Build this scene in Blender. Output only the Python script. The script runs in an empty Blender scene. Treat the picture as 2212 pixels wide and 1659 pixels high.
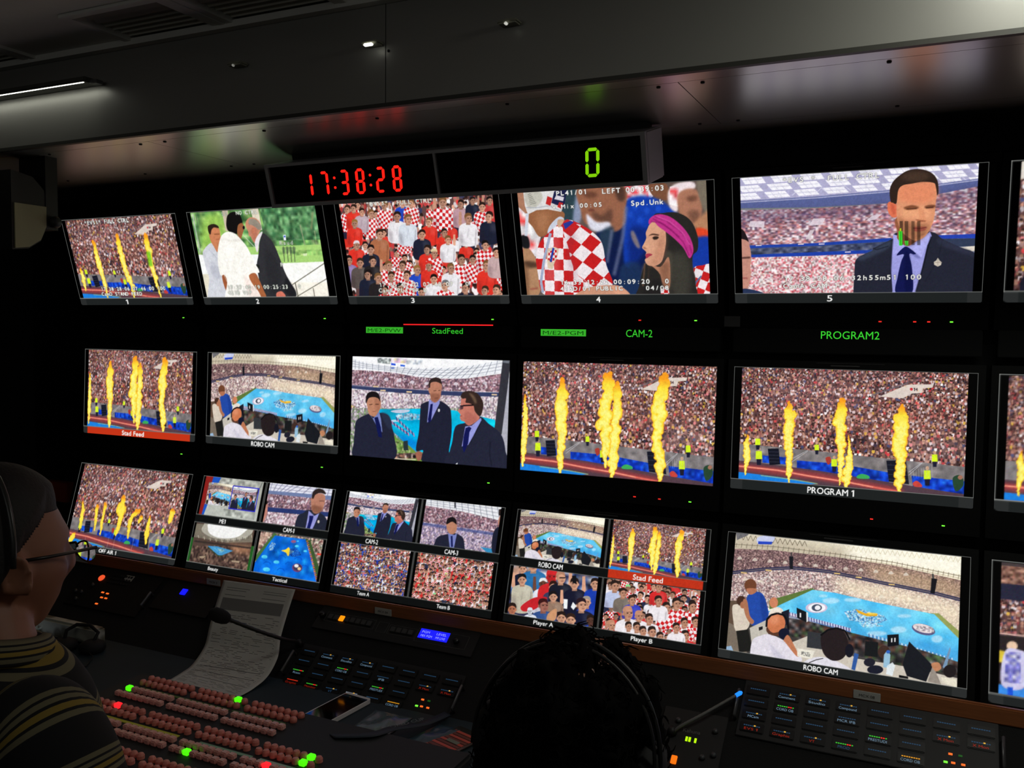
import bpy, bmesh, math, random
import numpy as np
from mathutils import Vector, Matrix, Euler
random.seed(3)
S = bpy.context.scene; COL = S.collection
# ---------------------------------------------------------------- camera, world, lamps, exposure
cam_d = bpy.data.cameras.new('camera'); cam = bpy.data.objects.new('camera', cam_d); COL.objects.link(cam); S.camera = cam
cam_d.sensor_width = 36; cam_d.lens = 36*1925.5/2212; cam_d.clip_start = .02
cam.matrix_world = Matrix.Translation((0, 0, 1.6)) @ Matrix.Rotation(.4458, 4, 'Z') @ Matrix.Rotation(-.0602, 4, 'X') @ Matrix.Rotation(-.0113, 4, 'Y') @ Matrix.Rotation(math.pi/2, 4, 'X')
w = bpy.data.worlds.new('world'); S.world = w; w.use_nodes = True
w.node_tree.nodes['Background'].inputs[0].default_value = (.75, .9, .8, 1); w.node_tree.nodes['Background'].inputs[1].default_value = .002
S.view_settings.view_transform = 'Standard'; S.view_settings.look = 'None'; S.view_settings.exposure = 0; S.view_settings.gamma = 1; S.view_settings.use_curve_mapping = False
AREA = []
def area(name, loc, rot, sx, sy, power, col):
    l = bpy.data.lights.new(name, 'AREA'); l.shape = 'RECTANGLE'; l.size = sx; l.size_y = sy; l.energy = power; l.color = col
    o = bpy.data.objects.new(name, l); o.location = loc; o.rotation_euler = rot; COL.objects.link(o); return o
# unseen fill lights without fixtures, added behind the camera to lift the dark surfaces
area('fill_light', (-1.3, -1.1, 1.98), (math.radians(86), 0, 0), 1.6, .4, 1.1, (1, .99, .95))
area('fill_light', (.6, -1.1, 1.98), (math.radians(86), 0, 0), 1.6, .4, .65, (1, .99, .95))
S.cycles.adaptive_threshold = .02; S.cycles.max_bounces = 6; S.cycles.diffuse_bounces = 3; S.cycles.glossy_bounces = 3; S.cycles.caustics_reflective = False; S.cycles.caustics_refractive = False

# ---------------------------------------------------------------- helpers
def lin(c): return tuple(((v/255)/12.92 if v/255 <= .04045 else ((v/255+.055)/1.055)**2.4) for v in c[:3])
_M = {}
def mat(name, col=(128, 128, 128), rough=.6, metal=0., emit=None, es=1., noise=0., nscale=40., bump=0., spec=.5, coat=0.):
    if name in _M: return _M[name]
    m = bpy.data.materials.new(name); m.use_nodes = True; nt = m.node_tree; b = nt.nodes['Principled BSDF']
    b.inputs['Base Color'].default_value = (*lin(col), 1); b.inputs['Roughness'].default_value = rough; b.inputs['Metallic'].default_value = metal
    b.inputs['Specular IOR Level'].default_value = spec; b.inputs['Coat Weight'].default_value = coat
    if emit is not None: b.inputs['Emission Color'].default_value = (*lin(emit), 1); b.inputs['Emission Strength'].default_value = es
    if noise or bump:
        tc = nt.nodes.new('ShaderNodeTexCoord'); n = nt.nodes.new('ShaderNodeTexNoise'); n.inputs['Scale'].default_value = nscale; n.inputs['Detail'].default_value = 4
        nt.links.new(tc.outputs['Object'], n.inputs['Vector'])
        if noise:
            mx = nt.nodes.new('ShaderNodeMix'); mx.data_type = 'RGBA'; c = lin(col)
            mx.inputs[6].default_value = (*[v*(1-noise) for v in c], 1); mx.inputs[7].default_value = (*[min(1, v*(1+noise)) for v in c], 1)
            nt.links.new(n.outputs['Fac'], mx.inputs[0]); nt.links.new(mx.outputs[2], b.inputs['Base Color'])
        if bump:
            bp = nt.nodes.new('ShaderNodeBump'); bp.inputs['Strength'].default_value = bump; bp.inputs['Distance'].default_value = .002
            nt.links.new(n.outputs['Fac'], bp.inputs['Height']); nt.links.new(bp.outputs[0], b.inputs['Normal'])
    _M[name] = m; return m
def tag(o, label=None, cat=None, group=None, kind=None):
    if label: o['label'] = label
    if cat: o['category'] = cat
    if group: o['group'] = group
    if kind: o['kind'] = kind
    return o
def empty(name, loc=(0, 0, 0), rot=(0, 0, 0), **k):
    o = bpy.data.objects.new(name, None); o.location = loc; o.rotation_euler = rot; o.empty_display_size = .02; COL.objects.link(o); return tag(o, **k)
class MB:
    """collects shapes into one mesh"""
    def __init__(s): s.v = []; s.f = []; s.m = []; s.sm = []
    def add(s, v, f, mi=0, smooth=0):
        n = len(s.v); s.v += [tuple(map(float, q)) for q in v]; s.f += [tuple(i+n for i in q) for q in f]; s.m += [mi]*len(f); s.sm += [smooth]*len(f); return s
    def box(s, a, b, mi=0, M=None, bev=0):
        (x0, y0, z0), (x1, y1, z1) = a, b
        if bev:
            bm = bmesh.new(); bmesh.ops.create_cube(bm, size=1)
            for v in bm.verts: v.co = Vector(((x0+x1)/2+v.co.x*(x1-x0), (y0+y1)/2+v.co.y*(y1-y0), (z0+z1)/2+v.co.z*(z1-z0)))
            bmesh.ops.bevel(bm, geom=bm.edges[:], offset=bev, segments=2, affect='EDGES'); bm.verts.ensure_lookup_table()
            v = [q.co.copy() for q in bm.verts]; f = [[q.index for q in p.verts] for p in bm.faces]; bm.free()
        else:
            v = [Vector(q) for q in ((x0, y0, z0), (x1, y0, z0), (x1, y1, z0), (x0, y1, z0), (x0, y0, z1), (x1, y0, z1), (x1, y1, z1), (x0, y1, z1))]
            f = [(0, 3, 2, 1), (4, 5, 6, 7), (0, 1, 5, 4), (1, 2, 6, 5), (2, 3, 7, 6), (3, 0, 4, 7)]
        if M is not None: v = [M @ q for q in v]
        return s.add(v, f, mi)
    def lathe(s, prof, n=20, M=None, mi=0, smooth=1, cap=1):
        v = []; f = []
        for r, z in prof: v += [Vector((r*math.cos(2*math.pi*i/n), r*math.sin(2*math.pi*i/n), z)) for i in range(n)]
        for k in range(len(prof)-1): f += [(k*n+i, k*n+(i+1) % n, (k+1)*n+(i+1) % n, (k+1)*n+i) for i in range(n)]
        if cap: f += [tuple(range(n))[::-1], tuple(range((len(prof)-1)*n, len(prof)*n))]
        if M is not None: v = [M @ q for q in v]
        return s.add(v, f, mi, smooth)
    def tube(s, pts, r, n=8, mi=0, cap=1):
        P = [Vector(p) for p in pts]; R = r if isinstance(r, (list, tuple)) else [r]*len(P); v = []; f = []; up = Vector((0, 0, 1))
        for i, p in enumerate(P):
            d = (P[min(i+1, len(P)-1)]-P[max(i-1, 0)]).normalized(); a = d.cross(up)
            if a.length < .05: a = d.cross(Vector((1, 0, 0)))
            a.normalize(); b = d.cross(a); v += [p+(a*math.cos(2*math.pi*k/n)+b*math.sin(2*math.pi*k/n))*R[i] for k in range(n)]
        for k in range(len(P)-1): f += [(k*n+i, k*n+(i+1) % n, (k+1)*n+(i+1) % n, (k+1)*n+i) for i in range(n)]
        if cap: f += [tuple(range(n))[::-1], tuple(range((len(P)-1)*n, len(P)*n))]
        return s.add(v, f, mi, 1)
    def prism(s, pts, y0, y1, M=None, mi=0, ax='xz'):
        n = len(pts); g = (lambda p, y: Vector((p[0], y, p[1]))) if ax == 'xz' else ((lambda p, y: Vector((p[0], p[1], y))) if ax == 'xy' else (lambda p, y: Vector((y, p[0], p[1]))))
        v = [g(p, y0) for p in pts]+[g(p, y1) for p in pts]
        if M is not None: v = [M @ q for q in v]
        return s.add(v, [tuple(range(n)), tuple(range(2*n-1, n-1, -1))]+[(i, n+i, n+(i+1) % n, (i+1) % n) for i in range(n)], mi)
    def text(s, st, x, z, h, y=0, w=None, align='c', M=None, mi=0):
        """flat lettering in the local xz plane, facing -y"""
        T, (xa, xb) = glyph(st); k = h/.7; kx = k if w is None else w/(xb-xa); W = (xb-xa)*kx; x0 = x-W/2 if align == 'c' else x
        for q in T:
            v = [Vector((x0+(a-xa)*kx, y, z+b*k)) for a, b in q]
            if M is not None: v = [M @ p for p in v]
            s.add(v, [tuple(range(len(v)))], mi)
        return s
    def build(s, name, mats, parent=None, **k):
        me = bpy.data.meshes.new(name); me.from_pydata(s.v, [], s.f)
        for m in (mats if isinstance(mats, (list, tuple)) else [mats]): me.materials.append(m)
        me.polygons.foreach_set('material_index', s.m); me.polygons.foreach_set('use_smooth', [bool(q) for q in s.sm])
        bm = bmesh.new(); bm.from_mesh(me); bmesh.ops.recalc_face_normals(bm, faces=bm.faces[:]); bm.to_mesh(me); bm.free()
        o = bpy.data.objects.new(name, me); COL.objects.link(o)
        if parent is not None: o.parent = parent
        return tag(o, **k)
def copy_tree(o, parent=None):
    c = o.copy(); COL.objects.link(c); c.parent = parent
    for ch in o.children: copy_tree(ch, c)
    return c
def Tm(loc, rx=0, ry=0, rz=0): return Matrix.Translation(loc) @ Euler((rx, ry, rz)).to_matrix().to_4x4()

BLACK = mat('black_plastic', (20, 21, 21), .55); CARPET = mat('black_carpet', (13, 14, 14), .95, bump=.6, nscale=400, noise=.3); DARK = mat('dark_faceplate', (17, 18, 19), .6, noise=.15)
RUBBER = mat('rubber', (16, 16, 17), .8); WHITE = mat('white_plastic', (200, 200, 195), .5); GREYM = mat('grey_metal', (110, 110, 108), .4, .4)
# ---------------------------------------------------------------- picture painting (numpy, sRGB floats)
_gl = {}
ONE = {1: [[(.17, 0), (.30, 0), (.30, .70), (.17, .70)], [(.17, .70), (.17, .58), (.02, .50), (.02, .60)]]}
def glyph(s):
    if s == '1': return [np.array(q) for q in ONE[1]], (0, .34)
    if '1' in s and len(s) > 1:
        T = []; x = 0
        for ch in s:
            if ch == ' ': x += .30; continue
            t, (xa, xb) = glyph(ch); T += [q+[x-xa, 0] for q in t]; x += xb-xa+.085
        return T, (0, x-.085)
    if s not in _gl:
        cu = bpy.data.curves.new('g', 'FONT'); cu.body = s; cu.resolution_u = 3
        ob = bpy.data.objects.new('g', cu)
        me = ob.to_mesh()
        V = np.array([v.co[:2] for v in me.vertices]).reshape(-1, 2)
        F = [list(p.vertices) for p in me.polygons]
        ob.to_mesh_clear()
        bpy.data.objects.remove(ob); bpy.data.curves.remove(cu)
        T = []
        for p in F:
            q = V[p]
            a = np.sum(q[:, 0]*np.roll(q[:, 1], -1)-np.roll(q[:, 0], -1)*q[:, 1])
            T.append(q if a > 0 else q[::-1])
        _gl[s] = (T, (V[:, 0].min(), V[:, 0].max()) if len(V) else (0, .3))
    return _gl[s]

def homog(src, dst):
    A = []; b = []
    for (x, y), (u, v) in zip(src, dst):
        A.append([x, y, 1, 0, 0, 0, -u*x, -u*y]); b.append(u)
        A.append([0, 0, 0, x, y, 1, -v*x, -v*y]); b.append(v)
    return np.append(np.linalg.solve(np.array(A, float), np.array(b, float)), 1).reshape(3, 3)

def hmap(H, p):
    p = np.atleast_2d(np.asarray(p, float)); q = np.c_[p, np.ones(len(p))] @ H.T
    return q[:, :2]/q[:, 2:]

def smooth(p, n=5):
    p = np.asarray(p, float); N = len(p); out = []
    for i in range(N):
        a, b, c, d = p[i-1], p[i], p[(i+1) % N], p[(i+2) % N]
        for t in np.arange(n)/n:
            out.append(.5*((2*b)+(c-a)*t+(2*a-5*b+4*c-d)*t*t+(3*b-a-3*c+d)*t**3))
    return np.array(out)

def gblur(m, s):
    r = int(3*s+1); k = np.exp(-.5*(np.arange(-r, r+1)/s)**2); k /= k.sum()
    for ax in (0, 1):
        o = np.zeros_like(m); pad = [(0, 0)]*m.ndim; pad[ax] = (r, r); mp = np.pad(m, pad, mode='edge')
        for i, w in enumerate(k):
            o += w*(mp[i:i+m.shape[0]] if ax == 0 else mp[:, i:i+m.shape[1]])
        m = o
    return m

def cmask(polys, x0, y0, w, h, ss=4):
    acc = np.zeros((h*ss, w+2))
    for P in polys:
        P = np.asarray(P, float); Q = np.roll(P, -1, 0)
        for (xa, ya), (xb, yb) in zip(P, Q):
            if ya == yb: continue
            sg = 1. if yb > ya else -1.
            if sg < 0: xa, ya, xb, yb = xb, yb, xa, ya
            i0 = max(0, int(np.ceil((ya-y0)*ss-.5))); i1 = min(h*ss, int(np.ceil((yb-y0)*ss-.5)))
            if i1 <= i0: continue
            i = np.arange(i0, i1)
            x = np.clip(xa+(xb-xa)*(((i+.5)/ss+y0)-ya)/(yb-ya)-x0, 0, w)
            f = np.floor(x).astype(int); fr = x-f
            acc[i, f] += sg*(1-fr); acc[i, f+1] += sg*fr
    m = np.clip(np.abs(np.cumsum(acc, 1)[:, :w]), 0, 1)
    return m.reshape(h, ss, w).mean(1)

_ST = {}
def stamp(rx, ry):
    k = (round(rx*4), round(ry*4))
    if k not in _ST:
        rx, ry = max(k[0]/4, .3), max(k[1]/4, .3)
        nx, ny = int(rx+1.5), int(ry+1.5)
        yy, xx = np.mgrid[-ny:ny+1, -nx:nx+1]
        d = np.sqrt((xx/rx)**2+(yy/ry)**2)
        _ST[k] = (np.clip((1-d)*min(rx, ry)+.5, 0, 1)[..., None], nx, ny)
    return _ST[k]

C255 = lambda c: np.asarray(c, float)/255.
class Pic:
    def __init__(s, W, H, bg=(0, 0, 0)):
        s.W, s.H = W, H; s.a = np.zeros((H, W, 3))+C255(bg); s.rng = np.random.default_rng(7)
        s.rect = (0, 0, W, H); s.z = (0, 0, 1); s.Hm = np.eye(3); s.sc = 1
    def quad(s, src, rect, zoom=(0, 0, 1)):
        s.rect = tuple(int(round(v)) for v in rect); x0, y0, x1, y1 = rect
        s.Hm = homog(src, [(x0, y0), (x1, y0), (x1, y1), (x0, y1)])
        s.zoom(*zoom); q = np.array(src, float)
        s.sc0 = np.sqrt((x1-x0)*(y1-y0)/max(1e-6, abs(.5*np.sum(q[:, 0]*np.roll(q[:, 1], -1)-np.roll(q[:, 0], -1)*q[:, 1]))))
        s.zoom(*zoom)
    def zoom(s, ox, oy, k):
        s.z = (ox, oy, k); s.sc = getattr(s, 'sc0', 1)/k
    def M(s, p):
        p = np.atleast_2d(np.asarray(p, float)); return hmap(s.Hm, p/s.z[2]+[s.z[0], s.z[1]])
    def _comp(s, m, x0, y0, col, a=1):
        X0, Y0, X1, Y1 = s.rect; h, w = m.shape
        xa, ya, xb, yb = max(x0, X0), max(y0, Y0), min(x0+w, X1), min(y0+h, Y1)
        if xb <= xa or yb <= ya: return
        m = m[ya-y0:yb-y0, xa-x0:xb-x0, None]*a
        if callable(col):
            yy, xx = np.mgrid[ya:yb, xa:xb]; c = col(xx+.5, yy+.5)
        else: c = C255(col)
        s.a[ya:yb, xa:xb] = s.a[ya:yb, xa:xb]*(1-m)+c*m
    def cpoly(s, polys, col, a=1, b=0):
        P = np.concatenate(polys); e = int(3*b+2); X0, Y0, X1, Y1 = s.rect
        x0, y0 = np.maximum(np.floor(P.min(0)).astype(int)-e, [X0-e, Y0-e])
        x1, y1 = np.minimum(np.ceil(P.max(0)).astype(int)+e, [X1+e, Y1+e])
        if x1 <= x0 or y1 <= y0: return
        m = cmask(polys, x0, y0, x1-x0, y1-y0)
        if b > .25: m = gblur(m, b)
        s._comp(m, x0, y0, col, a)
    def poly(s, pts, col, a=1, b=0, sm=0):
        p = smooth(pts) if sm else np.asarray(pts, float)
        s.cpoly([s.M(p)], col, a, b*s.sc)
    def sp(s, pts, col, a=1, b=0): s.poly(pts, col, a, b, 1)
    def line(s, pts, w, col, a=1, b=0):
        p = s.M(pts); w = max(w*s.sc, .5)/2; Q = []
        for A, B in zip(p[:-1], p[1:]):
            d = B-A; L = np.hypot(*d)+1e-9; n = np.array([-d[1], d[0]])/L*w
            Q.append(np.array([A+n, B+n, B-n, A-n]))
        s.cpoly(Q, col, a, b*s.sc)
    def ell(s, x, y, rx, ry, col, a=1, b=0, ang=0):
        t = np.linspace(0, 2*np.pi, 20, endpoint=False); c, q = np.cos(ang), np.sin(ang)
        ex, ey = rx*np.cos(t), ry*np.sin(t)
        s.cpoly([s.M(np.c_[x+ex*c-ey*q, y+ex*q+ey*c])], col, a, b*s.sc)
    def dot(s, cx, cy, rx, ry, col, a=1):      # canvas pixels
        m, nx, ny = stamp(rx, ry); s._comp(m[..., 0], int(round(cx))-nx, int(round(cy))-ny, col, a)
    def layer(s, pts, fn, a=1, b=0, sm=0):     # paint fn(copy) through polygon mask
        old = s.a.copy(); fn(); new = s.a; s.a = old
        s.poly(pts, lambda x, y: new[int(y[0, 0]):int(y[-1, 0])+1, int(x[0, 0]):int(x[0, -1])+1], a, b, sm)
    def noise(s, pts, pal, cell=1., seed=1, a=1, b=0, sm=0, amp=1, asp=1.):
        g = np.random.default_rng(seed); cw = max(cell*s.sc, .8)
        h, w = int(s.H/cw)+3, int(s.W/cw/asp)+3; pal = C255(pal)
        N = np.clip(pal[g.integers(0, len(pal), (h, w))]*(1+amp*.2*g.standard_normal((h, w, 1))), 0, 1)
        def f(x, y):
            u, v = x/cw/asp, y/cw; i, j = v.astype(int), u.astype(int); fu, fv = (u-j)[..., None], (v-i)[..., None]
            return (N[i, j]*(1-fu)+N[i, j+1]*fu)*(1-fv)+(N[i+1, j]*(1-fu)+N[i+1, j+1]*fu)*fv
        s.poly(pts, f, a, b, sm)
    def crowd(s, pts, size, pal, seed=3, size2=None, skin=.6, dens=1., dark=.25):
        """rows of small figures; size = head spacing in source units, size2 = at the bottom"""
        g = np.random.default_rng(seed); P = s.M(pts); X0, Y0, X1, Y1 = s.rect
        xa, ya = max(P[:, 0].min(), X0), max(P[:, 1].min(), Y0); xb, yb = min(P[:, 0].max(), X1), min(P[:, 1].max(), Y1)
        if xb <= xa or yb <= ya: return
        k1 = size*s.sc; k2 = (size2 or size)*s.sc; pal = C255(pal)*255
        def go():
            s.poly(pts, (98, 68, 66)); y = ya-k1
            while y < yb+k2:
                t = np.clip((y-ya)/(yb-ya+1e-6), 0, 1); k = k1+(k2-k1)*t
                x = xa-k*g.random()
                while x < xb+k:
                    px, py = x+k*.25*g.standard_normal(), y+k*.3*g.standard_normal()
                    c = pal[g.integers(0, len(pal))]*(.85+.35*g.random())
                    s.dot(px, py+k*.55, k*.40, k*.52, np.clip(c, 0, 255))
                    sk = np.array([222, 164, 140])*(.6+.45*g.random()) if g.random() < skin else np.array([66, 42, 38])*(.6+.8*g.random())
                    s.dot(px, py-k*.1, k*.26, k*.33, sk)
                    if g.random() < dark: s.dot(px, py-k*.25, k*.27, k*.22, (45, 30, 28))
                    x += k/dens
                y += k*.8
        s.layer(pts, go)
    def flame(s, path, seed=5, hot=1):
        """path: (x, y, half-width) from base to tip"""
        g = np.random.default_rng(seed); p = np.array(path, float)
        q = s.M(p[:, :2]); r = p[:, 2]*s.sc; X0, Y0, X1, Y1 = s.rect
        e = int(r.max()*2.5+3); x0, y0 = np.floor(q.min(0)).astype(int)-e; x1, y1 = np.ceil(q.max(0)).astype(int)+e
        h, w = y1-y0, x1-x0; f = np.zeros((h, w)); yy, xx = np.mgrid[y0:y1, x0:x1]
        L = np.hypot(*np.diff(q, axis=0).T); T = np.r_[0, np.cumsum(L)]; n = int(T[-1]/max(.8, .25*r.mean()))+3
        for t in np.linspace(0, T[-1], n):
            cx, cy, rr = np.interp(t, T, q[:, 0]), np.interp(t, T, q[:, 1]), np.interp(t, T, r)
            cx += rr*.3*g.standard_normal(); rr = max(rr*(.72+.4*g.random()), .6)
            f = np.maximum(f, 1.22-((xx-cx)**2+((yy-cy)*.8)**2)/rr**2*1.35)
        ns = gblur(g.standard_normal(f.shape), max(.7, .16*r.mean())); f = gblur(f, .5)+.10*ns/ns.std()
        tip = np.clip((yy-q[-1, 1])/(q[0, 1]-q[-1, 1]+1e-6), 0, 1)
        m1 = np.clip((f-.25)*3, 0, 1); m2 = np.clip((f-.42)*3.5, 0, 1)*np.clip(tip*9, .15, 1); m3 = np.clip((f-.8)*2.6, 0, 1)*np.clip(tip*6-.6, 0, 1)*hot
        s._comp(gblur(m1, .8)*.25, x0, y0, (255, 150, 60)); s._comp(m1, x0, y0, (250, 150, 30)); s._comp(m2, x0, y0, (255, 226, 62)); s._comp(m3, x0, y0, (255, 247, 130))
    def text(s, st, p0, p1, h, col=(245, 245, 240), mono=0, out=0, a=1, ctr=0):
        """baseline from p0 to p1 (source units), cap height h"""
        A, B = s.M([p0, p1]); w = B[0]-A[0]; hh = h*s.sc/.7; base = (A[1]+B[1])/2; polys = []
        if mono:
            cw = w/len(st)
            for i, ch in enumerate(st):
                if ch == ' ': continue
                T, (xa, xb) = glyph(ch); k = min(.86*cw/max(xb-xa, .45), hh*1.2); mx = (xa+xb)/2; cx = A[0]+(i+.5)*cw
                if ch in ':.i1|l': k = min(k, hh*.8)
                for q in T: polys.append(np.c_[cx+(q[:, 0]-mx)*k, base-q[:, 1]*hh])
        else:
            T, (xa, xb) = glyph(st); k = w/(xb-xa)
            for q in T: polys.append(np.c_[A[0]+(q[:, 0]-xa)*k, base-q[:, 1]*hh])
        if not polys: return
        P = np.concatenate(polys); x0, y0 = np.floor(P.min(0)).astype(int)-4; x1, y1 = np.ceil(P.max(0)).astype(int)+4
        m = cmask(polys, x0, y0, x1-x0, y1-y0)
        m = np.clip(gblur(m, .45)*1.75, 0, 1) if mono else np.clip(gblur(m, .4)*1.5, 0, 1)
        if out: s._comp(np.clip(gblur(m, .9)*2.2, 0, 1)*out, x0, y0, (20, 20, 20))
        s._comp(np.clip(m*1.25, 0, 1), x0, y0, col, a)
    def blur(s, k):
        X0, Y0, X1, Y1 = s.rect; s.a[Y0:Y1, X0:X1] = gblur(s.a[Y0:Y1, X0:X1], k)
    def person(s, x, y, r, shirt='c', hair=(40, 28, 24), skin=(222, 166, 138), up=0, hat=None, ln=6., glasses=0, face=0):
        g = s.rng; w = 1.75*r
        bp = [(x-.5*r, y+r*.9), (x-w, y+1.5*r), (x-w*1.15, y+3*r), (x-w*.95, y+ln*r), (x+w*.95, y+ln*r), (x+w*1.15, y+3*r), (x+w, y+1.5*r), (x+.5*r, y+r*.9)]
        if up:
            q = up*r
            s.poly([(x+q*1.2, y+2.2*r), (x+q*2, y+1.2*r), (x+q*1.9, y-1.4*r), (x+q*1.4, y-1.4*r), (x+q*1.3, y+r)], skin)
        if shirt == 'c' or shirt == 'b':
            c1, c2 = ((208, 30, 34), (245, 238, 240)) if shirt == 'c' else ((30, 60, 170), (60, 100, 220))
            cx, cy = s.M([(x, y)])[0]; k = .62*r*s.sc; an = .35*g.standard_normal(); ca, sa = np.cos(an), np.sin(an)
            f = lambda X, Y: np.where(((np.floor(((X-cx)*ca+(Y-cy)*sa)/k)+np.floor(((Y-cy)*ca-(X-cx)*sa)/k)) % 2 > 0)[..., None], C255(c1), C255(c2))
            s.poly(bp, f, sm=1)
        else: s.poly(bp, shirt, sm=1)
        s.poly([(x+.2*r, y+1.2*r), (x+.9*w, y+1.7*r), (x+.8*w, y+3.2*r), (x+.3*r, y+3*r)], (255, 255, 255), .10, .3*r); s.line([(x+.1*r, y+2.2*r), (x-.2*r, y+4*r)], .15*r, (20, 10, 20), .18, .1*r); s.line([(x+.95*w, y+2.2*r), (x+.85*w, y+ln*r)], .16*r, (30, 10, 20), .35, .08*r)
        s.poly([(x-w*.95, y+ln*r), (x-w*1.15, y+3*r), (x-w*.7, y+3*r), (x-w*.5, y+ln*r)], (40, 20, 30), .25, .3*r)
        s.poly([(x-.4*r, y+.4*r), (x-.45*r, y+1.3*r), (x+.45*r, y+1.3*r), (x+.4*r, y+.4*r)], tuple(np.array(skin)*.8))
        s.ell(x, y-.28*r, .74*r, .92*r, hair)
        s.ell(x-.7*r, y+.12*r, .13*r, .24*r, skin); s.ell(x+.7*r, y+.12*r, .13*r, .24*r, skin); s.ell(x+face*.16*r, y+.1*r, .67*r, .92*r, skin)
        s.ell(x+face*.3*r, y+.45*r, .45*r, .35*r, tuple(np.array(skin)*.78), .6, .15*r)
        q = face*.3*r
        if glasses: s.line([(x-.5*r+q, y-.02*r), (x+.5*r+q, y-.02*r)], .22*r, (40, 28, 28), .9)
        else:
            for e in (-.3, .3): s.ell(x+q+e*r, y-.02*r, .17*r, .10*r, (52, 32, 28), .85)
            s.line([(x-.5*r+q, y-.2*r), (x+.5*r+q, y-.2*r)], .09*r, (80, 52, 42), .6)
        s.poly([(x+q, y), (x+q+.14*r, y+.32*r), (x+q-.1*r, y+.34*r)], tuple(np.array(skin)*.8), .8); s.line([(x+q-.2*r, y+.56*r), (x+q+.2*r, y+.56*r)], .1*r, (130, 66, 60), .8)
        s.ell(x-.45*r, y+.1*r, .25*r, .7*r, tuple(np.array(skin)*.72), .5, .12*r)
        s.poly([(x-.76*r, y-.3*r), (x-.5*r, y-1.08*r), (x+.5*r, y-1.08*r), (x+.76*r, y-.3*r), (x+face*.2*r, y-.62*r)], hat or hair, sm=1)
    def grain(s, seed=1):
        g = np.random.default_rng(seed); h, w = s.a.shape[:2]; X0, Y0, X1, Y1 = 0, 0, s.W, s.H
        s.a = gblur(s.a, .42); l = gblur(g.standard_normal((h, w)), 2.2); l /= l.std(); m = gblur(g.standard_normal((h, w)), .8); m /= m.std()
        lum = s.a.mean(2, keepdims=True); k = np.clip(lum*6, 0, 1)
        s.a = np.clip(s.a*(1+.014*l[..., None]+.018*m[..., None])+k*.010*g.standard_normal((h, w, 3)), 0, 1)
    def outline(s, x0, y0, x1, y1, col=(150, 152, 148), w=1.2):
        R = s.rect; s.rect = (0, 0, s.W, s.H)
        for a, b, c, d in ((x0, y0, x1, y0+w), (x0, y1-w, x1, y1), (x0, y0, x0+w, y1), (x1-w, y0, x1, y1)):
            s.cpoly([np.array([(a, b), (c, b), (c, d), (a, d)], float)], col, .85)
        s.rect = R
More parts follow.
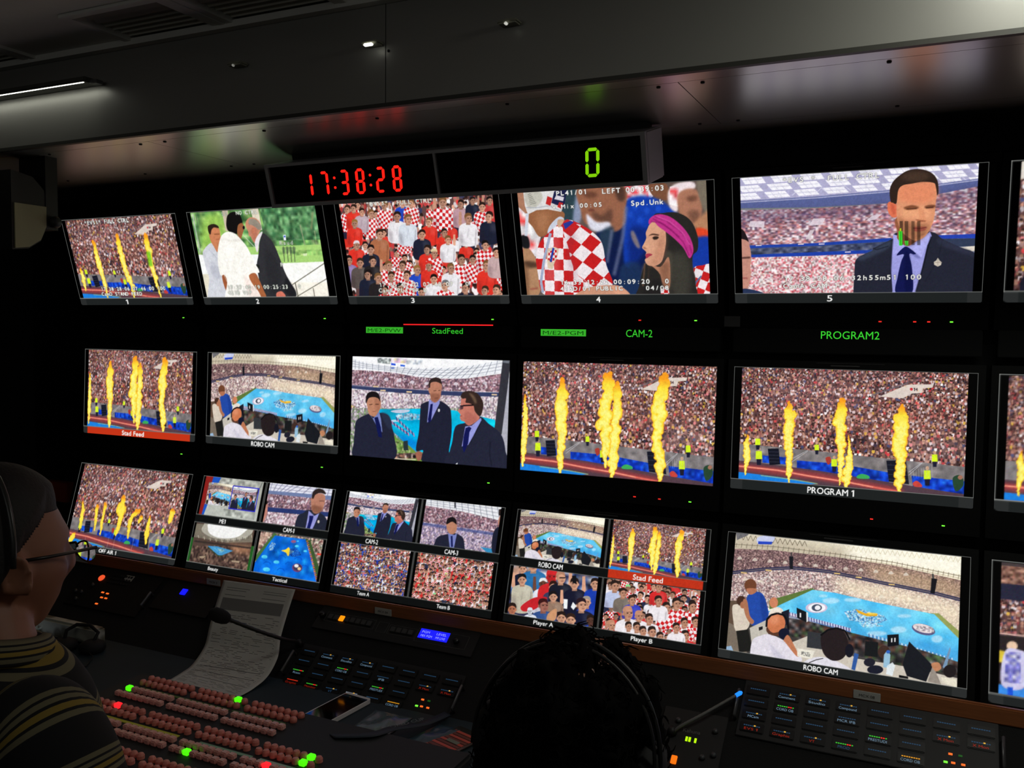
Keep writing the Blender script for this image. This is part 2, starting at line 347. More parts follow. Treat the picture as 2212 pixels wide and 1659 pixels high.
# ---------------------------------------------------------------- what the screens show
STAND = [(190, 62, 66), (225, 212, 216), (240, 232, 234), (120, 64, 62), (150, 100, 92), (50, 42, 58), (184, 164, 168), (205, 120, 124), (95, 62, 58), (205, 165, 70), (70, 74, 110), (170, 124, 108), (130, 60, 62), (205, 190, 196), (60, 44, 46), (150, 112, 108), (170, 96, 92), (214, 196, 198), (84, 60, 66), (190, 150, 140)]
FAR = [(150, 110, 120), (110, 80, 95), (190, 160, 170), (90, 70, 90), (170, 130, 135), (215, 195, 205), (130, 95, 105)]
QA = [(1599.4, 793.8), (2092.3, 805.5), (2079.2, 1072.8), (1591, 1033.9)]
ZA = (1550, 760, 3.3414)
def stand_bg(p, rect, grain=1.):
    p.quad(QA, rect, ZA)
    p.crowd([(100, 60), (1850, 100), (1850, 870), (100, 760)], 19*grain, STAND, 11, 30*grain)
    for i, (x, y, a, b, c) in enumerate(((700, 330, 420, 120, (200, 150, 160)), (420, 560, 260, 120, (170, 110, 100)), (1300, 520, 420, 130, (190, 120, 105)), (260, 220, 150, 90, (70, 50, 60)), (1550, 700, 260, 90, (230, 200, 200)), (1000, 160, 500, 60, (110, 80, 90)))): p.ell(x, y, a, b, c, .22, 50)
    p.poly([(1100, 322), (1365, 232), (1470, 205), (1470, 180), (1100, 300)], (120, 90, 95), .5)
    p.poly([(1160, 322), (1365, 235), (1555, 232), (1548, 256), (1478, 262), (1468, 296), (1395, 300), (1330, 335)], (222, 208, 198))
    p.line([(1100, 315), (1365, 225), (1365, 190)], 5, (110, 110, 120)); p.ell(1393, 268, 11, 11, (200, 50, 60)); p.text('14', (1408, 280), (1438, 281), 22, (60, 40, 50))
    p.poly([(120, 662), (240, 672), (700, 716), (1000, 748), (1800, 832), (1800, 1060), (120, 900)], (128, 122, 122))
    p.noise([(120, 662), (240, 672), (700, 716), (1000, 748), (1800, 832), (1800, 1060), (120, 900)], [(135, 128, 128), (115, 110, 112)], 30, 4, .6)
    for q in ([(312, 748), (478, 762), (478, 812), (312, 800)], [(560, 784), (860, 808), (1235, 872), (1225, 945), (900, 900), (560, 838)], [(1390, 893), (1790, 935), (1780, 1030), (1400, 968)]):
        p.poly(q, (22, 60, 190)); p.noise(q, [(12, 40, 150), (30, 90, 225), (18, 55, 180)], 22, 5, .8)
    p.poly([(100, 780), (240, 795), (700, 855), (1230, 940), (1500, 985), (1800, 1030), (1800, 1100), (100, 960)], (84, 62, 72))
    p.poly([(100, 800), (700, 868), (1330, 985), (1330, 1025), (700, 925), (100, 850)], (190, 60, 60), .55, 10)
    p.line([(130, 824), (420, 855), (660, 898), (900, 935), (1110, 975), (1300, 1008)], 13, (255, 120, 100), .9, 4)
    p.line([(130, 824), (420, 855), (660, 898), (900, 935), (1110, 975)], 5, (255, 190, 160), .9, 2)
    p.poly([(100, 862), (440, 905), (710, 950), (500, 975), (100, 930)], (30, 130, 225)); p.line([(300, 892), (560, 925), (710, 952)], 6, (190, 210, 120), .8, 2)
    for x, y, k in ((286, 745, 1), (278, 650, .8), (1505, 885, 1.1), (1560, 765, .9), (704, 690, .7), (830, 800, .9)):
        p.poly([(x-22*k, y-28*k), (x+20*k, y-28*k), (x+24*k, y+30*k), (x-24*k, y+30*k)], (215, 245, 40)); p.ell(x, y-42*k, 12*k, 14*k, (200, 160, 130)); p.poly([(x-18*k, y+30*k), (x+18*k, y+30*k), (x+14*k, y+72*k), (x-14*k, y+72*k)], (30, 30, 50))
    p.poly([(350, 700), (428, 698), (440, 812), (362, 818)], (22, 24, 36)); p.poly([(1208, 785), (1350, 782), (1372, 955), (1225, 935)], (24, 26, 38))
    for k in range(4): p.line([(356, 722+k*24), (434, 724+k*24)], 3, (60, 62, 80)); p.line([(1214, 815+k*34), (1362, 822+k*34)], 3, (62, 64, 84))
    for d in (0, 22): p.line([(520, 775+d), (640, 710+d*.3)], 3, (200, 200, 205)); p.line([(1370, 890-d), (1470, 800-d*.2)], 3, (200, 200, 205))
    for k in range(9): p.line([(1385+k*19, 862-k*6), (1387+k*19, 905)], 2, (190, 190, 195), .8)
    p.sp([(768, 765), (800, 758), (808, 790), (790, 815), (775, 800)], (170, 60, 50)); p.sp([(995, 895), (1030, 880), (1080, 895), (1078, 915), (1000, 912)], (60, 170, 90))
    p.sp([(1400, 945), (1430, 930), (1465, 960), (1460, 975), (1410, 970)], (200, 70, 60)); p.sp([(1690, 910), (1750, 890), (1768, 960), (1710, 1005)], (40, 70, 50)); p.ell(1745, 905, 18, 16, (160, 110, 90))
FA = [[(187, 885, 6), (190, 820, 14), (200, 740, 26), (196, 670, 20), (205, 600, 6)], [(500, 945, 6), (502, 860, 20), (505, 700, 28), (498, 600, 38), (503, 470, 38), (503, 360, 10)],
      [(866, 960, 5), (872, 860, 18), (878, 700, 26), (875, 600, 34), (873, 480, 40), (890, 345, 18)], [(915, 985, 8), (918, 900, 30), (938, 800, 24), (940, 720, 14), (932, 600, 4)],
      [(1300, 1010, 8), (1300, 920, 36), (1310, 790, 32), (1298, 640, 52), (1315, 540, 46), (1320, 440, 32), (1325, 385, 14)]]
def flames_a(p, rect, dx=0, grain=1.):
    stand_bg(p, rect, grain)
    for i, f in enumerate(FA): p.flame([(x+dx, y, w) for x, y, w in f], i)
QB = [(1130.4, 780.7), (1548.2, 790.3), (1541.4, 1045.3), (1124.9, 1013)]
FB = [[(1080, 790, 6), (1085, 700, 16), (1092, 600, 16), (1092, 500, 14), (1090, 405, 5)], [(1285, 832, 6), (1285, 760, 22), (1292, 640, 26), (1288, 500, 34), (1292, 400, 32), (1292, 325, 16)],
      [(1562, 855, 7), (1570, 780, 22), (1580, 640, 28), (1590, 500, 26), (1592, 380, 22), (1592, 335, 10)], [(1530, 790, 10), (1528, 700, 22), (1532, 600, 30), (1525, 480, 34), (1540, 390, 34), (1545, 292, 20)],
      [(1825, 878, 7), (1828, 790, 26), (1826, 720, 28), (1800, 640, 22), (1826, 560, 32), (1822, 470, 34), (1840, 390, 32), (1842, 305, 24)]]
def flames_b(p, rect, grain=1.):
    stand_bg(p, rect, grain); p.quad(QB, rect, (700, 690, 2.5136))
    for i, f in enumerate(FB): p.flame(f, i+20)
def flames_c(p, rect):
    stand_bg(p, rect, 1.25); p.quad([(181, 1001.8), (408.8, 1023.6), (369.7, 1207.6), (143.9, 1170.8)], rect, (0, 960, 2.989))
    F = [[(512, 548, 5), (520, 490, 12), (530, 420, 13), (528, 372, 6)], [(606, 555, 5), (612, 490, 10), (622, 400, 12)], [(642, 582, 5), (652, 510, 11), (664, 450, 9), (675, 385, 12)],
         [(742, 590, 6), (768, 510, 16), (775, 430, 26), (795, 340, 12)], [(820, 605, 6), (830, 520, 14), (850, 460, 12), (885, 430, 18)], [(938, 640, 7), (945, 560, 16), (965, 465, 6)],
         [(1092, 505, 12), (1105, 460, 22), (1112, 425, 12)], [(895, 500, 10), (905, 470, 14)], [(450, 620, 18), (470, 590, 18), (480, 575, 8)]]
    for i, f in enumerate(F): p.flame(f, i+40, .3)
    for x in (550, 700, 740, 862): p.line([(x, 600), (x-20, 700)], 2, (230, 200, 200), .6)
def flames_d(p, rect):
    stand_bg(p, rect, 1.25); p.quad([(139.1, 471.3), (373, 458.8), (402.4, 641), (177.9, 641)], rect, (0, 420, 2.962))
    F = [[(540, 605, 5), (528, 540, 14), (510, 465, 8)], [(680, 650, 4), (662, 560, 14), (630, 450, 17), (595, 290, 12)], [(850, 655, 5), (838, 580, 16), (795, 470, 18), (765, 340, 18), (748, 250, 10)],
         [(1018, 650, 5), (995, 570, 12), (965, 440, 16), (945, 320, 20), (932, 250, 12)]]
    for i, f in enumerate(F): p.flame(f, i+60)
    p.line([(948, 360), (962, 455)], 30, (90, 190, 20), .7, 3)
    W = (235, 240, 235)
    p.text('*EVS1*', (540, 183), (650, 176), 20, W, 1, .6); p.text('FULL CTRL', (668, 173), (832, 166), 20, W, 1, .6)
    p.text('17:38:28:06 07:46:00 100', (640, 608), (1052, 608), 20, W, 1, .6); p.text('CamD STAND FEED', (645, 640), (902, 640), 20, W, 1, .6)

def roof(p, top, bot, n, c1=(250, 250, 250), c2=(120, 125, 140), rows=3, w=3):
    """translucent roof between two polylines, n radial trusses"""
    t, b = np.array(top, float), np.array(bot, float); p.poly(list(top)+list(bot)[::-1], c1)
    f = lambda P, u: np.array([np.interp(u, np.linspace(0, 1, len(P)), P[:, 0]), np.interp(u, np.linspace(0, 1, len(P)), P[:, 1])])
    for u in np.linspace(0, 1, n): p.line([f(t, u), f(b, u)], w, c2, .75)
    for k in range(1, rows):
        q = k/rows; p.line([f(t, u)*(1-q)+f(b, u)*q for u in np.linspace(0, 1, 14)], w*.8, c2, .6)

QR = [(1585.1, 1150.7), (2076.1, 1203.8), (2067.4, 1482.8), (1567, 1398.4)]
def robo(p, rect, grain=1.):
    p.quad(QR, rect, (1520, 1120, 3.197))
    p.poly([(100, 50), (1850, 150), (1850, 1250), (50, 1100)], (255, 250, 232))
    p.poly([(150, 95), (500, 110), (1000, 200), (1000, 330), (150, 260)], (180, 165, 140), .75, 45)
    for k in range(46):                                     # truss zigzag
        x = 225+k*34; y = 112+(x-225)*.105; p.line([(x, y+34), (x+17, y), (x+34, y+38)], 4, (90, 80, 62) if k < 14 else (215, 205, 175), .8)
    p.sp([(362, 130), (470, 115), (460, 165), (365, 175)], (200, 205, 235)); p.poly([(362, 158), (462, 162), (455, 180), (362, 178)], (40, 70, 190))
    p.poly([(208, 98), (300, 102), (290, 118), (215, 150)], (90, 90, 100), .8)
    for d, c in ((0, (140, 130, 110)), (16, (200, 190, 165))):
        p.line([(200, 178+d), (480, 196+d), (900, 246+d), (1300, 305+d), (1790, 405+d)], 5, c)
    for k in range(44):
        x = 215+k*36; y = np.interp(x, [200, 480, 900, 1300, 1790], [176, 194, 244, 303, 403]); p.line([(x, y-8), (x-6, y+24)], 4, (95, 85, 70), .75)
    st = [(150, 205), (480, 220), (900, 268), (1300, 326), (1800, 436), (1800, 575), (1600, 530), (1200, 448), (850, 372), (600, 345), (400, 352), (150, 378)]
    p.noise(st, [(130, 100, 100), (90, 65, 70), (175, 145, 140), (105, 80, 85), (150, 120, 115)], 6*grain, 2)
    p.poly([(1050, 290), (1800, 440), (1800, 575), (1600, 530), (1200, 448)], (235, 205, 150), .5, 40)
    lo = [(150, 378), (400, 356), (600, 345), (850, 372), (1200, 448), (1600, 530), (1800, 575), (1800, 850), (1590, 665), (1150, 575), (900, 515), (740, 492), (520, 590), (100, 700)]
    p.noise(lo, [(170, 140, 140), (225, 200, 190), (130, 105, 110), (200, 170, 165), (240, 225, 215), (150, 120, 120)], 7*grain, 3)
    p.poly([(850, 400), (1300, 470), (1800, 590), (1800, 850), (1590, 660), (1150, 570), (950, 520)], (255, 240, 205), .78, 40)
    for k in range(12):
        x = 235+k*105; y = np.interp(x, [200, 1500], [270, 400]); p.sp([(x-18, y+6), (x, y-14), (x+18, y+2), (x+10, y+8)], (225, 215, 200), .8)
        p.sp([(x+20, y+150+k*3), (x+40, y+132+k*3), (x+62, y+150+k*3)], (245, 235, 215), .7)
    bd = [(180, 372), (400, 348), (600, 340), (850, 366), (1200, 440), (1600, 520), (1790, 568)]
    p.line(bd, 24, (45, 45, 78), .9); p.line(bd, 4, (210, 190, 150), .5)
    for x, y in ((265, 370), (435, 354), (910, 378), (1060, 405), (1290, 455)): p.line([(x-20, y), (x+22, y+4)], 9, (225, 190, 120))
    p.poly([(440, 560), (740, 478), (760, 492), (530, 600), (445, 620)], (95, 120, 60)); p.poly([(1560, 655), (1620, 655), (1790, 800), (1790, 860), (1590, 690)], (150, 160, 90))
    pitch = [(430, 640), (520, 590), (742, 490), (900, 512), (1150, 572), (1590, 662), (1765, 832), (1765, 1000), (1500, 905), (1280, 850), (1000, 800), (700, 690), (560, 640)]
    p.poly(pitch, (92, 194, 238)); p.noise(pitch, [(92, 194, 238), (130, 215, 245), (70, 180, 232), (105, 205, 245)], 70, 8, .8, amp=.3)
    p.sp([(560, 650), (1000, 760), (1300, 800), (1750, 900), (1765, 1000), (1280, 850), (700, 690)], (50, 145, 220), .55, 20)
    for x, y, a, b in ((815, 532, 30, 10), (870, 565, 60, 20), (1340, 765, 55, 22), (1610, 830, 40, 26), (1380, 672, 50, 12), (1020, 560, 60, 14), (1190, 790, 70, 16)): p.ell(x, y, a, b, (190, 230, 250), .75, 4)
    p.ell(770, 612, 76, 36, (205, 190, 215)); p.ell(772, 612, 60, 30, (245, 245, 250)); p.ell(772, 612, 36, 24, (70, 80, 100)); p.ell(778, 612, 20, 16, (240, 240, 245))
    p.ell(1515, 765, 84, 36, (90, 90, 130), 1, 0, .25); p.ell(1515, 758, 76, 28, (235, 220, 220), 1, 0, .25); p.noise([(1450, 735), (1580, 750), (1590, 790), (1470, 770)], [(120, 110, 120), (240, 230, 235)], 9, 4, .7)
    p.noise([(960, 640), (1060, 620), (1240, 670), (1262, 700), (1180, 730), (1000, 700)], [(240, 245, 250), (60, 110, 170), (120, 190, 235)], 7, 5, .8)
    p.poly([(1040, 622), (1110, 652), (1195, 655), (1190, 672), (1120, 672), (1060, 650)], (235, 175, 40)); p.sp([(1120, 650), (1150, 662), (1195, 655), (1150, 648)], (250, 215, 90))
    p.noise([(1060, 715), (1180, 725), (1240, 740), (1100, 752)], [(230, 240, 250), (110, 190, 240)], 7, 6, .8)
    for i in range(46):
        t = i/45; x, y = 585+t*420, 640+t*112; p.line([(x, y), (x+2, y+26)], 7, (225, 215, 235) if i % 2 else (120, 80, 130)); p.line([(x, y+22), (x+3, y+46)], 5, (40, 60, 130))
    for i in range(44):
        t = i/43; x, y = 1135+t*580, 790+t*170; p.line([(x, y), (x+2, y+24)], 6, (235, 225, 235) if i % 2 else (90, 110, 160)); p.line([(x, y+20), (x+3, y+42)], 5, (40, 60, 120))
    # commentary desk clutter
    p.poly([(580, 680), (700, 700), (1000, 780), (1280, 850), (1500, 905), (1765, 990), (1800, 1200), (100, 1000), (300, 700)], (62, 58, 56))
    p.noise([(580, 680), (700, 700), (1000, 780), (1280, 850), (1500, 905), (1765, 990), (1765, 1080), (1000, 940), (580, 800)], [(40, 38, 40), (95, 60, 50), (70, 95, 60), (30, 30, 34), (110, 105, 105), (60, 45, 45)], 24, 9, .9)
    p.poly([(560, 860), (720, 800), (860, 860), (1060, 960), (1420, 1020), (1760, 1100), (1760, 1190), (500, 1000)], (205, 196, 182))
    p.poly([(150, 560), (240, 560), (330, 900), (120, 900)], (96, 76, 62)); p.poly([(150, 700), (230, 740), (300, 930), (120, 900)], (120, 108, 95))
    p.sp([(190, 600), (215, 585), (270, 590), (290, 640), (310, 720), (270, 770), (215, 765), (195, 680)], (218, 205, 188)); p.ell(250, 562, 32, 34, (70, 45, 35)); p.ell(262, 590, 20, 24, (170, 110, 80))
    p.poly([(218, 765), (300, 755), (330, 900), (240, 910)], (30, 30, 28))
    p.sp([(300, 520), (345, 500), (400, 520), (430, 600), (438, 690), (330, 730), (290, 640), (285, 560)], (36, 74, 165)); p.sp([(380, 520), (420, 580), (436, 690), (400, 700)], (26, 58, 140), .7, 4)
    p.ell(312, 458, 42, 44, (110, 66, 44)); p.sp([(285, 480), (350, 480), (350, 505), (310, 520)], (180, 115, 85)); p.sp([(262, 560), (290, 560), (310, 660), (340, 700), (320, 720), (280, 660)], (175, 115, 85))
    p.sp([(440, 655), (460, 620), (500, 605), (540, 630), (520, 680), (450, 690)], (235, 225, 212)); p.ell(474, 575, 30, 36, (205, 130, 95)); p.poly([(528, 640), (582, 620), (580, 720), (540, 740)], (28, 30, 44))
    p.poly([(310, 745), (430, 690), (440, 800), (325, 850)], (196, 190, 178)); p.poly([(372, 742), (400, 735), (400, 755), (375, 765)], (30, 30, 35))
    p.poly([(632, 610), (700, 640), (702, 710), (636, 680)], (22, 24, 30)); p.poly([(700, 640), (712, 645), (712, 705), (702, 710)], (230, 230, 230)); p.poly([(654, 645), (664, 648), (664, 678), (654, 675)], (235, 235, 235))
    p.poly([(1262, 800), (1342, 795), (1345, 870), (1266, 880)], (20, 22, 28)); p.poly([(1290, 822), (1298, 822), (1298, 850), (1290, 850)], (240, 240, 240)); p.poly([(1312, 820), (1320, 820), (1320, 848), (1312, 848)], (240, 240, 240))
    p.sp([(315, 925), (330, 830), (380, 800), (450, 790), (560, 840), (640, 910), (670, 975), (560, 1000), (330, 945)], (226, 220, 230)); p.sp([(440, 850), (500, 900), (560, 960), (500, 960)], (190, 186, 205), .6, 8)
    p.ell(492, 715, 64, 70, (205, 120, 80)); p.sp([(430, 740), (470, 780), (560, 760), (560, 790), (480, 800), (430, 775)], (90, 56, 42)); p.ell(480, 690, 36, 34, (228, 150, 112), .7, 10)
    p.line([(425, 740), (428, 690), (455, 660), (500, 648), (545, 660), (570, 700), (578, 760)], 14, (18, 18, 24)); p.sp([(512, 770), (540, 750), (580, 760), (578, 810), (545, 825), (515, 805)], (22, 26, 46))
    p.sp([(575, 795), (620, 870), (650, 935), (630, 935), (560, 850), (545, 830)], (190, 120, 85))
    p.poly([(710, 770), (830, 790), (850, 900), (705, 880)], (52, 54, 58)); p.sp([(660, 1000), (720, 960), (800, 945), (900, 970), (1010, 1030), (1000, 1080), (660, 1040)], (226, 222, 232))
    p.sp([(800, 820), (830, 775), (890, 755), (950, 770), (985, 820), (990, 900), (950, 960), (880, 970), (820, 920)], (38, 30, 32)); p.line([(800, 800), (850, 762), (910, 750), (970, 770), (1002, 830)], 12, (16, 16, 20)); p.ell(1000, 905, 30, 46, (24, 24, 34))
    p.poly([(1015, 1030), (1035, 920), (1065, 930), (1040, 1040)], (50, 90, 160)); p.line([(720, 985), (770, 965), (820, 955)], 5, (30, 30, 30))
    p.ell(1180, 1035, 56, 30, (28, 30, 44)); p.ell(1140, 985, 40, 28, (34, 34, 46)); p.poly([(1110, 840), (1200, 850), (1195, 950), (1105, 940)], (26, 28, 30)); p.ell(1240, 915, 42, 44, (66, 46, 40))
    p.poly([(1240, 935), (1262, 905), (1285, 935), (1278, 1025), (1236, 1018)], (150, 190, 215)); p.poly([(1262, 1010), (1300, 985), (1318, 1010), (1300, 1080), (1255, 1065)], (225, 235, 240), .9); p.ell(1270, 915, 14, 12, (50, 100, 190))
    p.poly([(1370, 1000), (1415, 845), (1580, 1010), (1535, 1120), (1400, 1080)], (26, 28, 34)); p.poly([(1580, 1010), (1560, 960), (1640, 1140), (1545, 1120)], (150, 140, 130)); p.poly([(1650, 1020), (1700, 885), (1706, 900), (1672, 1050)], (120, 150, 180))
    p.ell(1700, 1050, 46, 44, (34, 28, 30)); p.sp([(1570, 1000), (1620, 990), (1640, 1030), (1600, 1050)], (190, 130, 95)); p.poly([(1640, 1090), (1745, 1105), (1750, 1160), (1650, 1130)], (232, 225, 205)); p.poly([(1345, 1072), (1410, 1085), (1410, 1100), (1345, 1090)], (20, 20, 22))
    p.poly([(150, 870), (185, 865), (200, 900), (150, 895)], (150, 180, 210)); p.poly([(640, 885), (760, 905), (740, 960), (640, 940)], (235, 230, 215)); p.noise([(668, 905), (735, 918), (725, 945), (665, 930)], [(80, 80, 80), (220, 215, 200)], 6, 4, .7)
    for x in (590, 1580): pass
    p.poly([(578, 262), (606, 262), (604, 350), (582, 345)], (28, 28, 34)); p.line([(592, 235), (592, 265)], 8, (60, 60, 60)); p.poly([(1570, 415), (1610, 420), (1592, 522), (1562, 516)], (24, 24, 30)); p.line([(1578, 385), (1582, 418)], 12, (70, 70, 70))

def suit(p, body, shirt, tie, lapel=(), c=(34, 36, 52)):
    p.sp(body, c); p.poly(shirt, (158, 160, 222)); p.sp(tie, (22, 26, 84))
    for q in lapel: p.line(q, 7, (20, 21, 32), .8, 2)

QP = [(759.5, 769.3), (1099, 778.5), (1095, 1010.2), (756.3, 982)]
def presenters(p, rect, grain=1.):
    p.quad(QP, rect, (740, 750, 5.821))
    p.poly([(50, 50), (2150, 100), (2150, 1600), (50, 1500)], (250, 250, 252))
    roof(p, [(100, 140), (300, 195), (620, 235), (1000, 262), (1400, 255), (1700, 215), (2010, 150)], [(100, 265), (300, 280), (620, 310), (900, 360), (1200, 385), (1550, 385), (2010, 315)], 26, (238, 240, 245), (120, 125, 140), 4, 8)
    p.noise([(420, 130), (600, 140), (590, 210), (430, 195)], [(150, 160, 160), (235, 240, 235), (90, 100, 100)], 22, 2, .8); p.noise([(600, 130), (800, 140), (780, 200), (600, 190)], [(250, 225, 140), (240, 240, 245), (200, 150, 190)], 30, 3, .7)
    p.poly([(598, 195), (655, 205), (655, 228), (598, 222)], (40, 80, 215)); p.poly([(715, 215), (775, 222), (770, 242), (715, 236)], (40, 90, 215)); p.ell(620, 258, 26, 12, (90, 120, 200), .8)
    p.noise([(780, 150), (1000, 160), (990, 220), (790, 210)], [(190, 200, 215), (250, 250, 250)], 24, 6, .8)
    p.noise([(50, 280), (300, 290), (620, 315), (900, 365), (1200, 392), (1550, 390), (2010, 325), (2010, 560), (1240, 545), (800, 530), (50, 480)], FAR, 15*grain, 4)
    p.noise([(50, 520), (800, 560), (1240, 590), (1960, 610), (1940, 930), (1400, 800), (480, 775), (300, 800), (50, 1400)], [(190, 170, 180), (230, 215, 220), (140, 120, 140), (210, 190, 190), (245, 235, 238)], 15*grain, 5)
    p.noise([(50, 700), (300, 800), (180, 900), (150, 1380), (50, 1380)], [(200, 190, 170), (120, 90, 90), (230, 220, 210), (200, 90, 80), (180, 170, 60)], 18*grain, 6)
    p.line([(100, 490), (400, 520), (800, 550), (1200, 570), (1600, 585), (1960, 590)], 48, (42, 52, 92), .95); p.line([(100, 475), (500, 505), (1100, 535)], 8, (200, 190, 200), .7)
    for x, y in ((410, 490), (500, 538), (830, 556), (1900, 590)): p.line([(x-34, y), (x+34, y+3)], 16, (228, 200, 160))
    for x, y in ((345, 385), (540, 400), (705, 415), (865, 435), (1045, 450), (1415, 455), (1600, 450), (1780, 445), (160, 630), (605, 650), (800, 655)): p.sp([(x-30, y+8), (x-8, y-20), (x+26, y-8), (x+14, y+20)], (228, 222, 232), .8)
    p.noise([(50, 760), (1450, 760), (1450, 1500), (50, 1500)], [(190, 180, 185), (150, 140, 150), (110, 140, 90)], 18*grain, 12)
    pitch = [(465, 775), (1000, 768), (1400, 790), (1910, 905), (1960, 1060), (1900, 1320), (940, 1310), (800, 1200), (430, 880)]
    p.poly(pitch, (0, 178, 226)); p.noise(pitch, [(0, 185, 230), (20, 200, 238), (0, 160, 222)], 90, 7, .7, asp=2); p.poly([(560, 900), (700, 1080), (960, 1180), (940, 1320), (760, 1200)], (10, 110, 215), .75, 30)
    p.sp([(600, 800), (700, 780), (830, 780), (820, 810), (700, 825)], (215, 210, 230), .9); p.noise([(660, 840), (830, 820), (970, 840), (970, 905), (840, 915), (680, 890)], [(210, 230, 245), (60, 180, 225), (150, 160, 190)], 16, 9, .85); p.ell(650, 920, 60, 14, (220, 225, 240), .8)
    for i in range(12):
        x, y = 600+i*20, 930+i*14; p.line([(x, y-20), (x+14, y+24)], 14, (205, 130, 170) if i % 2 else (60, 50, 110)); p.line([(x+70, y-60+i*4), (x+82, y-10+i*4)], 12, (200, 120, 160) if i % 2 else (50, 50, 110))
    p.sp([(620, 1100), (700, 1150), (800, 1200), (940, 1330), (1000, 1440), (640, 1420)], (110, 150, 60)); p.noise([(650, 1150), (780, 1200), (900, 1340), (650, 1330)], [(120, 160, 80), (190, 190, 150), (90, 110, 60)], 18, 8, .8)
    p.noise([(640, 1330), (900, 1320), (1010, 1330), (1010, 1390), (640, 1395)], [(90, 70, 60), (200, 180, 170), (60, 50, 50), (170, 120, 100)], 22, 6); p.poly([(640, 1388), (930, 1400), (925, 1412), (640, 1405)], (215, 205, 180))
    p.poly([(765, 1175), (820, 1165), (828, 1290), (770, 1290)], (40, 52, 56))
    p.poly([(2000, 150), (2100, 160), (2010, 1100), (1905, 1040)], (52, 52, 60)); p.poly([(2092, 270), (2150, 250), (2150, 1600), (2050, 1520), (1995, 1120)], (176, 176, 188)); p.poly([(2000, 155), (2085, 165), (2080, 200), (2000, 190)], (110, 115, 125))
    # man 1
    p.sp([(150, 1080), (170, 920), (300, 840), (380, 830), (480, 820), (580, 860), (620, 1000), (650, 1120), (650, 1400), (160, 1380), (140, 1200)], (34, 36, 54)); p.sp([(480, 820), (585, 860), (620, 1010), (560, 1000)], (44, 52, 74), .8, 8)
    p.poly([(318, 815), (380, 890), (455, 800), (480, 900), (500, 1065), (440, 1010), (380, 900)], (120, 132, 190)); p.poly([(395, 880), (440, 870), (480, 1000), (495, 1130), (450, 1120), (415, 960)], (18, 24, 80))
    p.sp([(300, 660), (305, 740), (325, 830), (370, 862), (410, 862), (450, 800), (475, 740), (465, 640), (400, 600)], (190, 132, 104)); p.sp([(400, 640), (465, 660), (470, 750), (440, 810), (410, 780)], (165, 108, 84), .7, 10)
    p.sp([(292, 700), (290, 610), (330, 560), (400, 555), (450, 590), (468, 680), (440, 640), (380, 622), (320, 640)], (26, 22, 24)); p.line([(330, 720), (370, 712)], 9, (70, 40, 30), .9, 2); p.line([(405, 712), (450, 714)], 9, (70, 40, 30), .9, 2); p.line([(370, 805), (410, 802)], 7, (120, 70, 60), .9, 2)
    # man 2
    p.sp([(975, 760), (990, 710), (1090, 670), (1220, 670), (1330, 740), (1360, 820), (1370, 1060), (1340, 1300), (1340, 1450), (1010, 1430), (1015, 1290), (925, 1290), (960, 1050)], (32, 34, 52))
    p.poly([(1080, 650), (1150, 690), (1215, 645), (1215, 700), (1110, 915), (1060, 940), (1075, 760)], (142, 146, 212)); p.poly([(1100, 710), (1130, 705), (1125, 760), (1110, 920), (1080, 950), (1070, 900), (1090, 780)], (20, 24, 82))
    p.sp([(1070, 510), (1090, 500), (1100, 440), (1230, 440), (1232, 560), (1215, 640), (1160, 690), (1110, 660), (1095, 590), (1078, 560)], (186, 126, 102)); p.sp([(1100, 580), (1215, 590), (1205, 650), (1160, 688), (1110, 660)], (130, 80, 62), .65, 10)
    p.sp([(1078, 500), (1078, 430), (1110, 390), (1170, 376), (1225, 400), (1238, 480), (1225, 455), (1160, 430), (1100, 445), (1092, 500)], (48, 36, 34)); p.line([(1135, 545), (1170, 540)], 8, (80, 50, 40), .9, 2); p.line([(1195, 540), (1222, 538)], 8, (80, 50, 40), .9, 2); p.line([(1150, 635), (1195, 632)], 8, (110, 60, 56), .9, 2)
    p.ell(1207, 788, 13, 20, (225, 225, 225)); p.sp([(925, 1320), (960, 1300), (1000, 1320), (990, 1400), (950, 1420), (930, 1380)], (160, 100, 80)); p.ell(905, 1368, 20, 20, (30, 24, 26))
    # man 3
    p.sp([(1400, 1040), (1440, 970), (1550, 940), (1640, 880), (1740, 870), (1830, 950), (1960, 1050), (2020, 1150), (2050, 1300), (2060, 1520), (1330, 1470), (1350, 1300), (1380, 1180)], (36, 38, 56))
    p.poly([(1540, 990), (1620, 980), (1735, 880), (1745, 915), (1690, 1010), (1640, 1120), (1580, 1220), (1500, 1240)], (150, 154, 220)); p.poly([(1545, 1010), (1590, 990), (1620, 1010), (1595, 1060), (1580, 1200), (1530, 1320), (1510, 1260), (1520, 1130)], (20, 24, 84))
    p.line([(1745, 915), (1690, 1030), (1600, 1200)], 10, (20, 22, 34), .8, 3); p.line([(1860, 1180), (1850, 1320), (1880, 1490)], 12, (22, 24, 38), .8, 5)
    p.sp([(1480, 700), (1500, 620), (1600, 600), (1690, 680), (1700, 830), (1720, 870), (1700, 910), (1600, 975), (1555, 960), (1530, 930), (1490, 915), (1472, 880), (1478, 840), (1445, 795), (1470, 760)], (196, 120, 104))
    p.sp([(1540, 800), (1640, 850), (1690, 900), (1600, 972), (1540, 935)], (170, 96, 84), .6, 12); p.sp([(1480, 610), (1510, 560), (1590, 545), (1680, 570), (1740, 640), (1765, 720), (1745, 830), (1715, 860), (1660, 800), (1640, 730), (1590, 700), (1540, 690), (1545, 640), (1500, 640)], (52, 38, 34))
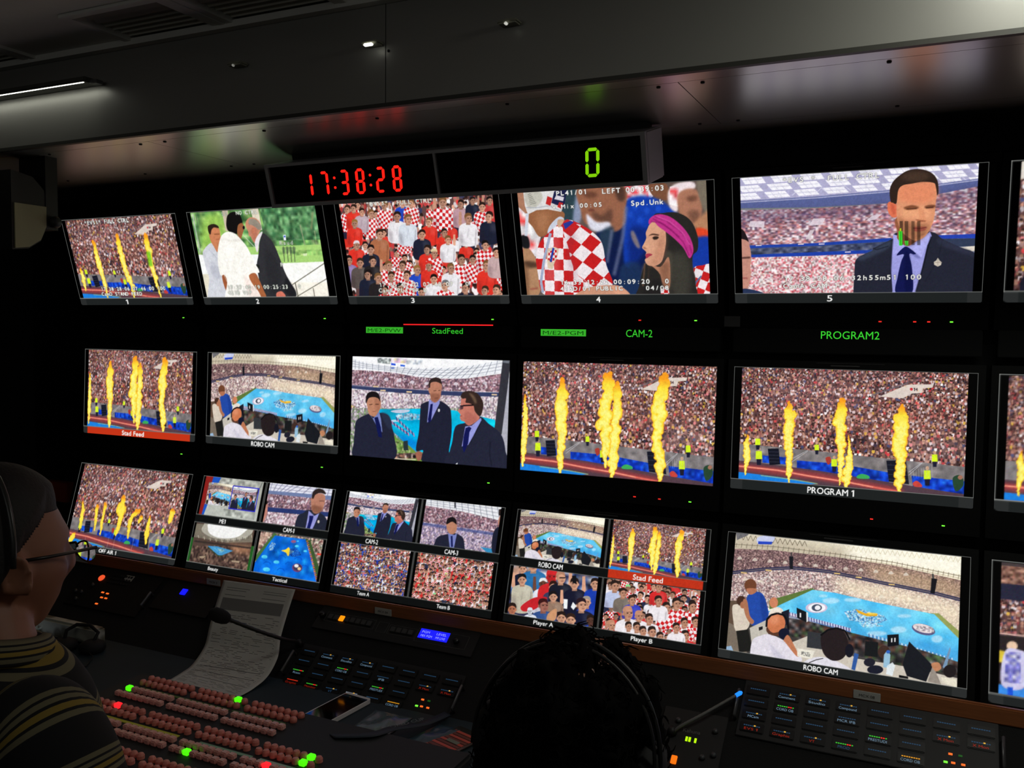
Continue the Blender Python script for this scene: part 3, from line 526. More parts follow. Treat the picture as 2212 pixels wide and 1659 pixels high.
    p.sp([(1580, 570), (1640, 600), (1680, 680), (1660, 700), (1620, 630)], (150, 120, 90), .55, 8); p.ell(1618, 775, 28, 44, (196, 116, 98)); p.line([(1478, 738), (1520, 728), (1640, 722)], 16, (24, 16, 20)); p.poly([(1468, 722), (1515, 730), (1510, 770), (1475, 782)], (60, 40, 50), .8); p.line([(1470, 858), (1500, 858)], 9, (140, 60, 60), .9, 2)
    p.poly([(1425, 1460), (1450, 1440), (1450, 1462), (1430, 1475)], (230, 235, 240))

Q5 = [(1595.8, 384.8), (2118.5, 348.6), (2103.8, 629.7), (1601.2, 634.9)]
def stad_close(p, grain=1.):
    p.zoom(1550, 320, 3.319)
    p.poly([(100, 50), (2000, 50), (2000, 1100), (100, 1100)], (120, 130, 160))
    p.poly([(100, 200), (1900, 60), (1900, 230), (1600, 270), (1200, 320), (700, 365), (100, 410)], (175, 172, 205))
    for r, (ya, yb, n) in enumerate(((205, 262, 9), (275, 318, 9), (330, 372, 10))):
        for k in range(n):
            x = 150+k*212-r*18; dy = -(x-150)*.078; sk = 40
            p.poly([(x, ya+dy), (x+150, ya+dy-12), (x+150+sk, yb+dy-12), (x+sk, yb+dy)], (246, 244, 252))
            p.line([(x+50, ya+dy), (x+50+sk, yb+dy)], 4, (200, 198, 220), .8); p.line([(x+100, ya+dy), (x+100+sk, yb+dy)], 4, (200, 198, 220), .8); p.line([(x+5, (ya+yb)/2+dy), (x+165, (ya+yb)/2+dy-12)], 4, (180, 178, 205), .8)
    for k in range(11): x = 190+k*170; y = 372-(x-150)*.088; p.line([(x, y), (x+40, y-42), (x+85, y-6)], 4, (230, 230, 245), .8)
    p.poly([(100, 385), (700, 345), (1250, 295), (1900, 205), (1900, 300), (1250, 392), (700, 425), (100, 440)], (88, 98, 150)); p.line([(100, 395), (700, 355), (1250, 305), (1900, 215)], 8, (190, 190, 220), .8)
    p.line([(100, 440), (700, 428), (1250, 395)], 10, (150, 155, 110), .7, 3)
    p.noise([(100, 448), (700, 430), (1250, 390), (1900, 260), (1900, 620), (1500, 630), (1100, 655), (700, 690), (100, 700)], [(160, 120, 135), (110, 85, 110), (215, 180, 190), (185, 110, 110), (235, 220, 228), (130, 90, 105), (200, 150, 150)], 11*grain, 3, asp=1.6)
    p.poly([(100, 448), (700, 430), (1250, 390), (1900, 260), (1900, 360), (700, 520), (100, 540)], (70, 60, 95), .4, 25)
    for q in ([(225, 525), (330, 525), (325, 570), (215, 565)], [(680, 505), (770, 500), (745, 550), (650, 555)], [(1110, 480), (1185, 465), (1130, 510), (1060, 520)]): p.poly(q, (228, 215, 225), .85)
    p.poly([(655, 590), (690, 580), (660, 650), (625, 655)], (220, 210, 215), .8)
    p.poly([(100, 705), (700, 680), (1250, 640), (1250, 680), (700, 725), (100, 745)], (34, 66, 165)); p.poly([(100, 725), (700, 700), (1250, 665), (1250, 745), (700, 765), (100, 790)], (72, 82, 112)); p.noise([(100, 730), (700, 705), (1250, 668), (1250, 740), (700, 760), (100, 780)], [(60, 70, 100), (110, 115, 140), (45, 50, 75)], 13*grain, 4, .8, asp=2)
    p.poly([(200, 768), (700, 745), (1250, 722), (1250, 745), (700, 772), (200, 790)], (32, 64, 168)); p.poly([(1570, 620), (1880, 608), (1870, 640), (1600, 645)], (38, 66, 175)); p.poly([(1600, 645), (1900, 640), (1900, 700), (1700, 700)], (50, 60, 85)); p.poly([(1740, 705), (1870, 695), (1870, 735), (1780, 735)], (225, 215, 200))
    for x, y in ((285, 700), (590, 690), (930, 745), (740, 688)): p.line([(x-20, y), (x+22, y-2)], 9, (210, 200, 215))
    p.noise([(100, 790), (700, 772), (1250, 745), (1250, 1100), (100, 1100)], [(240, 210, 215), (225, 130, 140), (255, 245, 245), (180, 120, 130), (215, 175, 185), (190, 80, 90), (250, 235, 235), (225, 190, 180)], 11*grain, 5)
def suitman(p, rect, grain=1., osd=1):
    p.quad(Q5, rect, (1550, 320, 3.319)); stad_close(p, grain)
    # second face at the frame's edge
    p.sp([(140, 600), (180, 600), (215, 680), (232, 780), (225, 860), (230, 900), (205, 1010), (130, 1050)], (196, 140, 124)); p.sp([(140, 580), (180, 595), (214, 670), (190, 660), (140, 640)], (34, 26, 30)); p.line([(165, 790), (225, 786)], 14, (60, 36, 34), .8, 3); p.line([(170, 935), (205, 935)], 10, (150, 70, 70), .8, 3); p.sp([(140, 1040), (180, 1010), (290, 1030), (330, 1060), (140, 1060)], (40, 52, 84))
    p.zoom(1800, 330, 5.0267)
    p.sp([(210, 1560), (225, 1300), (250, 1150), (420, 1060), (440, 1030), (640, 930), (700, 860), (1070, 850), (1200, 930), (1400, 1020), (1560, 1090), (1640, 1300), (1640, 1600), (210, 1600)], (36, 38, 52))
    p.sp([(260, 1130), (430, 1050), (620, 950), (600, 1030), (420, 1120), (300, 1170)], (66, 78, 100), .6, 14); p.sp([(1180, 930), (1560, 1080), (1560, 1120), (1180, 1000)], (58, 62, 86), .5, 14)
    p.poly([(655, 880), (640, 1000), (625, 1250), (640, 1520), (900, 1520), (960, 1300), (1030, 1000), (1080, 900), (1060, 850), (900, 960)], (158, 158, 224)); p.poly([(640, 1000), (650, 1100), (800, 1060), (700, 900), (655, 880)], (170, 170, 235)); p.poly([(1060, 870), (820, 1040), (960, 1135), (1040, 960)], (176, 176, 240)); p.poly([(900, 1080), (960, 1135), (930, 1150), (850, 1100)], (100, 100, 165), .6, 6)
    p.sp([(690, 1110), (760, 1030), (810, 1018), (900, 1085), (880, 1100), (830, 1100), (860, 1250), (860, 1520), (680, 1520), (700, 1350), (740, 1180), (770, 1100)], (20, 24, 78)); p.sp([(780, 1090), (830, 1100), (850, 1300), (850, 1500), (780, 1500)], (12, 16, 58), .6, 10)
    p.line([(1075, 900), (1040, 1000), (980, 1240), (900, 1510)], 12, (16, 17, 28), .9, 4); p.line([(650, 930), (635, 1100), (625, 1300), (640, 1510)], 10, (16, 17, 28), .8, 4); p.line([(1190, 960), (1150, 1150), (1000, 1400)], 7, (22, 24, 36), .6, 5); p.line([(430, 1030), (470, 1050), (600, 1010)], 8, (20, 22, 32), .8, 3)
    p.poly([(1145, 1135), (1165, 1165), (1188, 1185), (1180, 1215), (1145, 1232), (1105, 1212), (1102, 1180), (1128, 1165)], (205, 195, 180)); p.line([(1110, 1185), (1182, 1188)], 6, (140, 130, 120), .8); p.line([(1145, 1150), (1145, 1225)], 6, (150, 140, 130), .7)
    # neck, face
    p.sp([(690, 700), (700, 860), (700, 930), (800, 1010), (900, 960), (1000, 880), (1040, 820), (1000, 700)], (150, 90, 64)); p.sp([(720, 850), (820, 1000), (960, 900), (900, 880)], (90, 52, 38), .7, 14)
    p.sp([(590, 560), (610, 525), (670, 530), (700, 600), (690, 690), (640, 690), (600, 640)], (224, 116, 84)); p.sp([(625, 560), (660, 560), (680, 640), (650, 660)], (190, 84, 60), .7, 8)
    p.sp([(690, 540), (700, 400), (760, 330), (900, 300), (1100, 310), (1135, 420), (1120, 560), (1110, 680), (1080, 780), (1030, 870), (980, 920), (900, 950), (800, 900), (730, 820), (695, 700)], (222, 150, 112))
    p.sp([(720, 340), (900, 310), (1110, 320), (1125, 480), (1000, 540), (800, 530), (700, 480)], (228, 138, 100), .9, 25); p.sp([(700, 700), (800, 740), (900, 760), (1060, 780), (1000, 900), (900, 945), (780, 900)], (150, 98, 68), .75, 22)
    p.sp([(850, 660), (900, 580), (1000, 580), (1060, 640), (1060, 700), (980, 720), (900, 720)], (236, 166, 124), .8, 14); p.sp([(760, 600), (880, 620), (860, 690), (760, 690)], (236, 168, 124), .8, 16)
    p.sp([(930, 590), (945, 700), (900, 725), (930, 735), (975, 740), (1015, 735), (1010, 690), (980, 600)], (226, 150, 110), .9, 6); p.sp([(895, 715), (940, 740), (1010, 738), (1010, 728), (950, 722)], (130, 70, 48), .8, 5)
    p.sp([(770, 585), (860, 560), (935, 580), (920, 600), (860, 608), (800, 612)], (110, 62, 40), .85, 6); p.sp([(1000, 575), (1060, 555), (1120, 560), (1100, 590), (1020, 596)], (100, 56, 38), .85, 6); p.line([(800, 604), (870, 600), (915, 596)], 7, (50, 26, 20), .9, 2); p.line([(1015, 590), (1095, 580)], 8, (50, 26, 20), .9, 2)
    p.sp([(880, 800), (950, 795), (1020, 798), (1000, 835), (930, 850), (885, 838)], (150, 74, 62), .9, 4); p.line([(875, 812), (960, 815), (1020, 800)], 6, (80, 34, 30), .9, 2); p.line([(1000, 870), (930, 900)], 12, (110, 66, 48), .5, 8)
    p.sp([(625, 520), (615, 400), (650, 310), (720, 240), (820, 180), (950, 165), (1070, 200), (1140, 280), (1155, 400), (1140, 450), (1125, 360), (1100, 315), (980, 305), (860, 325), (760, 345), (710, 400), (690, 540), (650, 535)], (50, 36, 30)); p.sp([(740, 250), (900, 190), (1050, 220), (1000, 290), (850, 300)], (78, 58, 46), .7, 18)
    # audio meter laid over the picture
    for x, w, t in ((742, 36, .55), (800, 40, .5), (872, 36, .45), (935, 36, .5)): p.poly([(x-w/2, 735), (x+w/2, 735), (x+w/2, 998), (x-w/2, 998)], (20, 14, 10), t)
    p.poly([(712, 845), (754, 845), (754, 1003), (718, 1003)], (60, 215, 50)); p.line([(733, 845), (736, 1003)], 4, (20, 90, 20)); p.poly([(724, 815), (742, 815), (742, 846), (724, 846)], (190, 210, 40)); p.poly([(778, 950), (820, 950), (818, 1002), (788, 1002)], (70, 200, 50)); p.line([(800, 952), (803, 1002)], 4, (20, 90, 20))
    if osd:
        W = (238, 238, 232); p.zoom(1550, 320, 3.319)
        p.text('*EVS *', (455, 250), (700, 232), 36, W, 1, .6); p.text('FULL CTRL', (778, 228), (1168, 206), 36, W, 1, .6)
        p.text('17:38:28:06:32h55m51 100', (462, 952), (1470, 942), 36, W, 1, .7); p.text('CamA CAM 1', (460, 1006), (864, 1002), 36, W, 1, .7)

QC = [(1119.8, 420.3), (1523.8, 390.2), (1532.9, 635.1), (1139.5, 639.3)]
def checks(p, o, e1, e2, c1=(196, 32, 34), c2=(238, 228, 232)):
    """checker callable: o origin, e1/e2 cell edge vectors in source units"""
    O, A, B = p.M([o, np.add(o, e1), np.add(o, e2)]); I = np.linalg.inv(np.array([A-O, B-O]).T)
    def f(x, y):
        u = I[0, 0]*(x-O[0])+I[0, 1]*(y-O[1]); v = I[1, 0]*(x-O[0])+I[1, 1]*(y-O[1])
        return np.where(((np.floor(u)+np.floor(v)) % 2 > 0)[..., None], C255(c1), C255(c2))
    return f
def fan_woman(p, rect):
    p.quad(QC, rect, (1100, 370, 4.809))
    p.poly([(50, 50), (2150, 50), (2150, 1350), (50, 1350)], (96, 80, 74))
    p.poly([(50, 100), (260, 100), (240, 420), (180, 700), (50, 700)], (170, 120, 95)); p.noise([(90, 380), (240, 520), (330, 700), (280, 900), (120, 900)], [(210, 60, 60), (240, 230, 235), (240, 235, 238)], 62, 4)
    p.sp([(1100, 100), (1500, 120), (1450, 300), (1150, 300)], (240, 225, 230)); p.noise([(1150, 150), (1430, 150), (1440, 290), (1200, 300)], [(215, 50, 60), (240, 230, 235)], 40, 5, .9)
    p.sp([(1440, 150), (1620, 140), (1650, 300), (1500, 280)], (122, 80, 58))
    # blurred man in the dark blue top
    p.sp([(900, 640), (1050, 560), (1250, 520), (1500, 560), (1560, 800), (1380, 1000), (1300, 1350), (900, 1350), (900, 1000)], (16, 28, 70), 1, 14)
    p.sp([(1200, 330), (1320, 270), (1480, 280), (1640, 360), (1760, 500), (1600, 620), (1450, 560), (1380, 850), (1200, 1000), (1180, 600)], (20, 60, 170), 1, 12); p.sp([(1250, 600), (1450, 640), (1380, 900), (1250, 1000)], (16, 36, 110), .8, 22)
    for x, y in ((1300, 380), (1420, 420), (1540, 400), (1350, 520), (1480, 340), (1600, 480), (1250, 460)): p.ell(x, y, 30, 34, (40, 92, 215), .5, 10)
    p.sp([(560, 170), (720, 170), (710, 560), (560, 560)], (44, 66, 74), 1, 8); p.sp([(700, 240), (760, 200), (740, 520), (660, 560)], (150, 160, 190), .9, 12)
    p.sp([(720, 180), (1180, 170), (1200, 420), (1190, 560), (1080, 640), (900, 560), (790, 560), (740, 420)], (150, 98, 74), 1, 8); p.sp([(860, 430), (960, 470), (1050, 400), (1060, 540), (960, 540), (880, 510)], (92, 62, 50), .85, 16)
    p.sp([(760, 230), (900, 240), (890, 290), (800, 290)], (92, 56, 42), .7, 12); p.sp([(1080, 170), (1180, 170), (1195, 300), (1130, 320)], (60, 42, 36), .8, 14); p.ell(850, 420, 34, 14, (110, 60, 50), .8, 6)
    p.sp([(800, 460), (900, 540), (1030, 540), (1040, 600), (920, 640), (830, 600)], (222, 222, 235), 1, 10); p.sp([(930, 660), (1050, 580), (1080, 660), (1000, 900), (950, 760)], (40, 60, 80), .9, 14)
    p.line([(1060, 620), (1010, 960)], 34, (112, 118, 150), .55, 8); p.line([(1210, 380), (1170, 700), (1080, 1090)], 38, (120, 128, 160), .6, 10); p.sp([(1255, 640), (1290, 640), (1350, 790), (1320, 800), (1270, 720)], (150, 130, 120), .8, 8)
    p.sp([(1150, 1000), (1350, 980), (1330, 1350), (1150, 1350)], (30, 52, 88), .8, 14)
    # man at the right edge
    p.sp([(1640, 240), (1700, 150), (1860, 110), (1930, 150), (1880, 220), (1770, 260), (1740, 420), (1660, 380)], (240, 225, 228), 1, 8); p.noise([(1660, 170), (1760, 150), (1740, 380), (1660, 350)], [(215, 60, 65), (240, 230, 235)], 46, 7, .9)
    p.sp([(1740, 260), (1830, 190), (1940, 200), (1985, 300), (2000, 380), (1970, 520), (1920, 560), (1840, 520), (1760, 440)], (170, 116, 92), 1, 8); p.sp([(1850, 430), (1960, 420), (1960, 530), (1900, 545)], (110, 74, 60), .8, 14); p.sp([(1840, 270), (1940, 260), (1930, 310), (1860, 320)], (90, 56, 44), .7, 12)
    p.sp([(1940, 100), (2100, 100), (2100, 420), (2010, 400)], (120, 110, 95), 1, 8); p.sp([(1900, 560), (2100, 400), (2100, 700), (1960, 620)], (200, 140, 100), .8, 14); p.sp([(1930, 600), (2060, 620), (2100, 780), (1980, 740)], (225, 70, 40), 1, 8)
    p.sp([(1880, 720), (2100, 700), (2100, 1020), (1900, 1010), (1850, 900)], (22, 56, 160), 1, 10)
    ck = checks(p, (1930, 1010), (80, 30), (-30, 84)); p.sp([(1910, 1010), (2000, 980), (2110, 990), (2110, 1320), (1900, 1320), (1930, 1130)], ck); p.line([(1990, 1090), (1930, 1160), (1900, 1290)], 16, (90, 110, 150))
    # left shadowed face
    p.sp([(150, 820), (200, 810), (270, 900), (310, 1010), (300, 1100), (330, 1180), (300, 1300), (190, 1310)], (178, 134, 100)); p.sp([(130, 690), (200, 700), (215, 810), (140, 800)], (26, 26, 30), 1, 5)
    p.sp([(160, 950), (290, 960), (290, 1010), (180, 1010)], (60, 40, 30), .8, 12); p.line([(220, 1235), (300, 1225)], 18, (150, 76, 66), .8, 6); p.sp([(150, 1000), (200, 1020), (210, 1300), (170, 1300)], (120, 84, 60), .7, 14)
    # man with cap and checked shirt
    p.sp([(200, 430), (380, 400), (560, 440), (560, 520), (480, 600), (330, 700), (250, 600), (190, 520)], (150, 98, 66)); p.sp([(300, 470), (420, 470), (360, 640), (300, 600)], (180, 126, 90), .7, 25)
    p.poly([(150, 200), (230, 200), (590, 200), (580, 330), (540, 440), (400, 415), (290, 425), (200, 470), (170, 380)], (222, 220, 220)); p.sp([(165, 260), (230, 210), (320, 230), (350, 300), (290, 390), (200, 400)], (190, 188, 175), .9, 6)
    for k in range(7): p.line([(200+k*4, 270+k*16), (230+k*9, 255+k*16)], 6, (110, 110, 100), .8)
    p.line([(185, 400), (290, 400), (420, 380), (540, 430)], 9, (160, 165, 180), .8, 2); p.poly([(400, 280), (450, 300), (430, 380), (382, 360)], (190, 40, 40)); p.poly([(470, 230), (560, 200), (600, 200), (570, 400), (440, 350)], (28, 32, 70)); p.poly([(490, 270), (570, 290), (560, 330), (470, 310)], (220, 215, 225)); p.poly([(520, 340), (560, 350), (545, 410), (500, 390)], (195, 40, 40))
    p.line([(195, 460), (180, 690)], 34, (205, 210, 222)); p.sp([(420, 700), (400, 640), (440, 560), (520, 490), (570, 520), (500, 590), (450, 680)], (200, 205, 220))
    body = [(520, 560), (620, 520), (760, 580), (900, 680), (960, 780), (1000, 980), (1060, 1180), (1000, 1190), (820, 1220), (700, 1290), (560, 1310), (400, 1300), (330, 1250), (300, 1080), (280, 900), (330, 740), (430, 640)]
    ck = checks(p, (362, 700), (98, 2), (2, 112)); p.sp(body, ck)
    ck2 = checks(p, (730, 590), (108, 78), (-92, 106)); p.sp([(600, 560), (760, 580), (900, 680), (965, 780), (1000, 980), (1065, 1190), (860, 1215), (800, 1160), (700, 1080), (640, 940), (610, 800), (560, 640)], ck2)
    p.sp([(620, 560), (700, 700), (650, 820), (700, 1080), (660, 1160), (600, 900)], (120, 60, 80), .22, 20); p.sp([(420, 700), (520, 700), (480, 1250), (350, 1250)], (255, 250, 255), .18, 30)
    p.poly([(520, 560), (600, 515), (640, 530), (560, 610)], (190, 40, 44)); p.poly([(560, 560), (640, 530), (670, 545), (580, 620)], (40, 56, 150)); p.sp([(510, 520), (570, 525), (520, 600), (500, 570)], (200, 160, 130))
    p.line([(430, 660), (400, 780), (360, 950), (330, 1160), (350, 1270)], 30, (160, 170, 196)); p.line([(560, 1180), (700, 1200)], 3, (180, 50, 60))
    p.poly([(400, 820), (470, 800), (515, 820), (500, 900), (470, 960), (450, 1030), (400, 1020), (390, 900)], (216, 196, 170)); p.poly(np.array([(410, 850), (490, 820), (495, 900), (450, 960), (400, 930)]), checks(p, (400, 830), (24, 0), (0, 28))); p.line([(460, 810), (430, 955)], 22, (30, 60, 160))
    p.sp([(680, 1290), (840, 1210), (1060, 1190), (1160, 1210), (1250, 1290), (1200, 1330), (700, 1330)], (205, 148, 120)); p.sp([(1060, 1190), (1160, 1215), (1230, 1290), (1080, 1280)], (220, 160, 130), .8, 8)
    # woman with the magenta headband
    p.sp([(1480, 500), (1600, 440), (1750, 440), (1880, 520), (1950, 680), (1950, 820), (1900, 880), (1900, 1000), (1930, 1180), (1900, 1330), (1350, 1330), (1340, 1200), (1390, 1000), (1440, 950), (1560, 900)], (40, 38, 36)); p.sp([(1650, 900), (1800, 850), (1880, 1000), (1850, 1300), (1700, 1300)], (74, 72, 62), .6, 30)
    p.sp([(1620, 880), (1680, 880), (1660, 1280), (1600, 1300)], (90, 84, 70), .5, 12); p.line([(1400, 960), (1380, 1200)], 14, (110, 80, 60), .8, 4); p.line([(1440, 1000), (1430, 1280)], 16, (58, 46, 40), .8, 4)
    p.sp([(1440, 960), (1560, 1000), (1650, 900), (1660, 1200), (1590, 1280), (1560, 1080)], (176, 122, 96)); p.sp([(1560, 1000), (1650, 960), (1650, 1180), (1600, 1200)], (120, 80, 60), .6, 16); p.sp([(1420, 1180), (1560, 1130), (1600, 1330), (1380, 1330)], (34, 32, 32), .9, 8); p.poly([(1560, 1230), (1640, 1200), (1660, 1300), (1570, 1300)], checks(p, (1560, 1230), (40, 0), (0, 40)))
    p.sp([(1450, 560), (1500, 530), (1600, 590), (1620, 720), (1600, 860), (1570, 950), (1500, 990), (1430, 980), (1400, 930), (1420, 900), (1405, 880), (1415, 850), (1400, 830), (1372, 800), (1395, 750), (1415, 700), (1410, 650), (1430, 600)], (216, 160, 130))
    p.sp([(1540, 700), (1610, 640), (1610, 860), (1560, 950), (1500, 985), (1440, 975), (1500, 900)], (180, 122, 96), .6, 22); p.sp([(1410, 870), (1440, 860), (1480, 872), (1450, 890), (1418, 912), (1410, 900)], (168, 56, 76)); p.sp([(1380, 790), (1410, 800), (1420, 812), (1395, 815)], (150, 96, 76), .7, 3)
    p.sp([(1440, 680), (1480, 655), (1545, 665), (1540, 676), (1480, 670)], (60, 36, 30), .9, 3); p.sp([(1480, 695), (1510, 682), (1545, 690), (1530, 712), (1495, 718)], (30, 20, 20), .9, 3); p.line([(1475, 700), (1430, 740)], 5, (150, 100, 80), .4, 6)
    p.sp([(1445, 560), (1445, 510), (1500, 465), (1580, 456), (1680, 490), (1790, 580), (1870, 690), (1905, 800), (1895, 870), (1860, 905), (1800, 800), (1700, 700), (1610, 630), (1540, 580), (1490, 530)], (190, 52, 136))
    for q in ([(1460, 530), (1560, 540), (1680, 620), (1800, 740), (1860, 880)], [(1500, 480), (1620, 520), (1760, 620), (1860, 740), (1890, 860)], [(1480, 500), (1600, 560), (1760, 690)]): p.line(q, 11, (130, 22, 92), .7, 4)
    p.line([(1520, 475), (1660, 530), (1790, 640), (1870, 770)], 10, (226, 100, 176), .7, 4)
    W = (240, 240, 236)
    p.text('PL41/01', (485, 275), (810, 255), 46, W, 1, .5); p.text('LEFT 00:39:03', (955, 248), (1605, 208), 48, W, 1, .5); p.text('V Mix 00:05', (445, 410), (965, 385), 42, W, 1, .5); p.text('Spd.Unk', (1252, 368), (1600, 350), 48, W, 1, .5)
    p.text('16:33:12:22 00:09:20   0', (525, 1190), (1655, 1168), 46, W, 1, .6); p.text('415D/01 PUBLIC', (525, 1252), (1175, 1242), 44, W, 1, .6); p.text('04/08', (1405, 1242), (1655, 1236), 44, W, 1, .6)

def plaza(p, rect):
    p.quad([(411.3, 456.5), (687.2, 447.1), (715.6, 641.6), (447.1, 641.6)], rect, (395, 430, 6.144))
    p.poly([(50, 50), (2050, 50), (2050, 1400), (100, 1400)], (120, 170, 95))
    p.noise([(50, 50), (1950, 50), (2000, 900), (100, 900)], [(90, 140, 80), (150, 200, 110), (60, 110, 62), (110, 165, 95), (190, 220, 150)], 46, 3)
    p.noise([(1050, 80), (1850, 80), (1900, 560), (1150, 560)], [(60, 110, 70), (90, 145, 95), (44, 88, 58), (120, 170, 120)], 34, 4, .85)
    p.sp([(280, 250), (420, 180), (560, 230), (590, 420), (420, 640), (260, 640)], (165, 210, 90), .8, 30)
    p.poly([(540, 150), (620, 140), (640, 420), (590, 420)], (205, 190, 170)); p.poly([(930, 130), (1035, 120), (1090, 420), (1000, 400)], (225, 215, 195)); p.line([(130, 180), (230, 700)], 22, (190, 200, 185), .8); p.line([(180, 180), (235, 640)], 16, (90, 110, 80), .7)
    p.line([(1100, 420), (1250, 620)], 70, (60, 70, 56), .7, 14); p.line([(1770, 200), (1750, 420)], 26, (150, 140, 100), .6, 5); p.line([(1600, 360), (1670, 680)], 14, (160, 165, 130), .8, 3); p.line([(1790, 440), (1830, 740)], 10, (190, 190, 150), .7, 3); p.line([(820, 470), (1020, 680)], 10, (200, 215, 195), .9, 2)
    p.poly([(870, 640), (2000, 620), (2000, 870), (900, 860)], (170, 215, 120)); p.noise([(1280, 690), (1900, 690), (1900, 760), (1300, 760)], [(120, 170, 90), (185, 225, 130)], 30, 5, .8); p.poly([(1630, 740), (1690, 735), (1680, 770), (1640, 770)], (225, 240, 190))
    p.poly([(1340, 860), (1990, 845), (2050, 1400), (1200, 1400)], (255, 255, 250)); p.poly([(200, 730), (1060, 740), (1000, 1400), (250, 1400)], (250, 252, 250)); p.poly([(240, 990), (620, 990), (620, 1400), (300, 1400)], (232, 226, 205)); p.poly([(1050, 1100), (2000, 1120), (2000, 1400), (1050, 1400)], (250, 242, 225), .7)
    for x in (1370, 1420, 1465, 1510): p.line([(x, 640), (x+14, 846)], 10, (70, 76, 60), .9); p.poly([(x-20, 650), (x+26, 650), (x+22, 730), (x-8, 740)], (60, 80, 66), .55, 4)
    p.poly([(1372, 490), (1405, 487), (1410, 560), (1380, 560)], (235, 240, 250)); p.poly([(1378, 500), (1400, 498), (1402, 520), (1380, 522)], (60, 90, 200))
    # man in pale suit
    p.sp([(270, 740), (280, 670), (370, 580), (440, 600), (500, 640), (560, 700), (600, 1000), (600, 1400), (340, 1400), (350, 1050), (310, 920)], (212, 214, 222)); p.sp([(380, 820), (480, 900), (520, 1010), (470, 1060), (380, 980)], (190, 192, 204), .8, 10); p.line([(350, 660), (430, 740), (470, 800)], 8, (160, 165, 180), .6, 4)
    p.sp([(362, 480), (370, 380), (440, 350), (500, 390), (515, 470), (520, 560), (490, 620), (470, 700), (420, 620), (385, 560)], (205, 130, 90)); p.sp([(345, 400), (350, 345), (420, 322), (480, 345), (495, 380), (430, 370), (395, 400), (380, 460), (360, 450)], (46, 34, 26)); p.line([(430, 460), (505, 458)], 12, (120, 66, 40), .8, 3); p.line([(455, 530), (505, 525)], 10, (150, 80, 56), .7, 3)
    p.sp([(530, 1010), (600, 1005), (610, 1240), (560, 1160)], (160, 90, 55))
    # dark suited man
    p.sp([(1040, 660), (1060, 540), (1100, 460), (1180, 520), (1250, 620), (1320, 790), (1380, 960), (1450, 1100), (1530, 1240), (1490, 1310), (1120, 1310), (1060, 1180), (1010, 900), (1030, 760)], (50, 50, 54)); p.sp([(1120, 700), (1250, 760), (1330, 1000), (1320, 1240), (1180, 1240)], (40, 40, 44), .7, 20); p.sp([(1400, 1050), (1530, 1240), (1490, 1300), (1380, 1240)], (30, 30, 34), .8, 10)
    p.sp([(865, 360), (870, 300), (920, 250), (1000, 260), (1060, 320), (1070, 400), (1040, 470), (1000, 540), (985, 590), (950, 540), (930, 500), (905, 490), (900, 440)], (206, 140, 112)); p.sp([(940, 400), (1020, 400), (1010, 520), (980, 580), (950, 520)], (180, 106, 84), .7, 12)
    p.sp([(905, 300), (930, 265), (1010, 280), (1070, 350), (1078, 400), (1040, 415), (1000, 380), (950, 350), (910, 340)], (150, 140, 125)); p.ell(970, 425, 18, 34, (195, 120, 92)); p.sp([(985, 590), (1020, 500), (1080, 440), (1090, 460), (1050, 560), (1025, 700), (1005, 690)], (235, 226, 232))
    p.sp([(1270, 1250), (1340, 1230), (1390, 1300), (1280, 1310)], (215, 120, 100))
    # man seen from behind in white
    p.sp([(600, 300), (620, 210), (700, 165), (780, 200), (820, 290), (812, 330), (760, 350), (760, 430), (740, 465), (640, 430), (605, 380)], (20, 18, 18)); p.sp([(760, 350), (815, 320), (845, 370), (835, 420), (810, 500), (795, 530), (750, 470)], (160, 98, 62)); p.ell(838, 380, 16, 24, (20, 18, 22))
    p.sp([(475, 700), (500, 560), (540, 470), (620, 430), (720, 460), (800, 540), (880, 640), (960, 800), (1040, 960), (1010, 985), (900, 1010), (960, 1100), (1060, 1280), (1090, 1400), (600, 1400), (600, 1100), (560, 1005), (510, 1010), (480, 880)], (255, 252, 244)); p.sp([(530, 500), (640, 540), (760, 530), (800, 560), (640, 560)], (226, 222, 212), .8, 8); p.line([(560, 1010), (600, 1100)], 8, (220, 215, 205), .8, 3); p.sp([(840, 1000), (960, 1150), (1060, 1290), (900, 1290)], (250, 225, 215), .7, 20)
    p.sp([(900, 1015), (985, 985), (1040, 1080), (1100, 1220), (1130, 1300), (1070, 1310), (1020, 1220), (940, 1120)], (172, 100, 62)); p.sp([(1000, 870), (1040, 880), (1040, 930), (1010, 900)], (30, 34, 30))
    for q, w in (([(1480, 1145), (1920, 865)], 11), ([(1540, 1300), (1950, 1065)], 10), ([(1520, 1110), (1560, 1310)], 16), ([(1760, 1190), (1780, 1310)], 12)): p.line(q, w, (112, 108, 96))
    p.poly([(1950, 1120), (1985, 1120), (1990, 1310), (1965, 1310)], (60, 60, 66), .8, 6)
    W = (215, 220, 208)
    p.text('S2', (530, 218), (620, 212), 44, (190, 205, 185), 1, .3, .7); p.text('NO CTRL', (735, 212), (1030, 196), 44, W, 1, .35); p.text('17:27:40:19 00:25:23', (605, 1198), (1430, 1190), 46, W, 1, .45); p.text('0', (1560, 1190), (1600, 1190), 44, W, 1, .4); p.text('421B VIP', (612, 1268), (940, 1264), 46, W, 1, .45); p.text('Raud', (1320, 620), (1510, 612), 44, W, 1, .3, .8); p.text('P', (1328, 905), (1372, 903), 44, W, 1, .4)

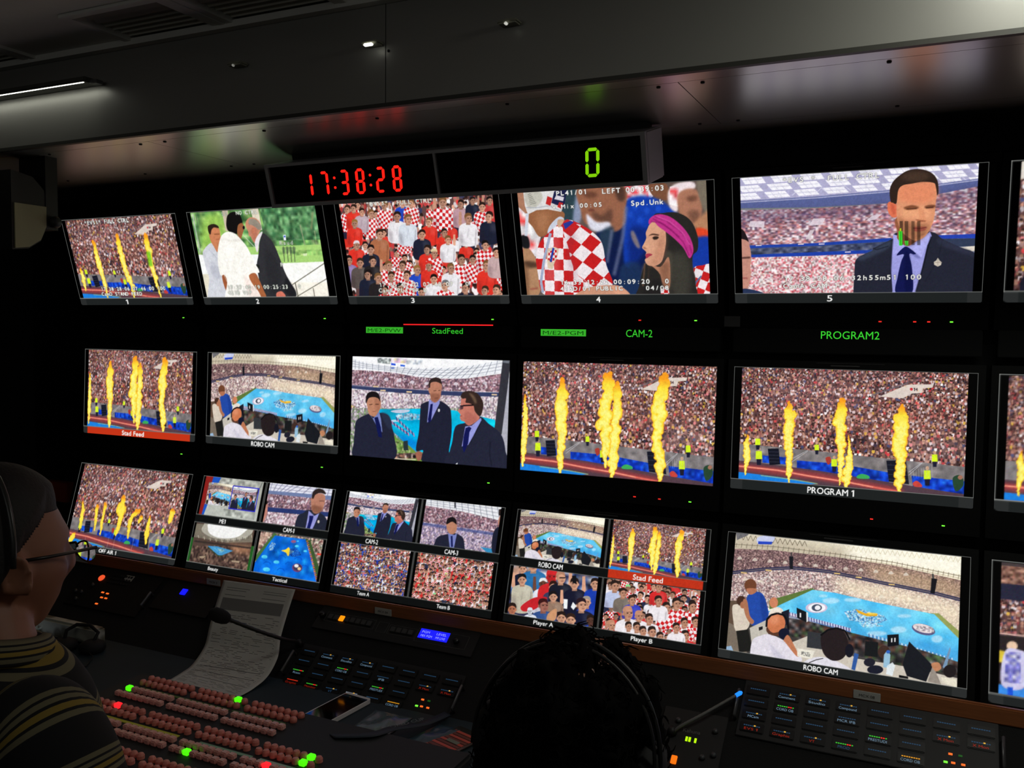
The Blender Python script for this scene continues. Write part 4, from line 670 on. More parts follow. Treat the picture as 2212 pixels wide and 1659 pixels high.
def fans3(p, rect):
    p.quad([(735.1, 443.7), (1063, 422.8), (1084.9, 638.8), (764.6, 641.5)], rect, (700, 400, 5.267)); g = np.random.default_rng(2); p.rng = g
    p.poly([(100, 50), (2100, 50), (2100, 1350), (200, 1350)], (120, 70, 60)); p.crowd([(50, 50), (2150, 50), (2150, 1350), (150, 1350)], 62, [(215, 60, 60), (240, 230, 232), (180, 60, 60), (60, 60, 90), (225, 120, 120), (240, 235, 235)], 4, 84)
    for i in range(60): p.person(200+g.random()*1850, 250+g.random()*1050, 40, ['c', 'c', (222, 52, 40), (235, 232, 236), (40, 40, 60)][int(g.integers(0, 5))], ln=4)
    R, N, Wt, B, K = (222, 52, 40), (30, 34, 52), (235, 232, 236), (34, 70, 190), (38, 34, 36)
    L = [(280, 300, 44, 'c', 0), (350, 290, 42, R, 0), (545, 350, 46, 'c', 0), (440, 330, 40, (190, 170, 180), 0), (700, 260, 44, 'c', 0), (900, 230, 44, B, 0), (1000, 230, 44, 'c', 0), (1250, 260, 44, 'c', 0), (1560, 240, 46, (190, 150, 160), 0), (1690, 200, 40, N, 1), (1880, 200, 44, (200, 60, 60), -1), (1800, 270, 48, 'c', 0), (1355, 220, 56, 'c', -1), (840, 380, 52, Wt, 0), (960, 410, 52, (215, 222, 232), 0), (1200, 440, 46, R, 0), (1120, 580, 50, N, 0), (1640, 400, 54, Wt, -1), (1880, 380, 54, N, 0), (1370, 560, 44, R, 0), (360, 460, 44, R, 0), (640, 580, 54, (176, 108, 74), 0), (1410, 640, 44, Wt, 1), (380, 700, 46, R, 0), (540, 750, 50, N, 0), (1180, 750, 48, R, 0), (1255, 790, 48, 'c', 0), (1560, 860, 54, 'c', 0), (1690, 860, 46, 'c', 0), (1830, 700, 50, 'c', 0), (1850, 930, 56, R, 0), (1960, 780, 50, (200, 170, 170), 0), (290, 870, 50, (140, 120, 170), 0), (420, 900, 50, (90, 80, 76), 0), (560, 880, 50, K, 0), (740, 930, 50, 'c', -1), (900, 930, 50, 'c', 0), (1060, 980, 50, B, 0), (1200, 930, 48, R, 0), (1440, 960, 52, Wt, 0), (510, 1030, 50, N, 0), (620, 1070, 52, K, 0), (770, 1050, 50, 'c', 0), (950, 1040, 50, 'c', 0), (1250, 1080, 50, Wt, 0), (1610, 1180, 56, N, 0), (1830, 1210, 50, R, 0), (1960, 1200, 54, (200, 130, 100), 0), (1380, 1150, 54, 'c', 0), (1110, 1230, 50, B, 0), (870, 1180, 50, 'c', 0), (700, 1200, 46, 'c', 0)]
    hats = {23: (225, 215, 220), 26: (226, 205, 160), 38: (215, 50, 40), 7: (215, 60, 60), 48: (110, 110, 115)}
    for i, (x, y, r, sh, up) in enumerate(L):
        p.person(x, y, r, sh, hair=[(40, 28, 24), (58, 40, 30), (28, 22, 22), (120, 84, 50)][int(g.integers(0, 4))] if i not in (20, 37) else (150, 110, 60), skin=tuple(np.array((226, 168, 140))*(.8+.22*g.random())), up=up, hat=hats.get(i), face=int(g.integers(-1, 2)), ln=5.5)
    W = (226, 226, 214)
    p.text('*EVS3*', (488, 262), (740, 244), 44, W, 1, .35); p.text('FULL CTRL', (830, 244), (1225, 220), 44, W, 1, .35); p.text('17:35:40:02 02:48:07   0', (630, 1165), (1650, 1155), 44, W, 1, .4); p.text('CamC PLAYER B', (630, 1228), (1175, 1224), 44, W, 1, .4)

def sea(p, rect, pal, r, seed, chk=.5, hats=.1, up=.2):
    """a tight shot of many supporters"""
    x0, y0, x1, y1 = rect; p.quad([(0, 0), (100, 0), (100, 60), (0, 60)], rect); g = np.random.default_rng(seed); p.rng = g
    p.poly([(0, 0), (100, 0), (100, 60), (0, 60)], (110, 50, 50)); y = -r
    while y < 62:
        x = -r*g.random()*2
        while x < 102:
            sh = pal[int(g.integers(0, len(pal)))]
            p.person(x+r*.5*g.standard_normal(), y+r*.5*g.standard_normal(), r*(.85+.3*g.random()), sh, hair=[(40, 28, 24), (60, 42, 32), (24, 20, 22)][int(g.integers(0, 3))], skin=tuple(np.array((228, 168, 140))*(.72+.28*g.random())), up=(1 if g.random() < .5 else -1) if g.random() < up else 0, face=int(g.integers(-1, 2)), ln=4.5, hat=tuple(g.integers(120, 240, 3)) if g.random() < hats else None)
            x += r*2.5
        y += r*1.9
def player_a(p, rect):
    p.quad([(1111.4, 1219.3), (1290.6, 1245), (1279, 1352.5), (1098.1, 1326)], rect, (1080, 1080, 4.608)); p.rng = np.random.default_rng(5)
    p.poly([(0, 500), (1100, 500), (1100, 1400), (0, 1400)], (50, 50, 80)); p.noise([(100, 600), (1000, 700), (980, 1000), (100, 1000)], [(40, 44, 80), (50, 90, 170), (180, 140, 120), (30, 30, 44), (210, 210, 220)], 50, 3)
    S = (220, 164, 134); P = p.person
    P(235, 680, 50, (24, 28, 50), skin=S); P(340, 640, 66, (40, 110, 170), skin=S, ln=5); P(440, 830, 52, (226, 228, 240), hat=(235, 235, 235), skin=(110, 70, 55), up=-1)
    P(525, 760, 70, (205, 40, 44), hair=(205, 40, 44), skin=(205, 40, 44), ln=3); P(540, 860, 52, (60, 60, 90), skin=S, hair=(50, 26, 22)); P(230, 790, 54, (196, 190, 170), hat=(24, 24, 26), skin=S, up=-1, ln=6)
    P(610, 770, 58, (26, 28, 42), skin=S, hair=(180, 130, 105), up=1, glasses=1, face=1); P(745, 830, 54, (24, 26, 46), up=1, skin=S); P(940, 830, 52, (26, 60, 170), skin=S); P(860, 1010, 52, (26, 56, 170), skin=(216, 160, 130), hair=(160, 150, 140))
    p.sp([(220, 1060), (330, 980), (430, 960), (480, 980), (400, 1060), (330, 1100), (240, 1110)], (196, 36, 44)); P(540, 960, 50, (150, 120, 100), hat=(28, 24, 26), skin=S, up=1, ln=3)
    P(440, 1050, 62, (50, 80, 140), hat=(60, 24, 26), skin=(170, 110, 95), face=1, ln=3.5); P(810, 1040, 62, (22, 26, 52), hat=(40, 26, 34), skin=S, face=1, ln=4); P(130, 1090, 56, (150, 140, 120), skin=(190, 120, 90)); P(310, 1110, 34, (220, 225, 235), skin=(220, 225, 235), hair=(220, 225, 235))
    P(620, 1170, 56, (40, 40, 60), skin=S); P(710, 1190, 58, (40, 60, 160), hair=(52, 34, 28), skin=S); P(900, 1190, 50, (30, 60, 180), skin=(90, 60, 50)); p.poly([(640, 980), (680, 985), (675, 1080), (640, 1075)], (235, 238, 240)); p.poly([(730, 1010), (765, 1050), (735, 1090), (710, 1060)], (235, 238, 240)); p.poly([(720, 750), (760, 745), (765, 830), (725, 820)], (20, 20, 24)); p.sp([(490, 1130), (570, 1080), (560, 1190), (480, 1200)], (205, 150, 110))
def tactical(p, rect):
    p.quad([(567.5, 1145.5), (696, 1163.8), (680.5, 1258.8), (546.2, 1238.6)], rect, (390, 1010, 6.146))
    p.noise([(900, 800), (2000, 900), (2000, 1600), (900, 1500)], [(130, 110, 110), (190, 170, 160), (80, 90, 70), (220, 190, 170), (100, 60, 60)], 16, 3); p.poly([(1260, 860), (1300, 880), (1000, 1280), (1000, 1180), (1180, 960)], (70, 110, 60)); p.poly([(1650, 930), (1720, 960), (1870, 1500), (1790, 1540), (1740, 1200)], (60, 90, 50)); p.poly([(1000, 860), (1240, 860), (1060, 1060), (1010, 1080)], (220, 180, 160), .6, 10)
    bl = [(1270, 895), (1655, 945), (1700, 1120), (1790, 1530), (1500, 1490), (955, 1400), (985, 1280), (1180, 1010)]
    p.poly(bl, (16, 118, 232)); p.noise(bl, [(16, 118, 232), (30, 135, 240), (10, 100, 215), (5, 85, 200)], 60, 4, .7)
    for x, y, a in ((1120, 1190, 40), (1275, 1262, 38), (1140, 1370, 48), (1545, 1038, 26), (1650, 1105, 22), (1560, 970, 14)): p.ell(x, y, a, a*.62, (90, 215, 250)); p.ell(x+a*.3, y+a*.3, a*.7, a*.3, (60, 190, 240), .7)
    for x, y in ((1150, 1290), (1350, 1200), (1330, 1380), (1560, 1220), (1440, 1290), (1240, 1120), (1640, 1330)): p.line([(x-50, y), (x-20, y-30), (x+30, y-22), (x+50, y+10)], 10, (6, 78, 190), .8, 2)
    p.sp([(1345, 1100), (1400, 1085), (1440, 1055), (1465, 1090), (1510, 1110), (1480, 1130), (1430, 1175), (1405, 1130)], (250, 215, 60)); p.noise([(1460, 1060), (1560, 1080), (1600, 1160), (1500, 1190), (1440, 1170)], [(20, 70, 170), (60, 130, 210), (10, 50, 130)], 10, 5, .8); p.noise([(1180, 1060), (1230, 980), (1275, 1010), (1230, 1100), (1190, 1100)], [(170, 210, 245), (40, 120, 225)], 10, 6, .9)
    p.ell(1545, 1338, 66, 60, (110, 60, 110)); p.ell(1548, 1332, 52, 46, (60, 56, 80)); p.ell(1535, 1310, 28, 24, (245, 240, 240)); p.ell(1570, 1350, 22, 22, (235, 200, 150)); p.ell(1505, 975, 32, 20, (150, 90, 130)); p.poly([(1800, 1130), (1850, 1135), (1845, 1160), (1800, 1155)], (225, 70, 60))
    for i in range(22): t = i/21; p.line([(1668+t*112, 970+t*540), (1690+t*118, 965+t*545)], 12, (190, 90, 150) if i % 2 else (230, 120, 60), .9)
def beauty(p, rect):
    p.quad([(423.5, 1129), (546.5, 1145.5), (530.4, 1236), (405.5, 1216)], rect, (390, 1010, 6.146))
    p.poly([(50, 700), (1000, 700), (950, 1450), (50, 1450)], (84, 66, 58)); p.noise([(50, 1050), (950, 1050), (900, 1450), (50, 1400)], [(80, 60, 54), (130, 105, 90), (50, 38, 36), (100, 78, 68)], 22, 2); p.poly([(150, 750), (350, 760), (930, 860), (940, 1000), (600, 1010), (150, 930)], (122, 114, 100))
    p.sp([(270, 850), (300, 760), (360, 700), (900, 760), (940, 850), (850, 940), (650, 980), (400, 940)], (176, 172, 158)); p.sp([(350, 820), (400, 740), (850, 780), (820, 870), (700, 940), (500, 945), (380, 890)], (244, 244, 242)); p.line([(280, 880), (400, 950), (650, 985), (850, 950), (930, 880)], 9, (120, 115, 104), .8, 3)
    for k in range(20): t = k/19; p.line([(180+t*740, 900+60*np.sin(t*3.1)), (190+t*735, 935+70*np.sin(t*3.1))], 8, (198, 190, 170) if k % 2 else (90, 84, 76))
    p.poly([(600, 1030), (930, 1060), (900, 1160), (700, 1140)], (210, 150, 110), .7, 30); p.line([(170, 990), (500, 1030), (920, 1080)], 20, (50, 42, 40), .9, 4); p.poly([(345, 1055), (470, 1060), (680, 1120), (530, 1185), (480, 1180)], (70, 150, 205)); p.line([(345, 1070), (480, 1188), (540, 1192)], 12, (50, 70, 40), .8); p.noise([(420, 1080), (560, 1100), (600, 1130), (500, 1150)], [(110, 190, 225), (200, 200, 150), (60, 140, 200)], 16, 4, .6)
    for q in ([(230, 1200), (320, 1190), (290, 1225), (240, 1220)], [(660, 1250), (770, 1260), (760, 1285), (660, 1275)]): p.poly(q, (170, 150, 125))
def me1(p, rect, mini=1):
    p.quad([(445.7, 1029.6), (570, 1041.8), (551, 1131.2), (427.5, 1114.8)], rect, (390, 1010, 6.146))
    p.poly([(150, 50), (1200, 100), (1100, 800), (150, 700)], (168, 170, 162)); p.poly([(300, 480), (1060, 590), (1000, 760), (270, 660)], (184, 188, 180)); p.noise([(500, 130), (1060, 190), (1030, 300), (480, 220)], [(172, 174, 166), (140, 142, 136), (180, 182, 172)], 34, 3, .8); p.noise([(560, 570), (980, 610), (960, 720), (560, 660)], [(180, 184, 176), (150, 154, 146)], 34, 4, .8)
    p.poly([(330, 110), (440, 125), (340, 500), (270, 655), (225, 640)], (140, 34, 30)); p.poly([(438, 125), (540, 135), (500, 215), (410, 210)], (30, 84, 190)); p.poly([(310, 505), (350, 512), (295, 655), (268, 652)], (30, 84, 190)); p.line([(1090, 200), (1030, 320)], 16, (110, 115, 108), .8)
    a = p.M([(390, 215), (712, 240), (310, 500), (630, 530)]); r1 = (a[:, 0].min()+1, a[:2, 1].min(), a[:, 0].max()-1, a[2:, 1].max()); b = p.M([(705, 265), (1040, 298), (630, 560), (965, 600)]); r2 = (b[:, 0].min()+1, b[:2, 1].mean(), b[:, 0].max()-1, b[2:, 1].mean())
    robo(p, r1, 1.6); p.rect = (0, 0, p.W, p.H); q = [int(v) for v in r2]; p.cpoly([np.array([(q[0]-2, q[1]-2), (q[2]+2, q[1]-2), (q[2]+2, q[3]+2), (q[0]-2, q[3]+2)], float)], (40, 40, 190)); presenters(p, r2, 1.6)
def cam1(p, rect):
    p.quad([(584, 1044), (717, 1056.5), (703, 1145.4), (568.3, 1131)], rect, (390, 1010, 6.146))
    roof(p, [(1150, 180), (2050, 270)], [(1150, 310), (1400, 345), (2050, 380)], 13, (232, 232, 245), (140, 140, 165), 3, 14); p.poly([(1150, 310), (2050, 375), (2050, 440), (1150, 360)], (110, 125, 165))
    p.noise([(1100, 350), (2050, 430), (2050, 640), (1050, 560)], FAR, 15, 3); p.poly([(1080, 530), (2000, 590), (2000, 650), (1080, 590)], (42, 56, 110)); p.noise([(1080, 590), (2000, 650), (1980, 900), (1050, 800)], [(200, 175, 185), (235, 215, 222), (150, 120, 130)], 15, 4)
    for x, y in ((1210, 420), (1440, 450), (1630, 455), (1340, 710)): p.sp([(x-30, y+15), (x, y-20), (x+28, y+15)], (228, 222, 235), .8)
    p.sp([(1130, 470), (1160, 480), (1155, 620), (1110, 730), (1090, 700)], (190, 130, 115)); p.sp([(1130, 440), (1165, 470), (1140, 500)], (40, 30, 30))
    p.sp([(1520, 810), (1560, 650), (1640, 600), (1700, 560), (1840, 590), (1940, 680), (1950, 860), (1530, 850)], (36, 40, 56)); p.poly([(1705, 570), (1780, 640), (1845, 600), (1790, 740), (1750, 830), (1665, 820), (1690, 680)], (150, 152, 215)); p.poly([(1715, 635), (1770, 640), (1760, 690), (1720, 825), (1680, 820), (1710, 700)], (20, 26, 90))
    p.sp([(1735, 410), (1770, 360), (1850, 340), (1915, 370), (1910, 470), (1880, 560), (1820, 605), (1770, 600), (1740, 540), (1735, 460)], (184, 126, 104)); p.sp([(1750, 500), (1880, 520), (1860, 590), (1800, 605), (1750, 570)], (120, 76, 58), .7, 10); p.sp([(1745, 400), (1760, 320), (1830, 275), (1900, 300), (1925, 350), (1850, 335), (1790, 360), (1765, 410)], (46, 36, 34)); p.line([(1840, 440), (1905, 440)], 9, (80, 50, 44), .8, 3); p.ell(1835, 715, 14, 20, (215, 205, 190))
def cam3(p, rect):
    p.quad([(921.2, 1080), (1081.6, 1095), (1061.6, 1197.8), (908.6, 1176)], rect, (700, 1030, 2.572))
    roof(p, [(560, 120), (990, 160)], [(560, 165), (780, 200), (1000, 255)], 14, (235, 236, 240), (110, 115, 130), 4, 3.5); p.noise([(540, 160), (780, 200), (1000, 255), (990, 330), (540, 265)], FAR, 6, 3); p.noise([(540, 255), (980, 320), (980, 440), (530, 400)], [(150, 135, 165), (200, 185, 200), (120, 105, 135), (190, 165, 175)], 6, 4); p.line([(545, 268), (970, 330)], 14, (64, 78, 140), .7, 2); p.line([(722, 140), (722, 175)], 7, (30, 30, 40))
    p.poly([(850, 395), (960, 415), (960, 435), (890, 430)], (50, 140, 190))
    p.sp([(610, 380), (630, 340), (680, 325), (720, 320), (760, 345), (768, 400), (765, 420), (610, 400)], (34, 36, 54)); p.poly([(682, 318), (715, 330), (730, 320), (712, 400), (690, 398)], (120, 130, 190)); p.line([(701, 335), (702, 395)], 11, (20, 26, 84)); p.sp([(675, 290), (680, 255), (720, 250), (730, 290), (715, 322), (690, 322)], (186, 130, 104)); p.sp([(675, 270), (680, 240), (705, 228), (725, 240), (728, 270), (705, 255)], (26, 22, 24))
    p.sp([(915, 430), (925, 320), (965, 290), (980, 440)], (30, 32, 50)); p.sp([(955, 260), (970, 215), (982, 220), (975, 290)], (190, 130, 110)); p.poly([(965, 180), (982, 175), (980, 220), (962, 215)], (40, 30, 28))
def dancers(p, rect):
    p.quad([(2161.9, 1213), (2631, 1262), (2640, 1575), (2153.8, 1495)], rect)
    p.poly([(2140, 1190), (2700, 1250), (2700, 1640), (2130, 1560)], (70, 60, 62)); p.noise([(2140, 1220), (2700, 1260), (2700, 1300), (2140, 1258)], [(130, 90, 76), (170, 130, 112), (90, 60, 54)], 5, 3); p.poly([(2140, 1258), (2700, 1300), (2700, 1340), (2140, 1292)], (40, 40, 60)); p.crowd([(2140, 1292), (2700, 1330), (2700, 1420), (2140, 1362)], 7, STAND, 6, 9); p.line([(2140, 1364), (2700, 1420)], 3, (225, 180, 170)); p.poly([(2140, 1368), (2700, 1425), (2700, 1640), (2130, 1560)], (44, 36, 38))
    p.poly([(2130, 1470), (2700, 1570), (2700, 1660), (2130, 1560)], (60, 140, 230)); p.poly([(2150, 1400), (2170, 1405), (2165, 1430), (2150, 1425)], (215, 190, 60)); p.poly([(2200, 1415), (2214, 1418), (2214, 1455), (2203, 1450)], (40, 150, 160))
    for i in range(12):
        x = 2178+i*44; y = 1392+i*7; p.ell(x, y, 9, 10, (235, 200, 170)); p.sp([(x-12, y+12), (x+12, y+8), (x+30, y+20), (x+22, y+24), (x+20, y+88), (x-18, y+84)], (205, 200, 232)); p.noise([(x-10, y+12), (x+14, y+14), (x+14, y+80), (x-14, y+78)], [(60, 60, 150), (220, 220, 245), (120, 120, 200)], 7, i, .8); p.line([(x-4, y+88), (x-4, y+110)], 10, (30, 80, 210))
# ---------------------------------------------------------------- room shell (world z = eye height 1.6 at the camera)
SHEET = mat('painted_sheet', (205, 205, 195), .28, .8, noise=.04, nscale=3)
SHEET2 = mat('painted_fascia', (150, 150, 144), .4, .25, noise=.05, nscale=3)
CEIL = mat('ceiling_panel', (222, 222, 214), .6, noise=.05)
def st(name, m, a, b, label=None):
    return MB().box(a, b).build(name, m, kind='structure', label=label)
st('floor', mat('dark_vinyl', (30, 30, 32), .6, noise=.2), (-3.2, -1.8, -.05), (1.8, 2.3, 0))
st('wall_front', CARPET, (-3.1, 2.13, 0), (1.8, 2.25, 2.3)); st('wall_left', CARPET, (-3.2, -1.8, 0), (-3.1, 2.25, 2.3))
st('wall_right', CARPET, (1.7, -1.8, 0), (1.8, 2.13, 2.3)); st('wall_back', CARPET, (-3.1, -1.8, 0), (1.7, -1.7, 2.3))
b = MB()                                            # ceiling with openings for the vents
V = [(-2.30, -2.04), (-1.675, -1.43), (-1.375, -1.11)]; xs = [-3.1]+[q for v in V for q in v]+[1.7]
b.box((-3.1, -1.7, 2.25), (1.7, 1.33, 2.3)); b.box((-3.1, 1.525, 2.25), (1.7, 2.13, 2.3))
for i in range(0, len(xs), 2): b.box((xs[i], 1.33, 2.25), (xs[i+1], 1.525, 2.3))
b.build('ceiling', CEIL, kind='structure')
o = empty('trim_1', (0, 1.513, 2.04), kind='structure'); b = MB(); b.box((-3.1, -.008, 0), (-1.004, .012, .21)); b.box((-1.002, -.008, 0), (1.7, .012, .21)); b.build('fascia_panel', SHEET2, o)
b = MB(); b.box((-3.1, -.014, -.004), (1.7, -.002, .004)); b.build('edge_strip', mat('dark_edge', (60, 60, 54), .5), o)
b = MB()
for x in (-.996, .4, -2.3): b.lathe([(.003, 0), (.0025, .002)], 8, Tm((x, -.008, .105), math.pi/2))
b.build('screw', mat('screw_black', (14, 14, 14), .4), o)
b = MB(); b.box((-3.1, .0, .195), (1.7, .012, .21)); b.box((-3.1, -.03, .196), (1.7, -.01, .21)); b.build('upper_rail', CEIL, o)
o = empty('trim_2', (0, 1.52, 2.04), kind='structure'); b = MB(); xs2 = [-3.1, -1.722, -.432, .86, 1.7]; g = .0009
b.box((-3.1, 0, .006), (1.7, .61, .01), 1)
for i in range(4): b.box((xs2[i]+g, .05, 0), (xs2[i+1]-g, .39, .006)); b.box((xs2[i], 0, 0), (xs2[i+1], .0485, .006)); b.box((xs2[i], .3915, 0), (xs2[i+1], .61, .006))
b.build('soffit_sheet', [SHEET, BLACK], o); b = MB()
for i in range(4):
    for k in range(5):
        for y in (.065, .372): b.lathe([(.0042, 0), (.0035, -.0025)], 8, Tm((xs2[i]+.04+k*(xs2[i+1]-xs2[i]-.08)/4, y, 0)))
b.build('screw', mat('screw_dark', (40, 38, 36), .35, .6), o)
# ceiling grid bars and vents
for i, (a, c) in enumerate(V):
    o = empty('air_vent', ((a+c)/2, 1.43, 2.25), label=['slatted air vent cut off by the upper corner of the ceiling, beyond the lit lamp', 'square slatted air vent whole in view in the ceiling', 'slatted air vent in the ceiling nearest the clock, cut by the frame'][i], cat='vent', group='ceiling air vents')
    h = (c-a)/2; b = MB(); w = .018
    for q in (((-h-w, -.1-w, -.006), (h+w, -.1, 0)), ((-h-w, .095, -.006), (h+w, .095+w, 0)), ((-h-w, -.1, -.006), (-h, .095, 0)), ((h, -.1, -.006), (h+w, .095, 0))): b.box(*q)
    b.build('vent_frame', CEIL, o); b = MB()
    for k in range(9): b.box((-h, -.004, -.0008), (h, .012, .0008), M=Tm((0, -.09+k*.022, .012), math.radians(-38)))
    b.build('slat', mat('vent_slat', (225, 225, 210), .6), o); MB().box((-h, -.1, .03), (h, .095, .04)).build('duct_back', mat('duct_grey', (70, 70, 66), .7), o)
b = MB()
for x in (-2.0, -1.40, -1.085, -.5, .1): b.box((x-.012, -1.7, 2.243), (x+.004, 1.535, 2.25))
b.build('trim_3', CEIL, kind='structure'); MB().box((-3.1, 1.535, 2.236), (1.7, 1.56, 2.25)).build('trim_4', CEIL, kind='structure')
# linear lamps along the fascia
LAMPG = mat('lamp_glow', (255, 255, 245), .5, emit=(255, 255, 240), es=5)
def strip(x0, x1, lit, lab):
    o = empty('strip_lamp', ((x0+x1)/2, 1.505, 2.163), label=lab, cat='lamp'); h = (x1-x0)/2
    MB().box((-h, -.045, 0), (h, 0, .012), bev=.003).build('housing', mat('lamp_housing', (84, 84, 76), .5), o); MB().box((h, -.03, -.003), (h+.022, -.012, .006)).build('end_cap', GREYM, o)
    if lit:
        MB().box((-h+.01, -.04, -.001), (h-.01, -.037, 0)).build('diffuser', LAMPG, o); a = area('strip_light', (0, -.026, -.008), (math.radians(18), 0, 0), x1-x0, .02, lit, (1, 1, .88)); a.parent = o
strip(-2.36, -1.80, .06, 'thin lit strip lamp along the fascia under the ceiling edge, left of the vents'); o = empty('ceiling_lamp', (.38, 1.26, 2.25), label='flat ceiling lamp above the top edge of the photo, lighting the bright patch of fascia', cat='lamp')
MB().box((-.36, -.06, -.014), (.36, .06, 0), bev=.003).build('housing', mat('lamp_housing', (84, 84, 76), .5), o); MB().box((-.34, -.045, -.016), (.34, .045, -.0142)).build('diffuser', LAMPG, o)
a = area('panel_light', (0, 0, -.02), (math.radians(22), 0, 0), .66, .09, 5.2, (1, 1, .90)); a.parent = o
for i, x in enumerate((-1.37, -1.026, -.727)):
    o = empty('spot_lamp', (x, 1.505, 2.155), label=['unlit recessed spot lamp with a tiny glint, over the vents', 'small spot lamp showing a bright white lens on the dark fascia', 'small spot lamp with a faint glint at the top edge of the photo'][i], cat='lamp')
    MB().box((-.02, -.026, 0), (.02, 0, .008), bev=.003).build('housing', mat('spot_housing', (150, 150, 132), .5), o)
    w = (.002, .010, .003)[i]; MB().box((-w, -.030, -.004), (w, -.022, .001), bev=.0015).build('lens', mat('lens_%d' % i, (255, 255, 250), emit=(255, 255, 245), es=(.12, 1.6, .4)[i]), o)  # lens glints are put in as faint emission
# left loudspeaker
o = empty('wall_speaker', (-2.12, 1.5, 1.79), label='dark wall loudspeaker with pale rounded cheek hanging under the soffit at the far left', cat='loudspeaker')
pr = [(0, 0), (.045, .006), (.08, .028), (.098, .065), (.1, .12), (.092, .16), (.06, .19), (0, .2)]
b = MB(); b.prism(pr, -.34, 0, ax='yz'); b.build('cabinet', BLACK, o); pc = [(.006, .004), (.045, .01), (.078, .031), (.094, .066), (.095, .118), (.006, .118)]
b = MB(); b.prism(pc, 0, .004, ax='yz'); b.build('cheek', mat('speaker_cheek', (150, 145, 112), .5), o)
MB().lathe([(.014, 0), (.016, .01), (.010, .02)], 14, Tm((.004, .115, .08), 0, math.pi/2)).build('bracket_knob', BLACK, o); MB().box((-.1, .095, .06), (.002, .13, .25)).build('bracket', BLACK, o)
# ---------------------------------------------------------------- monitor wall
X0, PITCH, PW, PH = -2.5763, .5382, .5, .28125
COLX = [-.0035, .0028, .0031, -.0011, -.0006, -.0007]
ROWS = [(1.996, .3395, .2582, .2591), (2.0788, -.0779, -.0458, .2587), (2.0574, -.4588, -.2927, .2633)]
SCR = bpy.data.materials.new('screen_picture'); SCR.use_nodes = True; _b = SCR.node_tree.nodes['Principled BSDF']; _a = SCR.node_tree.nodes.new('ShaderNodeVertexColor'); _a.layer_name = 'picture'
SCR.node_tree.links.new(_a.outputs[0], _b.inputs['Emission Color']); _b.inputs['Emission Strength'].default_value = 1; _b.inputs['Base Color'].default_value = (.004, .004, .004, 1); _b.inputs['Roughness'].default_value = .35; _b.inputs['Specular IOR Level'].default_value = .12; SCR.cycles.emission_sampling = 'NONE'
def screen_mesh(p, name, parent, w=PW, h=PH):
    """the picture surface: a fine grid, one colour per point"""
    ny, nx = p.a.shape[:2]; me = bpy.data.meshes.new(name); X, Z = np.meshgrid((np.arange(nx)/(nx-1)-.5)*w, -np.arange(ny)/(ny-1)*h)
    co = np.stack([X, np.zeros_like(X), Z], -1).reshape(-1, 3).astype(np.float32); i = np.arange(nx*ny).reshape(ny, nx)
    f = np.stack([i[1:, :-1], i[1:, 1:], i[:-1, 1:], i[:-1, :-1]], -1).reshape(-1).astype(np.int32); n = len(f)//4
    me.vertices.add(nx*ny); me.vertices.foreach_set('co', co.ravel()); me.loops.add(4*n); me.loops.foreach_set('vertex_index', f); me.polygons.add(n); me.polygons.foreach_set('loop_start', np.arange(n, dtype=np.int32)*4)
    me.update(calc_edges=True); c = np.clip(p.a, 0, 1); c = np.where(c <= .04045, c/12.92, ((c+.055)/1.055)**2.4)
    at = me.color_attributes.new('picture', 'FLOAT_COLOR', 'POINT'); at.data.foreach_set('color', np.concatenate([c.reshape(-1, 3), np.ones((nx*ny, 1))], 1).astype(np.float32).ravel())
    me.materials.append(SCR); o = bpy.data.objects.new(name, me); COL.objects.link(o); o.parent = parent; return o
OUT = {}    # outline corners in the photograph, for mapping pictures onto the panels
def outline_px(r, k):
    y0, z0, ti, h = ROWS[r]; R = np.array((Matrix.Rotation(.4458, 3, 'Z') @ Matrix.Rotation(-.0602, 3, 'X') @ Matrix.Rotation(-.0113, 3, 'Y'))); x = X0+k*PITCH+COLX[k]; q = []
    for dx, v in ((0, 0), (PW, 0), (PW, h), (0, h)):
        c = R.T @ np.array([x+dx, y0+math.sin(ti)*v, z0-math.cos(ti)*v]); q.append((1106+1925.5*c[0]/c[1], 829.5-1925.5*c[2]/c[1]))
    return q
WPX = [270, 310, 375, 455, 570, 240]
def canvas(r, k):
    W = WPX[k]; H = int(round(W*PH/PW)); p = Pic(W, H); oh = ROWS[r][3]/PH*H; p.oh = oh
    p.Ho = homog(outline_px(r, k), [(0, 0), (W, 0), (W, oh), (0, oh)]); return p
def rect_of(p, q):
    a = hmap(p.Ho, q); return (a[[0, 3], 0].mean(), max(0, a[:2, 1].mean()), a[1:3, 0].mean(), min(p.H, a[2:, 1].mean()))
def std(p, bottom=1):
    """margins and frame of a full-screen tile with its label strip"""
    return (.036*p.W, 1.5, .963*p.W, p.oh-1)
def finish(p, label, red=0, ctr=.5, size=.62, bold=1):
    H, W, oh = p.H, p.W, p.oh; p.rect = (0, 0, W, H); p.quad([(0, 0), (W, 0), (W, H), (0, H)], (0, 0, W, H))
    for a in (0, .03*0): pass
    p.poly([(0, 0), (.036*W, 0), (.036*W, oh), (0, oh)], (2, 2, 2)) if 0 else None
    p.poly([(0, oh), (W, oh), (W, H-3), (W-4, H), (4, H), (0, H-3)], (31, 34, 34)); p.poly([(0, oh), (.055*W, oh), (.055*W, H), (4, H), (0, H-3)], (42, 44, 44)); p.poly([(.945*W, oh), (W, oh), (W, H-3), (W-4, H), (.945*W, H)], (42, 44, 44))
    if red: p.poly([(.04*W, oh), (.955*W, oh), (.955*W, H), (.04*W, H)], (196, 52, 24))
    p.outline(0, 0, W, oh); hh = (H-oh)*size; tw = hh*.78*len(label); cx = ctr*W; p.text(label, (cx-tw/2, H-(H-oh-hh)/2), (cx+tw/2, H-(H-oh-hh)/2), hh, (240, 240, 238))
